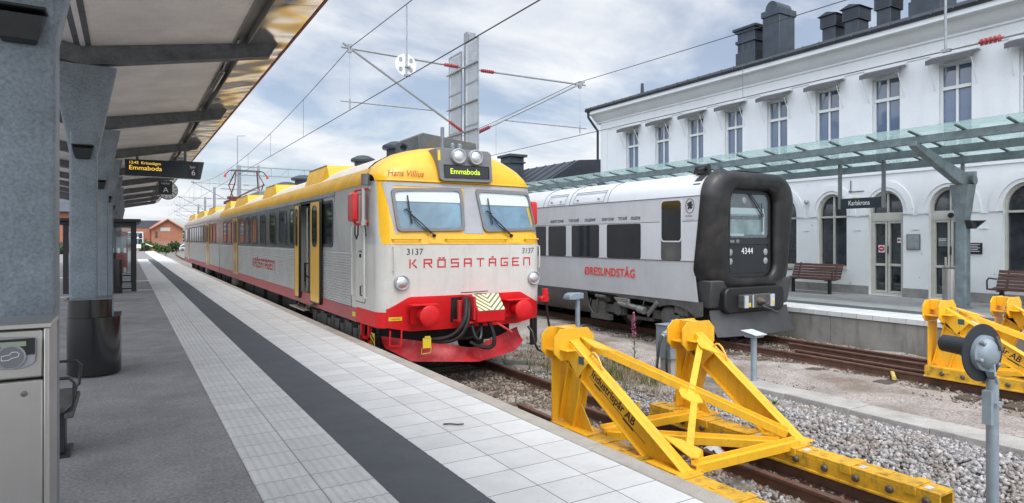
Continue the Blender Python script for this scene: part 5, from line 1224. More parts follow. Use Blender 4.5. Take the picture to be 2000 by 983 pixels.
part('brake_unit', 'under_grey', t2, lambda b: (b.lathe((S2 + .25, 10.75, -.12), (-1, 0, 0), [(0, .26), (.08, .25), (.14, .18), (.15, 0)], 18), b.box(S2 + .1, S2 + .3, 10.1, 10.5, -.05, .18)))

mk('plate_teal', (0.04, 0.085, 0.10), 0.35)
# ------------------------------------------------------------ buffer stops
def ibeam(b, xc, p, q, depth, half=.0675, ep=(0, 0), eq=(0, 0), t=.013):
    """rolled I section in the YZ plane centred on x=xc; ep/eq lengthen (lower, upper) edge at p and (upper, lower) at q"""
    p = Vector(p); q = Vector(q); d = (q - p).normalized(); n = Vector((-d.y, d.x))
    if n.y > 0: n = -n           # n points down
    P_ = [p + n * depth / 2 - d * ep[0], p - n * depth / 2 - d * ep[1], q - n * depth / 2 + d * eq[0], q + n * depth / 2 + d * eq[1]]
    f = lambda y, z, x: (x, y, z)
    b.prism([tuple(v_) for v_ in P_], f, xc - .006, xc + .006)
    for i0, i1, sg in ((0, 3, -1), (1, 2, 1)):
        a = P_[i0]; c = P_[i1]; b.prism([tuple(a), tuple(c), tuple(c + n * sg * t), tuple(a + n * sg * t)], f, xc - half, xc + half)
def oct_(cx, cz, w, h, c): return [(cx - w + c, cz - h), (cx + w - c, cz - h), (cx + w, cz - h + c), (cx + w, cz + h - c), (cx + w - c, cz + h), (cx - w + c, cz + h), (cx - w, cz + h - c), (cx - w, cz - h + c)]
Y0, Z0 = 5.0, -.58
L_ = lambda y, z: (y - Y0, z - Z0)
bs = thing('buffer_stop', 'large yellow steel buffer stop with braced frame standing next to the white paving', 'buffer stop', (0, 0, 0), 'yellow buffer stops at the track ends')
fx = lambda x, z, y: (x, y, z)
fyz = lambda y, z, x: (x, y, z)
DIAG = {}
for s_, xc, dy, dt in ((-1, -.71, 0, 0), (1, .945, -.20, .02)):
    # top flange line from the head down to the clamp beam
    pt = Vector((5.76 + dy * 1.3 - Y0, .585 + dt - Z0)); qt = Vector((4.0 - Y0, -.415 - Z0)); d = (qt - pt).normalized(); n = Vector((d.y, -d.x)); n = n if n.y < 0 else -n
    dep = .265; pc = pt + n * dep / 2; qc = qt + n * dep / 2; DIAG[s_] = (pt, qt, d, n)
    part('diagonal', 'stop_yellow', bs, lambda b: ibeam(b, xc, pc, qc, dep, .0675, (-.10, 0), (0, -.12)), bevel=.002)
    part('post', 'stop_yellow', bs, lambda b: ibeam(b, xc, (5.58 + dy - Y0, .34 - Z0), (5.79 + dy * .7 - Y0, -.408 - Z0), .265, .0675), bevel=.002)
    yn_, yfar = 5.71 + dy * 1.45 - Y0, 5.95 + dy * 1.45 - Y0; zc = 1.085
    part('head', 'stop_yellow', bs, lambda b: b.prism(oct_(xc, zc, .275, .175, .09), fx, yn_ - .008, yn_ + .008), bevel=.002)
    part('head', 'stop_yellow', bs, lambda b: (b.prism(oct_(xc, zc, .275, .175, .09), fx, yfar - .008, yfar + .008), b.box(xc - .07, xc + .07, yn_ + .009, yfar - .009, 1.10, 1.255), b.box(xc - .22, xc + .22, yn_ + .009, yfar - .009, 1.005, 1.02)), bevel=.002)
    part('head_plate', 'stop_yellow', bs, lambda b: b.box(xc - .15, xc + .13, yfar - .03, yfar - .012, .20, .91), bevel=.002)
    part('head_plate', 'stop_yellow', bs, lambda b: (b.prism([(yn_ - .009, .91), (yn_ - .009, 1.10), tuple(pt + d * .10 + n * .014), tuple(pt + d * .46 + n * .014), tuple(pt + d * .40 + n * .262)], fyz, xc - .078, xc - .0685), b.box(xc - .20, xc - .075, yn_ - .14, yn_ - .01, 1.03, 1.042)), bevel=.002)
    part('name_plate', 'plate_teal', bs, lambda b: b.box(xc - .082, xc - .079, yn_ - .28, yn_ - .19, .90, .985)) if s_ < 0 else None
    yb_ = 5.79 + dy * .7 - Y0
    part('gusset', 'stop_yellow', bs, lambda b: b.prism([(yb_ - .15, .172), (yb_ - .44, .172), (yb_ - .155, .52)], fyz, xc - .008, xc + .008), bevel=.002)
    part('foot_plate', 'stop_yellow', bs, lambda b: (b.box(xc - .14, xc + .14, yb_ - .46, yb_ + .18, .171, .184)), bevel=.002)
    part('foot_plate', 'stop_yellow', bs, lambda b: (b.box(xc - .14, xc + .14, 3.98 - Y0, 4.42 - Y0, .1712, .183)), bevel=.002)
    xr = -.7525 if s_ < 0 else .80
    ye = 2.62 if s_ > 0 else 2.2
    def base(b):
        b.box(xr - .115, xr + .115, ye - Y0, 5.98 - Y0, .145, .17)
        for sg in (-1, 1):
            b.box(xr + sg * .105 - .012, xr + sg * .105 + .012, ye - Y0, 5.98 - Y0, .012, .1435)
            b.box(xr + sg * .12 - .018, xr + sg * .12 + .018, ye - .01 - Y0, 5.99 - Y0, .0, .022)
        for k in range(6):
            y = 2.80 + .56 * k - Y0; b.box(xr - .135, xr + .135, y, y + .10, .1715, .1825); b.box(xr - .138, xr - .119, y, y + .10, .10, .18)
            b.box(xr - .06, xr + .10, y + .28, y + .34, .1706, .178)
    bp_ = part('rail_clamp', 'stop_base', bs, base, bevel=.003)
    for k in range(11): part('clamp_bolt', 'bolt', bp_, lambda b: b.lathe((xr - .119, 2.72 - Y0 + .30 * k, .082), (-1, 0, 0), [(0, .036), (.010, .034), (.026, .025), (.032, 0)], 12))
    for k in range(4): part('clamp_mark', 'mesh_plate', bp_, lambda b: b.box(xr - .07, xr + .02, ye + .1 - Y0 + .56 * k, ye + .15 - Y0 + .56 * k, .1705, .1716))
    lg = lambda t, h: tuple([xc + .02, *(pt + d * t - n * h)])
    part('lifting_lug', 'stop_yellow', bs, lambda b: b.tube([lg(.36, 0), lg(.37, .05), lg(.40, .075), lg(.46, .075), lg(.52, .05), lg(.60, .008)], .012, 8))
V_ = lambda x, y, z: Vector((x - 4.98, y - Y0, z - Z0))
def angle(b, p, q, w=.075, t=.012):
    b.beam(p, q, w, t); d = (q - p).normalized(); r = d.cross(Vector((0, 0, 1))).normalized(); u = r.cross(d)
    b.beam(p + r * (w / 2 - t / 2) - u * (w / 2), q + r * (w / 2 - t / 2) - u * (w / 2), t, w - .002)
    b.beam(p - r * (w / 2 - t / 2) + u * .022, q - r * (w / 2 - t / 2) + u * .022, t, .03)
part('brace', 'stop_yellow', bs, lambda b: angle(b, V_(4.47, 5.63, .50), V_(5.84, 4.14, -.315), .07), bevel=.002)
part('brace', 'stop_yellow', bs, lambda b: b.beam(V_(5.72, 5.20, .44), V_(5.12, 4.79, .02), .07, .012, (0, -.5, .87)))
part('brace', 'stop_yellow', bs, lambda b: b.beam(V_(5.10, 4.72, -.02), V_(4.50, 4.22, -.25), .07, .012, (0, -.5, .87)))
part('brace_plate', 'stop_yellow', bs, lambda b: b.prism([(5.02, 4.86), (5.12, 4.92), (5.24, 4.80), (5.17, 4.66), (5.04, 4.68), (4.98, 4.78)], lambda x, y, w: V_(x, y, -.005 + (y - 4.75) * .50 + w), 0, .012))
part('brace_plate', 'stop_yellow', bs, lambda b: b.prism([(4.35, 5.76), (4.44, 5.60), (4.52, 5.28), (4.34, 5.44)], lambda x, y, w: V_(x, y, .54 + (y - 5.6) * .30 + w), 0, .012))
part('brace_plate', 'stop_yellow', bs, lambda b: b.prism([(5.83, 5.32), (5.70, 5.24), (5.66, 5.14), (5.83, 4.98)], lambda x, y, w: V_(x, y, .45 + (y - 5.2) * .50 + w), 0, .012))
part('brace_plate', 'stop_yellow', bs, lambda b: b.prism([(4.34, 4.42), (4.48, 4.30), (4.55, 4.12), (4.42, 4.03), (4.34, 4.06)], lambda x, y, w: V_(x, y, -.26 + (y - 4.2) * .30 + w), 0, .012))
part('brace_plate', 'stop_yellow', bs, lambda b: b.beam(V_(4.53, 4.10, -.48), V_(4.53, 4.12, -.28), .06, .012, (0, 1, 0)))
for xa, ya, xb, yb2 in ((4.36, 5.33, 5.80, 5.27), (4.36, 4.04, 5.80, 4.0)): part('cross_bar', 'stop_yellow', bs, lambda b: angle(b, V_(xa, ya, -.36), V_(xb, yb2, -.36), .075), bevel=.002)
part('cross_bar', 'stop_yellow', bs, lambda b: angle(b, V_(4.40, 5.30, -.39), V_(5.72, 4.14, -.40), .075), bevel=.002)
pt, qt, d, n = DIAG[-1]
dv = Vector((0, d.x, d.y)); up = Vector((0, -n.x, -n.y)); p0 = Vector((-.71 - .0075, *(pt + d * .50 + n * .150)))
text('Industrispår AB', .128, 'dark_text', bs, plane_fn(p0, dv, up), sx=.95, bold=.003)
part('underline', 'dark_text', bs, lambda b: (lambda f: (b.add([f(-.02, -.030), f(.98, -.030), f(.98, -.023), f(-.02, -.023)], [(0, 1, 2, 3)]), b.add([f(.08, -.046), f(.22, -.046), f(.20, -.031), f(.10, -.031)], [(0, 1, 2, 3)]), b.add([f(.60, -.046), f(.80, -.046), f(.78, -.031), f(.62, -.031)], [(0, 1, 2, 3)])))(plane_fn(p0, dv, up)))
bs.location = (4.98, Y0, Z0)
b2 = dup(bs, (12.1, Y0 - .55, Z0), 'yellow steel buffer stop farther right against the station platform wall')

# ------------------------------------------------------------ small things between the tracks
sg = thing('dwarf_signal', 'grey post with a round black backed signal lamp turned away at right', 'signal', (5.53, 2.2, -.75))
part('post', 'post_blue', sg, lambda b: b.cyl((5.53, 2.2, -.76), (5.53, 2.2, .63), .040, 20)); 
sd = Vector((.20, .98, .0)).normalized(); sc_ = Vector((5.476, 2.24, .822))
part('back_disc', 'signal_black', sg, lambda b: b.lathe(sc_, sd, [(0, .215), (.008, .217), (.012, .21)], 40)); 
lp = part('lamp_housing', 'post_blue', sg, lambda b: b.lathe(sc_ - sd * .001, -sd, [(0, .135), (.03, .132), (.035, .112), (.06, .10), (.08, .07), (.088, .03), (.089, 0)], 28))
sr_ = Vector((sd.y, -sd.x, 0))
for t in (.9, 2.3, 3.5, 5.5): part('clamp', 'tube_grey', lp, lambda b: b.lathe(sc_ + sr_ * math.cos(t) * .115 + Vector((0, 0, math.sin(t) * .115)) - sd * .02, -sd, [(0, .016), (.05, .016), (.055, .009)], 8))
part('latch', 'bolt', lp, lambda b: b.beam(sc_ + sr_ * .05 - sd * .10 + Vector((0, 0, .03)), sc_ + sr_ * .05 - sd * .06 + Vector((0, 0, .13)), .025, .02))
part('visor', 'signal_black', sg, lambda b: b.cone(sc_ + sd * .012 + Vector((0, 0, .02)), sc_ + sd * .30 + Vector((0, 0, .03)), .072, .066, 24, False)); part('lens', 'dark_glass', sg, lambda b: b.cyl(sc_ + sd * .013, sc_ + sd * .02, .08, 24))
part('bracket', 'post_blue', sg, lambda b: (b.beam(sc_ - sd * .05 + Vector((0, 0, -.12)), (5.53, 2.2, .635), .05, .03), b.tube([sc_ - sd * .12 - sr_ * .06 + Vector((0, 0, -.06)), sc_ - sd * .14 - sr_ * .08 + Vector((0, 0, -.14)), sc_ - sd * .13 - sr_ * .04 + Vector((0, 0, -.20)), (5.53, 2.17, .62)], .007, 6)))
part('rear_plate', 'post_blue', sg, lambda b: (b.box(5.435, 5.485, 2.17, 2.23, .30, .55), b.box(5.48, 5.585, 2.15, 2.25, .44, .46)))
jb = thing('power_box', 'grey electric cabinet with plugged black cable behind the near buffer stop', 'electric box', (8.1, 7.8, -.75))
part('cabinet', 'box_blue', jb, lambda b: b.box(7.86, 8.34, 7.80, 8.15, -.37, .19), bevel=.012); part('lid', 'box_blue', jb, lambda b: b.box(7.85, 8.35, 7.79, 8.16, .192, .205)); part('seam', 'steel_dark', jb, lambda b: [b.box(7.87, 8.33, 7.796, 7.7995, z, z + .005) for z in (-.22, -.18, .04, .07)])
part('foot', 'concrete_pale', jb, lambda b: (b.box(7.92, 8.14, 7.85, 8.1, -.80, -.38), b.box(8.18, 8.32, 7.85, 8.05, -.80, -.40)))
mk('cap_blue', (0.02, 0.045, 0.42), 0.35); mk('cap_cream', (0.62, 0.52, 0.26), 0.4)
part('lamp_cap', 'cap_blue', jb, lambda b: b.lathe((8.02, 7.92, .205), (0, 0, 1), [(0, .048), (.06, .048), (.085, .03), (.09, 0)], 16)); part('lamp_cap', 'cap_cream', jb, lambda b: b.lathe((8.13, 7.92, .205), (0, 0, 1), [(0, .042), (.06, .042), (.085, .026), (.09, 0)], 16))
pg = part('plug', 'tube_grey', jb, lambda b: (b.cone((7.86, 7.86, .11), (7.66, 7.80, .04), .045, .036, 14), b.cyl((7.74, 7.83, .07), (7.71, 7.82, .06), .055, 14)))
part('cable', 'rubber', pg, lambda b: (b.tube([(7.66, 7.80, .04), (7.59, 7.78, -.05), (7.53, 7.76, -.3), (7.49, 7.75, -.55), (7.47, 7.74, -.75)], .022, 8), b.tube([(7.86, 7.86, -.12), (7.78, 7.8, -.2), (7.75, 7.78, -.4), (7.76, 7.78, -.7), (7.8, 7.74, -.74)], .021, 8)))
p1 = thing('lamp_post', 'short grey post with a rounded hood by the red cow catcher', 'post', (8.70, 11.5, -.75))
part('post', 'post_blue', p1, lambda b: b.cyl((8.70, 11.5, -.76), (8.70, 11.5, .44), .055, 18)); part('hood', 'post_blue', p1, lambda b: (b.prism([(8.38, .33), (8.38, .38), (8.42, .44), (8.50, .47), (8.66, .47), (8.66, .33)], lambda x, z, y: (x, y, z), 11.36, 11.62), b.box(8.60, 8.80, 11.4, 11.6, .34, .468)), bevel=.01)
p2 = thing('box_post', 'short grey post with a square slanted box on top by the concrete strip', 'post', (8.72, 6.8, -.75))
part('post', 'post_blue', p2, lambda b: b.cyl((8.72, 6.8, -.76), (8.72, 6.8, .08), .048, 18)); part('box', 'box_blue', p2, lambda b: b.prism([(6.71, .08), (6.89, .08), (6.93, .175), (6.67, .125)], lambda y, z, x: (x, y, z), 8.60, 8.84), bevel=.008); part('lid', 'mesh_plate', p2, lambda b: b.prism([(6.655, .127), (6.945, .179), (6.945, .188), (6.655, .136)], lambda y, z, x: (x, y, z), 8.58, 8.86))
mk('peg', (0.62, 0.46, 0.12), .5)
tag(part('marker_peg', 'peg', None, lambda b: b.cone((6.02, 6.58, -.76), (6.02, 6.58, -.56), .032, .028, 12), loc=(6.02, 6.58, -.76)), 'short yellow peg standing in the ballast beyond the left diagonal', 'peg')
tag(part('yellow_pipe', 'peg', None, lambda b: b.cyl((11.06, 5.82, -.67), (11.42, 6.05, -.62), .035, 12), loc=(11.2, 5.9, -.7)), 'loose yellow pipe lying across a sleeper beside the far buffer stop', 'pipe')
tag(part('wooden_board', 'sleeper_grey', None, lambda b: b.prism([(6.15, 10.4), (6.85, 10.05), (6.95, 10.25), (6.3, 10.7)], lambda x, y, z: (x, y, z), -.72, -.69), loc=(6.5, 10.4, -.72)), 'weathered loose board lying beside the rail under the red front', 'board')
def bag(b):
    n = 7; P_ = []
    for j in range(n):
        for i in range(n): P_.append((5.58 + .05 * i + random.uniform(-.02, .02), 4.78 + .045 * j + random.uniform(-.02, .02), -.70 + .07 * math.sin(i * .52) * math.sin(j * .52) + random.uniform(0, .035)))
    b.add(P_, [(j * n + i, j * n + i + 1, (j + 1) * n + i + 1, (j + 1) * n + i) for j in range(n - 1) for i in range(n - 1)])
lb = part('litter_bag', ['white', 'poster_red'], None, bag, loc=(5.7, 4.9, -.72)); tag(lb, 'crumpled white and red plastic wrapper lying between the rails', 'litter')
for p in lb.data.polygons:
    if p.index % 6 in (2, 3) and p.index < 14: p.material_index = 1

# ------------------------------------------------------------ plants
def blades(b, x, y, z, n, h, spread, w=.006, tone=None):
    for k in range(n):
        a = random.uniform(0, 2 * pi); r = random.uniform(0, spread); hh = h * random.uniform(.5, 1.1); lx, ly = random.gauss(0, .3) * hh, random.gauss(0, .3) * hh
        px, py = x + r * math.cos(a), y + r * math.sin(a); dx, dy = math.cos(a + 1.5) * w, math.sin(a + 1.5) * w
        b.add([(px - dx, py - dy, z), (px + dx, py + dy, z), (px + lx * .4 + dx * .7, py + ly * .4 + dy * .7, z + hh * .6), (px + lx, py + ly, z + hh), (px + lx * .4 - dx * .7, py + ly * .4 - dy * .7, z + hh * .6)], [(0, 1, 2, 3, 4)])
def toned(o):
    me = o.data; at = me.attributes.new('tone', 'FLOAT', 'FACE'); at.data.foreach_set('value', np.random.uniform(.15, .85, len(me.polygons)).astype(np.float32)); return o
def gr(b):
    for k in range(420):
        x = random.gauss(7.5, .55); y = random.gauss(8.7, .9)
        if x < 6.6 or x > 8.3: continue
        blades(b, x, y, -.75, 7, .16, .10, .004)
    for k in range(90): blades(b, random.gauss(6.75, .18), random.gauss(9.8, .8), -.75, 7, .15, .09, .004)
tag(toned(part('dry_grass', 'dry', None, gr, smooth=0)), 'dry straw coloured grass around the grey electric cabinet', 'grass', kind='stuff')
def gr2(b):
    for k in range(110): blades(b, random.gauss(7.2, .5), random.gauss(9.0, .8), -.75, 6, .2, .10, .006)
tag(toned(part('green_grass', 'leaf', None, gr2, smooth=0)), 'thin green weeds mixed into the dry grass behind the buffer stop', 'grass', kind='stuff')
fw = thing('fireweed', 'single tall fireweed stem with a pink flower spike behind the yellow brace', 'flower', (8.5, 9.4, -.75))
part('stem', 'leaf', fw, lambda b: b.tube([(8.51, 9.4, -.76), (8.49, 9.4, -.3), (8.46, 9.4, .24)], .007, 6))
def petals(b):
    for k in range(150):
        t = random.uniform(0, 1) ** .8; z = -.28 + .52 * t; r = .05 * (1 - t * .75); a = random.uniform(0, 2 * pi); c = Vector((8.475 + r * math.cos(a), 9.4 + r * math.sin(a), z)); e = Vector((random.gauss(0, 1), random.gauss(0, 1), random.gauss(0, 1))).normalized() * .018; g = Vector((random.gauss(0, 1), random.gauss(0, 1), random.gauss(0, 1))).normalized() * .014
        b.add([c - e, c + g, c + e, c - g], [(0, 1, 2, 3)])
toned(part('flower_spike', 'pink', fw, petals, smooth=0)); 
def lvs(b, x, y, z0, z1, n, l):
    for k in range(n):
        z = z0 + (z1 - z0) * k / n; a = k * 2.4; d = Vector((math.cos(a), math.sin(a), .55)) * l; s_ = Vector((-math.sin(a), math.cos(a), 0)) * l * .10; c = Vector((x, y, z)); b.add([c, c + d * .5 + s_, c + d, c + d * .5 - s_], [(0, 1, 2, 3)])
toned(part('leaf', 'leaf', fw, lambda b: lvs(b, 8.5, 9.4, -.7, -.25, 26, .12), smooth=0))
def weed(label, x, y, n, h):
    o = thing('weed', label, 'weed', (x, y, -.72), 'weeds in the ballast'); toned(part('leaf', 'leaf', o, lambda b: (blades(b, x, y, -.74, n, h, .06, .014), lvs(b, x, y, -.72, -.6, 14, .12)), smooth=0))
weed('bright green leafy weed at the foot of the right diagonal', 7.72, 5.68, 34, .17); weed('green weed close behind the grey electric cabinet', 7.95, 9.0, 24, .28); weed('low green weed left of the plugged cable', 7.0, 8.6, 22, .22)
# ------------------------------------------------------------ overhead line
def insul(b, p, q, r=.055, n=7):
    p = Vector(p); q = Vector(q); L = (q - p).length; pr = [(0, .02)]
    for k in range(n):
        a = L * (.08 + .84 * k / n); w = L * .84 / n; pr += [(a, .026), (a + w * .15, r), (a + w * .5, r), (a + w * .65, .026)]
    b.lathe(p, q - p, pr + [(L, .02)], 12)
def cantilever(m_, xm, y, xt, s_, zt=6.65):
    """bracket arms from the mast at xm to the track at xt"""
    a0 = Vector((xm + s_ * .2, y, 6.62)); a1 = Vector((xt + s_ * .22, y, zt + .02)); c0 = Vector((xm + s_ * .12, y, 4.72)); c1 = Vector((xt + s_ * .18, y, zt + .13))
    def along(a, b_, d): return a + (b_ - a).normalized() * d
    part('bracket_tube', 'tube_grey', m_, lambda b: (b.tube([along(a0, a1, .65), a1], .03, 8), b.tube([along(c0, c1, .65), c1], .034, 8), b.tube([along(a0, a1, -.25), along(a0, a1, .14)], .025, 8), b.tube([along(c0, c1, -.2), along(c0, c1, .14)], .028, 8)))
    part('registration_arm', 'tube_grey', m_, lambda b: (b.tube([along(c0, c1, 1.15), Vector((xt - s_ * .05 + s_ * .3, y, 5.27))], .02, 6), b.tube([Vector((xt, y, zt)), Vector((xt, y, 5.05))], .006, 4), b.cyl((xt, y, 5.1), (xt, y, 5.35), .022, 6), b.box(xt - .05, xt + .05, y - .04, y + .04, zt - .1, zt + .12)))
    part('insulator', 'insulator', m_, lambda b: (insul(b, along(a0, a1, .14), along(a0, a1, .66)), insul(b, along(c0, c1, .14), along(c0, c1, .66))))
def mast(label, x, y, zt, tracks, group, screen=False):
    m_ = thing('catenary_mast', label, 'mast', (x, y, -.8), group)
    part('pole', 'tube_grey', m_, lambda b: (b.box(x - .13, x - .115, y - .12, y + .12, -.8, zt), b.box(x + .115, x + .13, y - .12, y + .12, -.8, zt), b.box(x - .115, x + .115, y - .01, y + .01, -.8, zt), b.box(x - .10, x + .10, y - .13, y - .115, zt - .7, zt - .02)))
    for xt, s_ in tracks: cantilever(m_, x, y, xt, s_)
    if screen:
        for y0, y1, z1 in ((16.55, 17.35, 7.12), (15.52, 16.28, 7.30)):
            pn = part('perforated_screen', 'mesh_plate', m_, lambda b: (b.box(8.31, 8.318, y0, y1, 2.5, z1)))
            part('screen_frame', 'tube_grey', pn, lambda b: ([b.box(8.295, 8.33, y0, y1, z - .02, z + .02) for z in np.linspace(2.5, z1, 5)], b.box(8.295, 8.33, y0 - .02, y0 + .015, 2.5, z1), b.box(8.295, 8.33, y1 - .015, y1 + .02, 2.5, z1)))
            part('screen_holes', 'tube_grey', pn, lambda b: [b.box(8.306, 8.3095, y0 + .06 + .05 * i, y0 + .075 + .05 * i, 2.6, z1 - .08) for i in range(int((y1 - y0 - .12) / .05))])
        part('screen_rod', 'tube_grey', m_, lambda b: [b.tube([(8.27, 15.45, z), (8.27, 17.45, z)], .025, 8) for z in (4.75, 5.55, 6.6)])
    return m_
mast('tall catenary mast with perforated screens rising behind the yellow cab roof', 8.5, 16.4, 7.65, [(4.98, -1), (12.5, 1)], 'catenary masts along the tracks', True)
FARL = ['grey catenary mast rising behind the red pantograph', 'grey catenary mast left of the train roof, third along the line', 'thin far catenary mast, fourth along the line', 'thin far catenary mast, fifth along the line', 'faint farthest catenary mast above the end of the train']
for i, (y, dx) in enumerate(((62, 0), (84, .3), (104, 1.2), (126, 2.2), (150, 4.2))):
    mast(FARL[i], 8.7 + dx, y, 8.4 if i == 0 else 8.0, [(4.98 + dx, -1), (12.5 + dx, 1)], 'catenary masts along the tracks')
gt = thing('portal_gantry', 'grey lattice portal gantry spanning the tracks behind the train roof', 'gantry', (8, 66, -.8))
def gant(b):
    for z in (8.7, 7.9): b.beam((9.0, 66, z), (26, 66, z), .12, .10)
    for k in range(22): x = 9.0 + .8 * k; b.beam((x, 66, 7.9), (x + .8 * ((k % 2)), 66, 8.7), .04, .04)
    b.box(10.9, 11.1, 65.9, 66.1, -.8, 8.9); b.box(25.9, 26.1, 65.9, 66.1, -.8, 8.7); b.beam((7.6, 66, 6.5), (20, 66, 6.3), .10, .10)
part('truss', 'tube_grey', gt, gant, smooth=0)
def line(label, x, sup, yend, contact=5.05):
    o = thing('overhead_wire', label, 'wire', (x, 16, 5), 'overhead lines above the tracks')
    part('contact_wire', 'wire', o, lambda b: b.tube([(x, y, contact) for y in np.linspace(-4, yend, 14)], .011, 5))
    ys = [-30] + sup
    def sag(y):
        for a, c in zip(ys, ys[1:]):
            if a <= y <= c: t = (y - a) / (c - a); return 6.68 - 1.0 * min(1, (c - a) / 46) * t * (1 - t) * 4 * (.35 if a < 0 else 1)
        return 6.68
    part('messenger_wire', 'wire', o, lambda b: b.tube([(x, y, sag(y)) for y in np.linspace(-4, yend, 70)], .010, 5))
    part('dropper', 'wire', o, lambda b: [b.tube([(x, y, contact), (x, y, sag(y))], .005, 4) for y in np.arange(21.5, yend, 5.6)] + [b.tube([(x, y, contact), (x, y, sag(y))], .005, 4) for y in (9.9,) if x > 9])
    return o
line('contact and messenger wires running above the yellow and white train', 4.98, [16.4, 62, 84, 104], 104)
w2 = line('contact and messenger wires running above the grey train', 12.3, [16.4, 62, 84], 84, 4.98)
part('wire_insulator', 'insulator', w2, lambda b: (insul(b, (12.3, 5.10, 4.99), (12.3, 4.72, 4.99), .06, 5))); part('drop_rod', 'tube_grey', w2, lambda b: (b.cyl((12.3, 5.6, 4.98), (12.3, 5.6, 6.7), .022, 8), b.box(12.26, 12.34, 5.52, 5.66, 4.96, 5.01), b.cyl((12.3, 5.35, 4.985), (12.3, 4.4, 4.985), .022, 6)))
sd_ = thing('disc_sign', 'round white disc sign hanging on a rod from the overhead wire', 'sign', (4.98, 12.45, 5.3))
part('rod', 'tube_grey', sd_, lambda b: (b.cyl((4.98, 12.45, 5.06), (4.98, 12.45, 6.55), .016, 8), b.box(4.93, 5.06, 12.42, 12.47, 5.07, 5.11), b.box(4.95, 5.06, 12.42, 12.47, 5.25, 5.285)))
part('disc', 'disc_white', sd_, lambda b: b.lathe((4.97, 12.47, 5.31), (0, 1, 0), [(0, .232), (.008, .232)], 36))
part('disc_slots', 'tube_grey', sd_, lambda b: [b.prism(rrect(4.97 + i * .115 - .035, 4.97 + i * .115 + .035, 5.31 + j * .10 - .045, 5.31 + j * .10 + .045, .02), lambda u, w, t: (u, t, w), 12.464, 12.4695) for i in (-1, 1) for j in (-1, 1)])

# ------------------------------------------------------------ white station building
FX = 19.3
sb_ = thing('station_building', 'long white two storey station building with black roof and arched ground floor', 'building', (FX + 3, 10, 0))
YW = [21.5 - 1.85 * i for i in range(12)]
YA = [12.10, 10.41, 8.72, 6.95, 13.85, 15.6, 17.35, 19.1, 20.85]
def facade(y0, y1, z0, z1, holes, m, name, th=.35):
    cu = bpy.data.curves.new('f', 'CURVE'); cu.dimensions = '2D'; cu.fill_mode = 'BOTH'; cu.extrude = th / 2
    for poly in [[(y0, z0), (y1, z0), (y1, z1), (y0, z1)]] + holes:
        s_ = cu.splines.new('POLY'); s_.points.add(len(poly) - 1); s_.use_cyclic_u = True
        for p, (u, v) in zip(s_.points, poly): p.co = (u, v, 0, 1)
    ob = bpy.data.objects.new('f', cu); SC.collection.objects.link(ob); dg = bpy.context.evaluated_depsgraph_get(); me0 = bpy.data.meshes.new_from_object(ob.evaluated_get(dg))
    b = MB(); b.add([(FX + th / 2 + v.co.z, v.co.x, v.co.y) for v in me0.vertices], [tuple(p.vertices) for p in me0.polygons]); bpy.data.objects.remove(ob); bpy.data.curves.remove(cu); bpy.data.meshes.remove(me0)
    return b.build(name, m, sb_, smooth=0)
WH = .40
up_h = [[(y - WH, 4.12), (y + WH, 4.12), (y + WH, 6.50), (y - WH, 6.50)] for y in YW]
def archp(y, hw, z0, zs): return [(y - hw, z0), (y + hw, z0)] + [(y + hw * math.cos(t), zs + hw * math.sin(t) * 1.25) for t in np.linspace(0, pi, 20)]
lo_h = [archp(y, .50, (.006 if i in (1, 2) else .78), 2.50) for i, y in enumerate(YA)]
facade(-6, 23.7, 3.55, 7.30, up_h, 'stucco', 'upper_wall'); facade(-6, 23.7, 0, 3.548, lo_h, 'stucco_low', 'lower_wall')
part('gable_wall', 'stucco', sb_, lambda b: b.box(FX + .36, FX + 9, 23.4, 23.7, 0, 7.9)); part('back_wall', 'stucco', sb_, lambda b: b.box(FX + 9, FX + 9.3, -6, 23.7, 0, 7.9)); part('interior', 'under', sb_, lambda b: b.box(FX + 1.2, FX + 1.25, -6, 23.4, 0, 7.6))
def plinth_(b):
    ys = [-6, 8.22, 9.22, 9.91, 10.91, 23.72]
    for i in range(0, 6, 2): b.box(FX - .05, FX - .002, ys[i], ys[i + 1], 0, .26)
part('plinth', 'plinth', sb_, plinth_)
# frieze, cornice and roof edge
def corn(b):
    pr = [(FX - .002, 7.18), (FX - .05, 7.20), (FX - .05, 7.26), (FX - .12, 7.30), (FX - .22, 7.38), (FX - .33, 7.50), (FX - .36, 7.54), (FX - .52, 7.55), (FX - .56, 7.58), (FX - .56, 7.72), (FX + .3, 7.72), (FX + .3, 7.18)]
    b.prism(pr, lambda x, z, y: (x, y, z), -6, 23.95)
part('cornice', 'stucco', sb_, corn, smooth=40)
part('moulding', 'stucco', sb_, lambda b: (b.box(FX - .03, FX - .002, -6, 23.2, 6.80, 6.83), b.box(FX - .03, FX - .002, 23.17, 23.2, 4.0, 6.80), b.box(FX - .04, FX - .002, -6, 23.7, 3.62, 3.74)))
part('roof', 'roof_black', sb_, lambda b: (b.prism([(FX - .62, 7.725), (FX - .66, 7.80), (FX - .60, 7.90), (FX + 4.6, 9.4), (FX + 9.8, 7.9), (FX + 9.8, 7.725)], lambda x, z, y: (x, y, z), -6, 24.1)))
part('roof_seams', 'roof_chimney', sb_, lambda b: [b.beam((FX - .665, y, 7.76), (FX - .60, y, 7.91), .03, .03) for y in np.arange(-6, 24, .55)])
part('downpipe', 'roof_black', sb_, lambda b: (b.tube([(FX - .60, 23.9, 7.7), (FX - .58, 23.9, 7.45), (FX - .25, 23.85, 7.05), (FX - .08, 23.82, 6.85), (FX - .08, 23.82, .2)], .06, 10), b.lathe((FX - .60, 23.9, 7.66), (0, 0, 1), [(0, .07), (.15, .12), (.2, .13)], 12)))
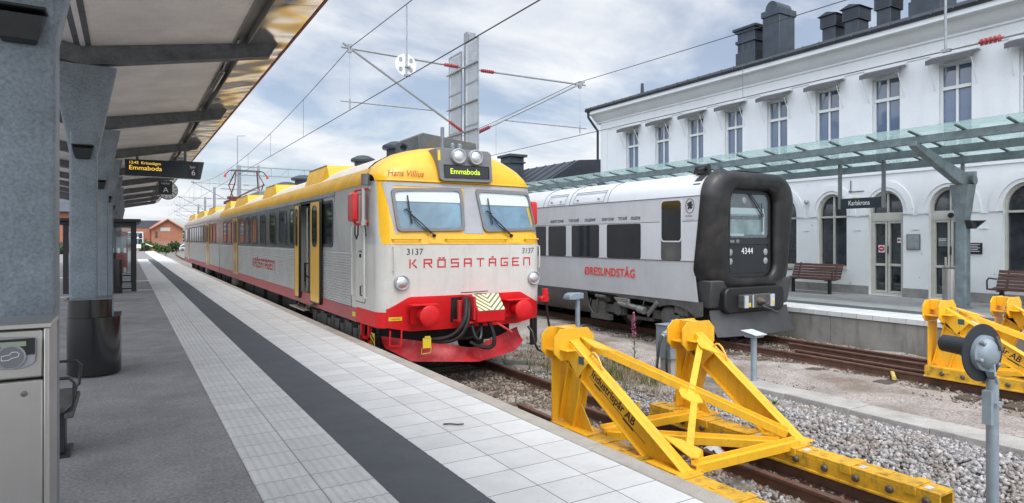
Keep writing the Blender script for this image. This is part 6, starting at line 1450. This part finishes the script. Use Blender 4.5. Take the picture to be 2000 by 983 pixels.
def chim(y0, y1, x0, x1, zt, kind):
    c = part('chimney', 'roof_chimney', sb_, lambda b: (b.box(x0, x1, y0, y1, 7.9, zt)), bevel=.015)
    if kind == 'cap':
        part('chimney_cap', 'roof_chimney', c, lambda b: (b.box(x0 - .06, x1 + .06, y0 - .06, y1 + .06, zt - .42, zt - .30), b.box(x0 - .08, x1 + .08, y0 - .08, y1 + .08, zt, zt + .08), b.box(x0 - .14, x1 + .14, y0 - .14, y1 + .14, zt + .082, zt + .18), b.box(x0 - .05, x1 + .05, y0 - .05, y1 + .05, 7.9, 8.95)), bevel=.01)
        part('chimney_panel', 'roof_black', c, lambda b: [b.box(x0 - .012, x0 - .001, y, y + .02, 9.05, zt - .5) for y in (y0 + .12, (y0 + y1) / 2, y1 - .12)] + [b.box(x, x + .02, y0 - .012, y0 - .001, 9.05, zt - .5) for x in (x0 + .12, (x0 + x1) / 2, x1 - .12)])
    if kind == 'round':
        part('chimney_cap', 'roof_chimney', c, lambda b: (b.box(x0 - .04, x1 + .04, y0 - .04, y1 + .04, zt, zt + .22), b.prism([(y0 + .1 + (y1 - y0 - .2) / 2 * (1 - math.cos(t)), zt + .22 + .34 * math.sin(t)) for t in np.linspace(0, pi, 16)], lambda y, z, x: (x, y, z), x0 + .02, x1 - .02)))
    if kind == 'vent':
        part('chimney_cap', 'roof_chimney', c, lambda b: (b.box(x0 - .05, x1 + .05, y0 - .05, y1 + .05, zt + .002, zt + .40), b.prism([(y0 - .12, zt + .402), (y1 + .12, zt + .402), ((y0 + y1) / 2, zt + .52)], lambda y, z, x: (x, y, z), x0 - .12, x1 + .12)))
        part('louvre', 'roof_black', c, lambda b: [(b.box(x0 - .058, x0 - .051, y0 + .02, y1 - .02, zt + .06 + .06 * k, zt + .09 + .06 * k), b.box(x0 + .02, x1 - .02, y0 - .058, y0 - .051, zt + .06 + .06 * k, zt + .09 + .06 * k)) for k in range(5)])
chim(15.95, 16.75, 20.5, 21.5, 9.72, 'cap'); chim(14.80, 15.52, 20.4, 21.3, 9.95, 'round'); chim(12.78, 13.26, 20.6, 21.2, 8.95, 'vent'); chim(11.98, 12.46, 20.6, 21.2, 8.96, 'vent'); chim(10.90, 11.34, 20.5, 21.1, 8.98, 'vent'); chim(9.55, 10.35, 20.6, 21.5, 9.7, 'cap')
part('roof_vent', 'roof_black', sb_, lambda b: b.cone((20.0, 21.6, 8.0), (20.0, 21.6, 8.75), .1, .06, 10))
# upper windows with awnings
for i, y in enumerate(YW):
    w = part('window', 'station_glass', sb_, lambda b: b.box(FX + .17, FX + .18, y - WH, y + WH, 4.12, 6.50), smooth=0)
    part('frame', 'frame_white', w, lambda b: (b.box(FX + .10, FX + .165, y - WH + .002, y - WH + .05, 4.122, 6.498), b.box(FX + .10, FX + .165, y + WH - .05, y + WH - .002, 4.122, 6.498), b.box(FX + .12, FX + .165, y - .03, y + .03, 4.17, 6.448), b.box(FX + .10, FX + .165, y - WH + .052, y + WH - .052, 6.45, 6.498), b.box(FX + .09, FX + .16, y - WH + .052, y + WH - .052, 5.80, 5.89), b.box(FX + .1, FX + .165, y - WH + .052, y + WH - .052, 4.122, 4.17)))
    aw = part('awning', 'awning', sb_, lambda b: (b.prism([(FX - .05, 6.74), (FX - .42, 6.60), (FX - .42, 6.585), (FX - .05, 6.72)], lambda x, z, t: (x, t, z), y - .60, y + .56), b.box(FX - .425, FX - .415, y - .60, y + .56, 6.47, 6.60)))
    part('awning_case', 'frame_white', aw, lambda b: b.cyl((FX - .05, y - .62, 6.74), (FX - .05, y + .58, 6.74), .05, 10)); [part('awning_arm', 'frame_white', aw, lambda b: b.tube([(FX - .02, y + s_, 5.82), (FX - .40, y + s_, 6.56)], .012, 6)) for s_ in (-.53, .50)]
    part('curtain', 'interior_pale', w, lambda b: [b.box(FX + .25, FX + .26, y - WH + .02, y - WH + .16, 4.2, 6.3)])
# arched openings
def arch_ring(b, y, hw, z0, zs, w, x0, x1):
    O = archp(y, hw, z0, zs); I = archp(y, hw - w, z0 + w, zs); ring(b, O, I, lambda u, v, t: (t, u, v), x0, x1)
for i, y in enumerate(YA):
    door = i in (1, 2); z0 = .01 if door else .785
    d = part('door' if door else 'arched_window', 'door_glass', sb_, lambda b: b.prism(archp(y, .495, z0, 2.50), lambda u, v, t: (t, u, v), FX + .22, FX + .23), smooth=0)
    def fr(b):
        arch_ring(b, y, .497, z0, 2.50, .055, FX + .12, FX + .21)
        if door:
            b.box(FX + .11, FX + .208, y - .44, y + .44, 2.22, 2.47); b.box(FX + .13, FX + .208, y - .02, y + .02, 2.472, 3.04)
            for s_ in (-1, 1):
                a, c = (y + .012, y + .435) if s_ > 0 else (y - .435, y - .012)
                b.box(FX + .12, FX + .20, a, a + .055, .07, 2.215); b.box(FX + .12, FX + .20, c - .055, c, .07, 2.215); b.box(FX + .125, FX + .2, a + .057, c - .057, .075, .14); b.box(FX + .125, FX + .2, a + .057, c - .057, .88, .95); b.box(FX + .125, FX + .2, a + .057, c - .057, 2.15, 2.21)
        else:
            b.box(FX + .12, FX + .21, y - .44, y + .44, 2.36, 2.42); b.box(FX + .13, FX + .21, y - .025, y + .025, .85, 2.358); b.box(FX + .13, FX + .21, y - .025, y + .025, 2.422, 3.05); b.box(FX - .06, FX + .2, y - .52, y + .52, .72, .783)
    part('frame', 'frame_cream', d, fr)
    if door: part('handle', 'black', d, lambda b: b.box(FX + .085, FX + .118, y - .03, y - .005, 1.25, 1.48))
    part('arch_moulding', 'stucco_low', sb_, lambda b: ring(b, [(y + .80 * math.cos(t), 2.44 + .98 * math.sin(t)) for t in np.linspace(0, pi, 24)] + [(y - .80, 2.40), (y + .80, 2.40)], [(y + .62 * math.cos(t), 2.44 + .78 * math.sin(t)) for t in np.linspace(0, pi, 24)] + [(y - .62, 2.40), (y + .62, 2.40)], lambda u, v, t: (FX - .003 - t, u, v), -.01, .03))
part('pier_line', 'stucco_low', sb_, lambda b: [b.box(FX - .02, FX - .003, y - .95, y - .75, z, z + .03) for y in YA[:5] for z in (1.95, 2.36)])
# details on doors and wall
mk('sign_red', (0.50, 0.03, 0.06), .45)
def wallsign(name, label, m, y0, y1, z0, z1, cat, x=FX - .03):
    o = thing(name, label, cat, (x, (y0 + y1) / 2, z0)); part('panel', m, o, lambda b: b.box(x, x + .025, y0, y1, z0, z1), bevel=.003); return o
n1_ = wallsign('no_entry_sign', 'white square sticker with red no entry disc on the left station door', 'white', 10.54, 10.72, 1.28, 1.50, 'sign', FX + .19)
part('red_disc', 'sign_red', n1_, lambda b: b.cyl((FX + .188, 10.63, 1.39), (FX + .186, 10.63, 1.39), .085, 24)); part('white_bar', 'white', n1_, lambda b: b.box(FX + .183, FX + .185, 10.58, 10.68, 1.378, 1.402))
n2_ = wallsign('prohibition_sticker', 'small white sticker with two round symbols on the left station door', 'white', 10.0, 10.17, 1.57, 1.72, 'sign', FX + .19)
part('symbol_ring', 'sign_red', n2_, lambda b: [b.lathe((FX + .189, y, 1.65), (-1, 0, 0), [(0, .036), (.002, .036), (.002, .024), (0, .024)], 18) for y in (10.045, 10.125)])
n3_ = wallsign('memorial_plaque', 'square dark metal relief plaque on the white wall between the doors', 'galv_dark', 9.43, 9.80, 1.37, 1.82, 'plaque'); part('relief', 'tube_grey', n3_, lambda b: (b.box(FX - .04, FX - .028, 9.46, 9.77, 1.40, 1.79), b.box(FX - .048, FX - .038, 9.50, 9.60, 1.62, 1.74), b.box(FX - .048, FX - .038, 9.52, 9.72, 1.45, 1.56)), bevel=.01)
n4_ = wallsign('info_plate', 'black wall plate with white lines of text right of the steel column', 'black', 7.90, 8.28, 1.28, 1.58, 'sign'); part('text_lines', 'white_text', n4_, lambda b: [b.box(FX - .034, FX - .031, 7.95 + .05 * (k % 2), 8.24, 1.53 - .045 * k, 1.542 - .045 * k) for k in range(5)])
n5_ = wallsign('door_notice', 'grey notice with white lines on the glass of the right station door', 'box_grey', 8.76, 9.06, 1.48, 1.72, 'sign', FX + .19); part('text_lines', 'white_text', n5_, lambda b: [b.box(FX + .186, FX + .189, 8.86, 9.04, z, z + .012) for z in (1.68, 1.64)])
cv = thing('wall_camera', 'small round grey wall camera high on the white wall left of the arched window', 'camera', (FX, 12.9, 2.9)); part('body', 'tube_grey', cv, lambda b: (b.lathe((FX - .1, 12.92, 2.92), (0, -.3, -1), [(-.06, 0), (-.05, .05), (.03, .07), (.08, .05), (.1, 0)], 14), b.box(FX - .08, FX, 12.9, 12.94, 2.90, 2.94)))
l_ = thing('door_lamp', 'small black hooded lamp over the right station door', 'lamp', (FX, 8.72, 2.35)); part('body', 'black', l_, lambda b: b.lathe((FX + .08, 8.68, 2.34), (-1, 0, -.2), [(0, .07), (.06, .07), (.1, .05), (.11, 0)], 14))
c_ = thing('wall_box', 'small cream junction box on the white wall above the name sign', 'box', (FX, 11.2, 3.0)); part('body', 'cap_cream', c_, lambda b: b.box(FX - .06, FX - .003, 11.27, 11.37, 2.88, 2.98)); part('conduit', 'galv_dark', c_, lambda b: (b.box(FX - .05, FX - .003, 11.43, 11.51, 3.14, 3.18), b.box(FX - .03, FX - .003, 11.45, 11.47, 3.18, 3.5), b.box(FX - .03, FX - .003, 11.05, 11.43, 3.15, 3.165)))

# ------------------------------------------------------------ glass canopy in front of the station
gc = thing('glass_canopy', 'green glass roofed steel canopy with cantilever arms before the white station', 'canopy', (17.4, 10, 0))
def gz(x): return 4.13 - .155 * (x - 14.85)
def glz(b):
    y = 1.0; 
    while y < 30: 
        b.add([(14.85, y + .012, gz(14.85)), (17.75, y + .012, gz(17.75)), (17.75, y + .925, gz(17.75)), (14.85, y + .925, gz(14.85)), (14.85, y + .012, gz(14.85) + .014), (17.75, y + .012, gz(17.75) + .014), (17.75, y + .925, gz(17.75) + .014), (14.85, y + .925, gz(14.85) + .014)], [(0, 3, 2, 1), (4, 5, 6, 7), (0, 1, 5, 4), (1, 2, 6, 5), (2, 3, 7, 6), (3, 0, 4, 7)]); y += .937
part('glass', 'roof_glass', gc, glz, smooth=0)
for x, h in ((15.32, .165), (16.35, .165), (17.36, .17)):
    part('beam', 'galv_green', gc, lambda b: (b.box(x - .045, x + .045, 1.0, 29.6, gz(x) - .05 - h, gz(x) - .05), b.box(x - .075, x + .075, 1.0, 29.6, gz(x) - .058 - h, gz(x) - .051 - h)))
part('glazing_bar', 'galv_dark', gc, lambda b: [b.beam((14.95, 1.0 + .937 * k, gz(14.95) - .022), (17.72, 1.0 + .937 * k, gz(17.72) - .022), .05, .035) for k in range(31)])
for k, y in enumerate((7.55, 13.15, 18.75, 24.35)):
    part('arm', 'galv_green', gc, lambda b: b.prism([(15.1, gz(15.1) - .215), (15.1, gz(15.1) - .32), (15.25, gz(15.25) - .38), (17.1, 3.02), (17.45, 2.98), (17.45, 3.30), (17.2, 3.34)], lambda x, z, t: (x, t, z), y - .085, y + .085), bevel=.01)
    part('arm', 'galv_green', gc, lambda b: (b.prism([(17.45, 3.02), (17.75, 3.04), (17.95, 3.2), (17.95, 3.36), (17.45, 3.32)], lambda x, z, t: (x, t, z), y - .085, y + .085), b.cyl((17.65, y - .18, 3.12), (17.65, y + .18, 3.12), .12, 16)), bevel=.01)
    def col(b, y=y):
        b.prism(rrect(17.30, 17.54, y - .12, y + .12, .02, 3), lambda u, v, w: (u, v, w), 0, 2.12)
        a = rrect(17.30, 17.54, y - .12, y + .12, .02, 3); c = rrect(17.20, 17.64, y - .20, y + .20, .02, 3); n = len(a)
        b.add([(u, v, 2.13) for u, v in a] + [(u, v, 3.0) for u, v in c], [(i, (i + 1) % n, n + (i + 1) % n, n + i) for i in range(n)] + [tuple(range(n, 2 * n))]); b.box(17.26, 17.58, y - .16, y + .16, 0, .03); b.box(17.38, 17.46, y - .03, y + .03, 3.0, 3.6)
    part('column', 'galv_green', gc, col)
    part('uplighter', 'black_paint', gc, lambda b: (b.prism([(17.20, 2.13), (17.64, 2.13), (17.50, 1.93), (17.34, 1.93)], lambda x, z, t: (x, t, z), y - .26, y - .125), b.prism([(y - .12, 2.13), (y - .42, 2.13), (y - .20, 1.93), (y - .12, 1.93)], lambda t, z, x: (x, t, z), 17.545, 17.62)))
ns = thing('station_name_sign', 'dark station name sign reading Karlskrona hung below the glass canopy', 'sign', (16.5, 9.5, 2.6))
part('board', 'sign_blue', ns, lambda b: b.box(16.48, 16.54, 8.99, 10.08, 2.49, 2.765), bevel=.005); [part('hanger', 'box_grey', ns, lambda b: b.box(16.47, 16.55, y - .035, y + .035, 2.49, 3.68)) for y in (8.95, 10.11)]
text('Karlskrona', .185, 'white_text', ns, plane_fn((16.476, 9.86, 2.575), (0, -1, 0), (0, 0, 1)), sx=.70)
# benches
def bench(label, y, loc=None):
    o = thing('bench', label, 'bench', (0, 0, 0), 'slatted benches on the station platform')
    part('seat_slat', 'wood_bench', o, lambda b: [b.box(-.55 + .085 * k, -.48 + .085 * k, -.85, .85, .42 + .012 * abs(k - 2), .45 + .012 * abs(k - 2)) for k in range(6)], bevel=.006); part('back_slat', 'wood_bench', o, lambda b: [b.prism([(-.05 + .035 * k, .50 + .085 * k), (-.03 + .035 * k, .49 + .085 * k), (-.01 + .035 * k, .56 + .085 * k), (-.03 + .035 * k, .57 + .085 * k)], lambda x, z, t: (x, t, z), -.83, .83) for k in range(5)], bevel=.005)
    for s_ in (-.62, .62): part('leg', 'black_paint', o, lambda b: (b.box(-.32, -.24, s_ - .04, s_ + .04, 0, .42), b.box(-.55, .0, s_ - .025, s_ + .025, .395, .42), b.beam((-.04, s_, .42), (.14, s_, .93), .04, .03)))
    [part('armrest', 'black_paint', o, lambda b: b.tube([(-.5, s_, .44), (-.52, s_, .66), (-.42, s_, .72), (.0, s_, .68)], .02, 8)) for s_ in (-.84, .84)]
    o.location = loc; return o
be1 = bench('dark red slatted bench left of the station doors under the arched window', 0, (18.65, 12.20, 0)); be2 = dup(be1, (18.55, 6.45, 0), 'dark red slatted bench at the right edge behind the far buffer stop')
sb2 = thing('steel_bin', 'tall cylindrical stainless steel bin in front of the right station door', 'bin', (18.55, 8.35, 0))
part('body', 'steel', sb2, lambda b: b.cyl((18.55, 8.35, .03), (18.55, 8.35, .90), .16, 28)); part('rim', 'steel_dark', sb2, lambda b: b.lathe((18.55, 8.35, .90), (0, 0, 1), [(0, .16), (.03, .165), (.032, .12), (.0, .11)], 28)); part('post', 'steel', sb2, lambda b: b.cyl((18.72, 8.52, 0), (18.72, 8.52, 1.2), .03, 10))

# ------------------------------------------------------------ background
lb_ = thing('low_building', 'low building with black metal roof and panelled chimney beyond the station', 'building', (22, 36, 0))
part('wall', 'stucco', lb_, lambda b: b.box(19.5, 28, 30, 60, 0, 4.2)); part('roof', 'roof_black', lb_, lambda b: b.prism([(19.0, 4.2), (22.5, 6.3), (26, 6.6), (28.5, 4.2)], lambda x, z, y: (x, y, z), 29.6, 62)); part('roof_seams', 'roof_chimney', lb_, lambda b: [b.beam((19.0, y, 4.23), (22.5, y, 6.33), .04, .04) for y in np.arange(30, 62, 1.0)])
ch = part('chimney', 'roof_chimney', lb_, lambda b: b.box(20.6, 21.6, 34.2, 35.4, 4.5, 6.9)); part('chimney_cap', 'roof_chimney', ch, lambda b: (b.box(20.45, 21.75, 34.0, 35.6, 6.902, 7.05), b.box(20.52, 21.68, 34.1, 35.5, 6.5, 6.6))); part('vent_pipe', 'roof_black', lb_, lambda b: (b.cyl((21.2, 42.5, 5), (21.2, 42.5, 6.9), .2, 12), b.cyl((21.2, 42.5, 6.9), (21.2, 42.5, 7.1), .28, 12)))
bw = thing('brick_warehouse', 'red brick gabled warehouse with slate roof at the end of the platform', 'building', (8, 168, -.8))
def bwf(b):
    b.prism([(4.6, -.8), (10.7, -.8), (10.7, 4.1), (7.7, 6.0), (4.6, 4.1)], lambda x, z, y: (x, y, z), 160, 190)
part('gable_wall', 'brick', bw, bwf); part('wing_wall', 'brick', bw, lambda b: b.box(-2, 4.5, 163, 185, -.8, 4.1))
part('roof', 'slate', bw, lambda b: (b.prism([(-2.5, 4.1), (-2.5, 4.2), (-1.2, 5.9), (6.6, 5.95), (4.4, 4.15)], lambda x, z, y: (x, y, z), 164, 186), b.prism([(4.3, 4.1), (7.7, 6.28), (11.0, 4.1), (11.0, 4.0), (7.7, 6.02), (4.3, 3.95)], lambda x, z, y: (x, y, z), 159.5, 190)))
part('verge', 'hoarding', bw, lambda b: (b.beam((4.25, 159.4, 4.0), (7.7, 159.4, 6.2), .3, .25), b.beam((11.05, 159.4, 4.0), (7.7, 159.4, 6.2), .3, .25), b.beam((4.3, 163, 4.2), (6.6, 163, 5.95), .3, .2)))
part('window', 'door_glass', bw, lambda b: (b.box(-.2, 2.9, 162.85, 162.95, .0, 3.1), b.box(5.3, 5.75, 159.9, 159.98, 2.1, 3.4), b.box(5.3, 5.75, 159.9, 159.98, -.2, 1.0))); part('frame', 'frame_white', bw, lambda b: (b.box(-.4, 3.1, 162.8, 162.84, 3.1, 3.4), b.box(-.4, -.2, 162.8, 162.84, -.6, 3.1), b.box(2.9, 3.1, 162.8, 162.84, -.6, 3.1), b.box(-.2, 2.9, 162.8, 162.84, 1.8, 1.9)))
part('name_board', 'frame_cream', bw, lambda b: b.box(6.3, 8.2, 159.9, 159.97, 3.5, 4.3))
hs = thing('brick_house', 'red brick house with grey roof seen between the left columns', 'building', (-12, 120, -.8))
part('wall', 'brick', hs, lambda b: b.box(-12.5, -5.0, 118, 130, 1.2, 6.0)); part('lower_wall', 'slate', hs, lambda b: b.box(-12.5, -5.1, 118.1, 130, -.8, 1.2)); part('roof', 'slate', hs, lambda b: b.prism([(117, 5.9), (124, 8.6), (131, 5.9)], lambda y, z, x: (x, y, z), -13, -4.5)); part('window', 'frame_white', hs, lambda b: [b.box(x, x + 1.1, 117.9, 117.97, 2.6, 4.3) for x in (-10.6, -7.9)]); part('window_pane', 'door_glass', hs, lambda b: [b.box(x + .1 + .5 * i, x + .5 + .5 * i, 117.86, 117.89, 2.7 + .8 * j, 3.4 + .8 * j) for x in (-10.6, -7.9) for i in (0, 1) for j in (0, 1)])
def clump(b, c, r, n, s):
    for k in range(n):
        d = Vector((random.gauss(0, 1), random.gauss(0, 1), random.gauss(0, 1))).normalized() * random.uniform(.55, 1.05)
        p = Vector(c) + Vector((d.x * r[0], d.y * r[1], d.z * r[2])); e = Vector((random.gauss(0, 1), random.gauss(0, 1), random.gauss(0, 1))).normalized() * s; g = Vector((random.gauss(0, 1), random.gauss(0, 1), random.gauss(0, 1))).normalized() * s * .7
        b.add([p - e, p + g, p + e, p - g], [(0, 1, 2, 3)])
def bush(label, x, y, rx, rz, m='leaf', n=420, s=.22, cat='bush', name='bush', group='bushes before the brick warehouse'):
    o = thing(name, label, cat, (x, y, -.8), group)
    def f(b):
        for k in range(6): clump(b, (x + random.uniform(-.6, .6) * rx, y + random.uniform(-.6, .6) * rx, -.8 + rz * random.uniform(.45, 1.1)), (rx * .55, rx * .55, rz * .5), n // 6, s)
    toned(part('foliage', m, o, f, smooth=0)); part('stem', 'bark', o, lambda b: [b.cone((x + .1 * k, y, -.85), (x + .3 * k, y, rz * .6), .06, .03, 6) for k in (-1, 0, 1)])
bush('tall green bush before the warehouse window', 2.9, 126, 1.5, 1.9); bush('green bush left of the warehouse gable', 5.0, 135, 1.5, 1.2, 'leaf'); bush('dark green bush in front of the brick gable', 7.4, 138, 1.4, 1.5, 'leaf_dark'); bush('low green bush near the curved rails', 6.0, 130, 1.2, .8)
bush('clipped dark green hedge between the left columns', -9.0, 90, 3.5, 1.5, 'leaf_dark', 900, .25, 'hedge', 'hedge', None)
ws_ = thing('platform_end_sign', 'small white sign on a pole at the far end of the platform', 'sign', (1.3, 95, 0)); part('pole', 'post_blue', ws_, lambda b: b.cyl((1.2, 95, 0), (1.2, 95, 2.7), .05, 8)); part('panel', 'white', ws_, lambda b: (b.box(1.05, 1.55, 94.9, 94.93, .55, 1.05), b.box(1.1, 1.3, 94.9, 94.93, 1.8, 2.0)))
bar = thing('platform_barrier', 'small dark post with white arm at the platform end', 'barrier', (2.0, 97, 0)); part('post', 'black_paint', bar, lambda b: b.box(1.95, 2.05, 97, 97.1, 0, 1.0)); part('arm', 'white', bar, lambda b: b.beam((2.1, 97, 1.1), (2.9, 97, .75), .05, .12))
fl = thing('street_lamp', 'very tall thin far street lamp above the distant tracks', 'street lamp', (12.4, 90, -.8)); part('pole', 'tube_grey', fl, lambda b: b.cone((12.4, 90, -.8), (12.4, 90, 15.2), .09, .05, 8)); part('lamp_head', 'tube_grey', fl, lambda b: b.beam((12.4, 90, 15.25), (13.4, 90, 15.35), .12, .07))
cr = thing('parked_car', 'white car parked beside the brick gable behind the fence', 'car', (11, 150, -.8))
part('body', 'white', cr, lambda b: b.prism([(-2.1, .3), (2.1, .3), (2.1, .8), (1.4, .95), (.7, 1.45), (-1.2, 1.45), (-1.9, .95), (-2.1, .9)], lambda u, w, t: (11.2 + u, t, -.8 + w), 149, 150.7), bevel=.08); part('window', 'dark_glass', cr, lambda b: b.prism([(1.2, .95), (.62, 1.38), (-1.1, 1.38), (-1.6, .95)], lambda u, w, t: (11.2 + u, t, -.8 + w), 148.98, 150.72))
for wx in (-1.3, 1.3): part('wheel', 'black', cr, lambda b: b.cyl((11.2 + wx, 148.97, -.48), (11.2 + wx, 149.2, -.48), .32, 16))
fe = thing('mesh_fence', 'grey mesh fence panels in front of the brick gable', 'fence', (8, 146, -.8)); part('post', 'tube_grey', fe, lambda b: [b.box(5 + 1.5 * k, 5.06 + 1.5 * k, 146, 146.06, -.8, 1.4) for k in range(9)]); part('rails', 'tube_grey', fe, lambda b: [b.box(5, 17, 146.02, 146.04, -.7 + .14 * k, -.66 + .14 * k) for k in range(15)])
def trf(b):
    for k in range(26):
        x = 10 + k * 2.2; clump(b, (x, 215 + random.uniform(-4, 4), 1.6 + random.uniform(-.5, 1.2)), (2.0, 2, 2.0 + random.uniform(0, 1)), 60, .6)
tag(toned(part('far_wood', 'leaf_dark', None, trf, smooth=0)), 'far off dark green wood beyond the curved rails', 'wood', kind='stuff')

def belt(b):
    for k in range(46):
        y = 84 + 3.8 * k; x = -21 - .03 * k + random.uniform(-3, 3); h = random.uniform(5.0, 10.5)
        clump(b, (x, y, h * .5 - .4), (2.8, 2.8, h * .55), 130, .6)
tag(toned(part('tree_belt', 'leaf_dark', None, belt, smooth=0)), 'green wood far left of the platform, mirrored in the train windows', 'wood', kind='stuff')
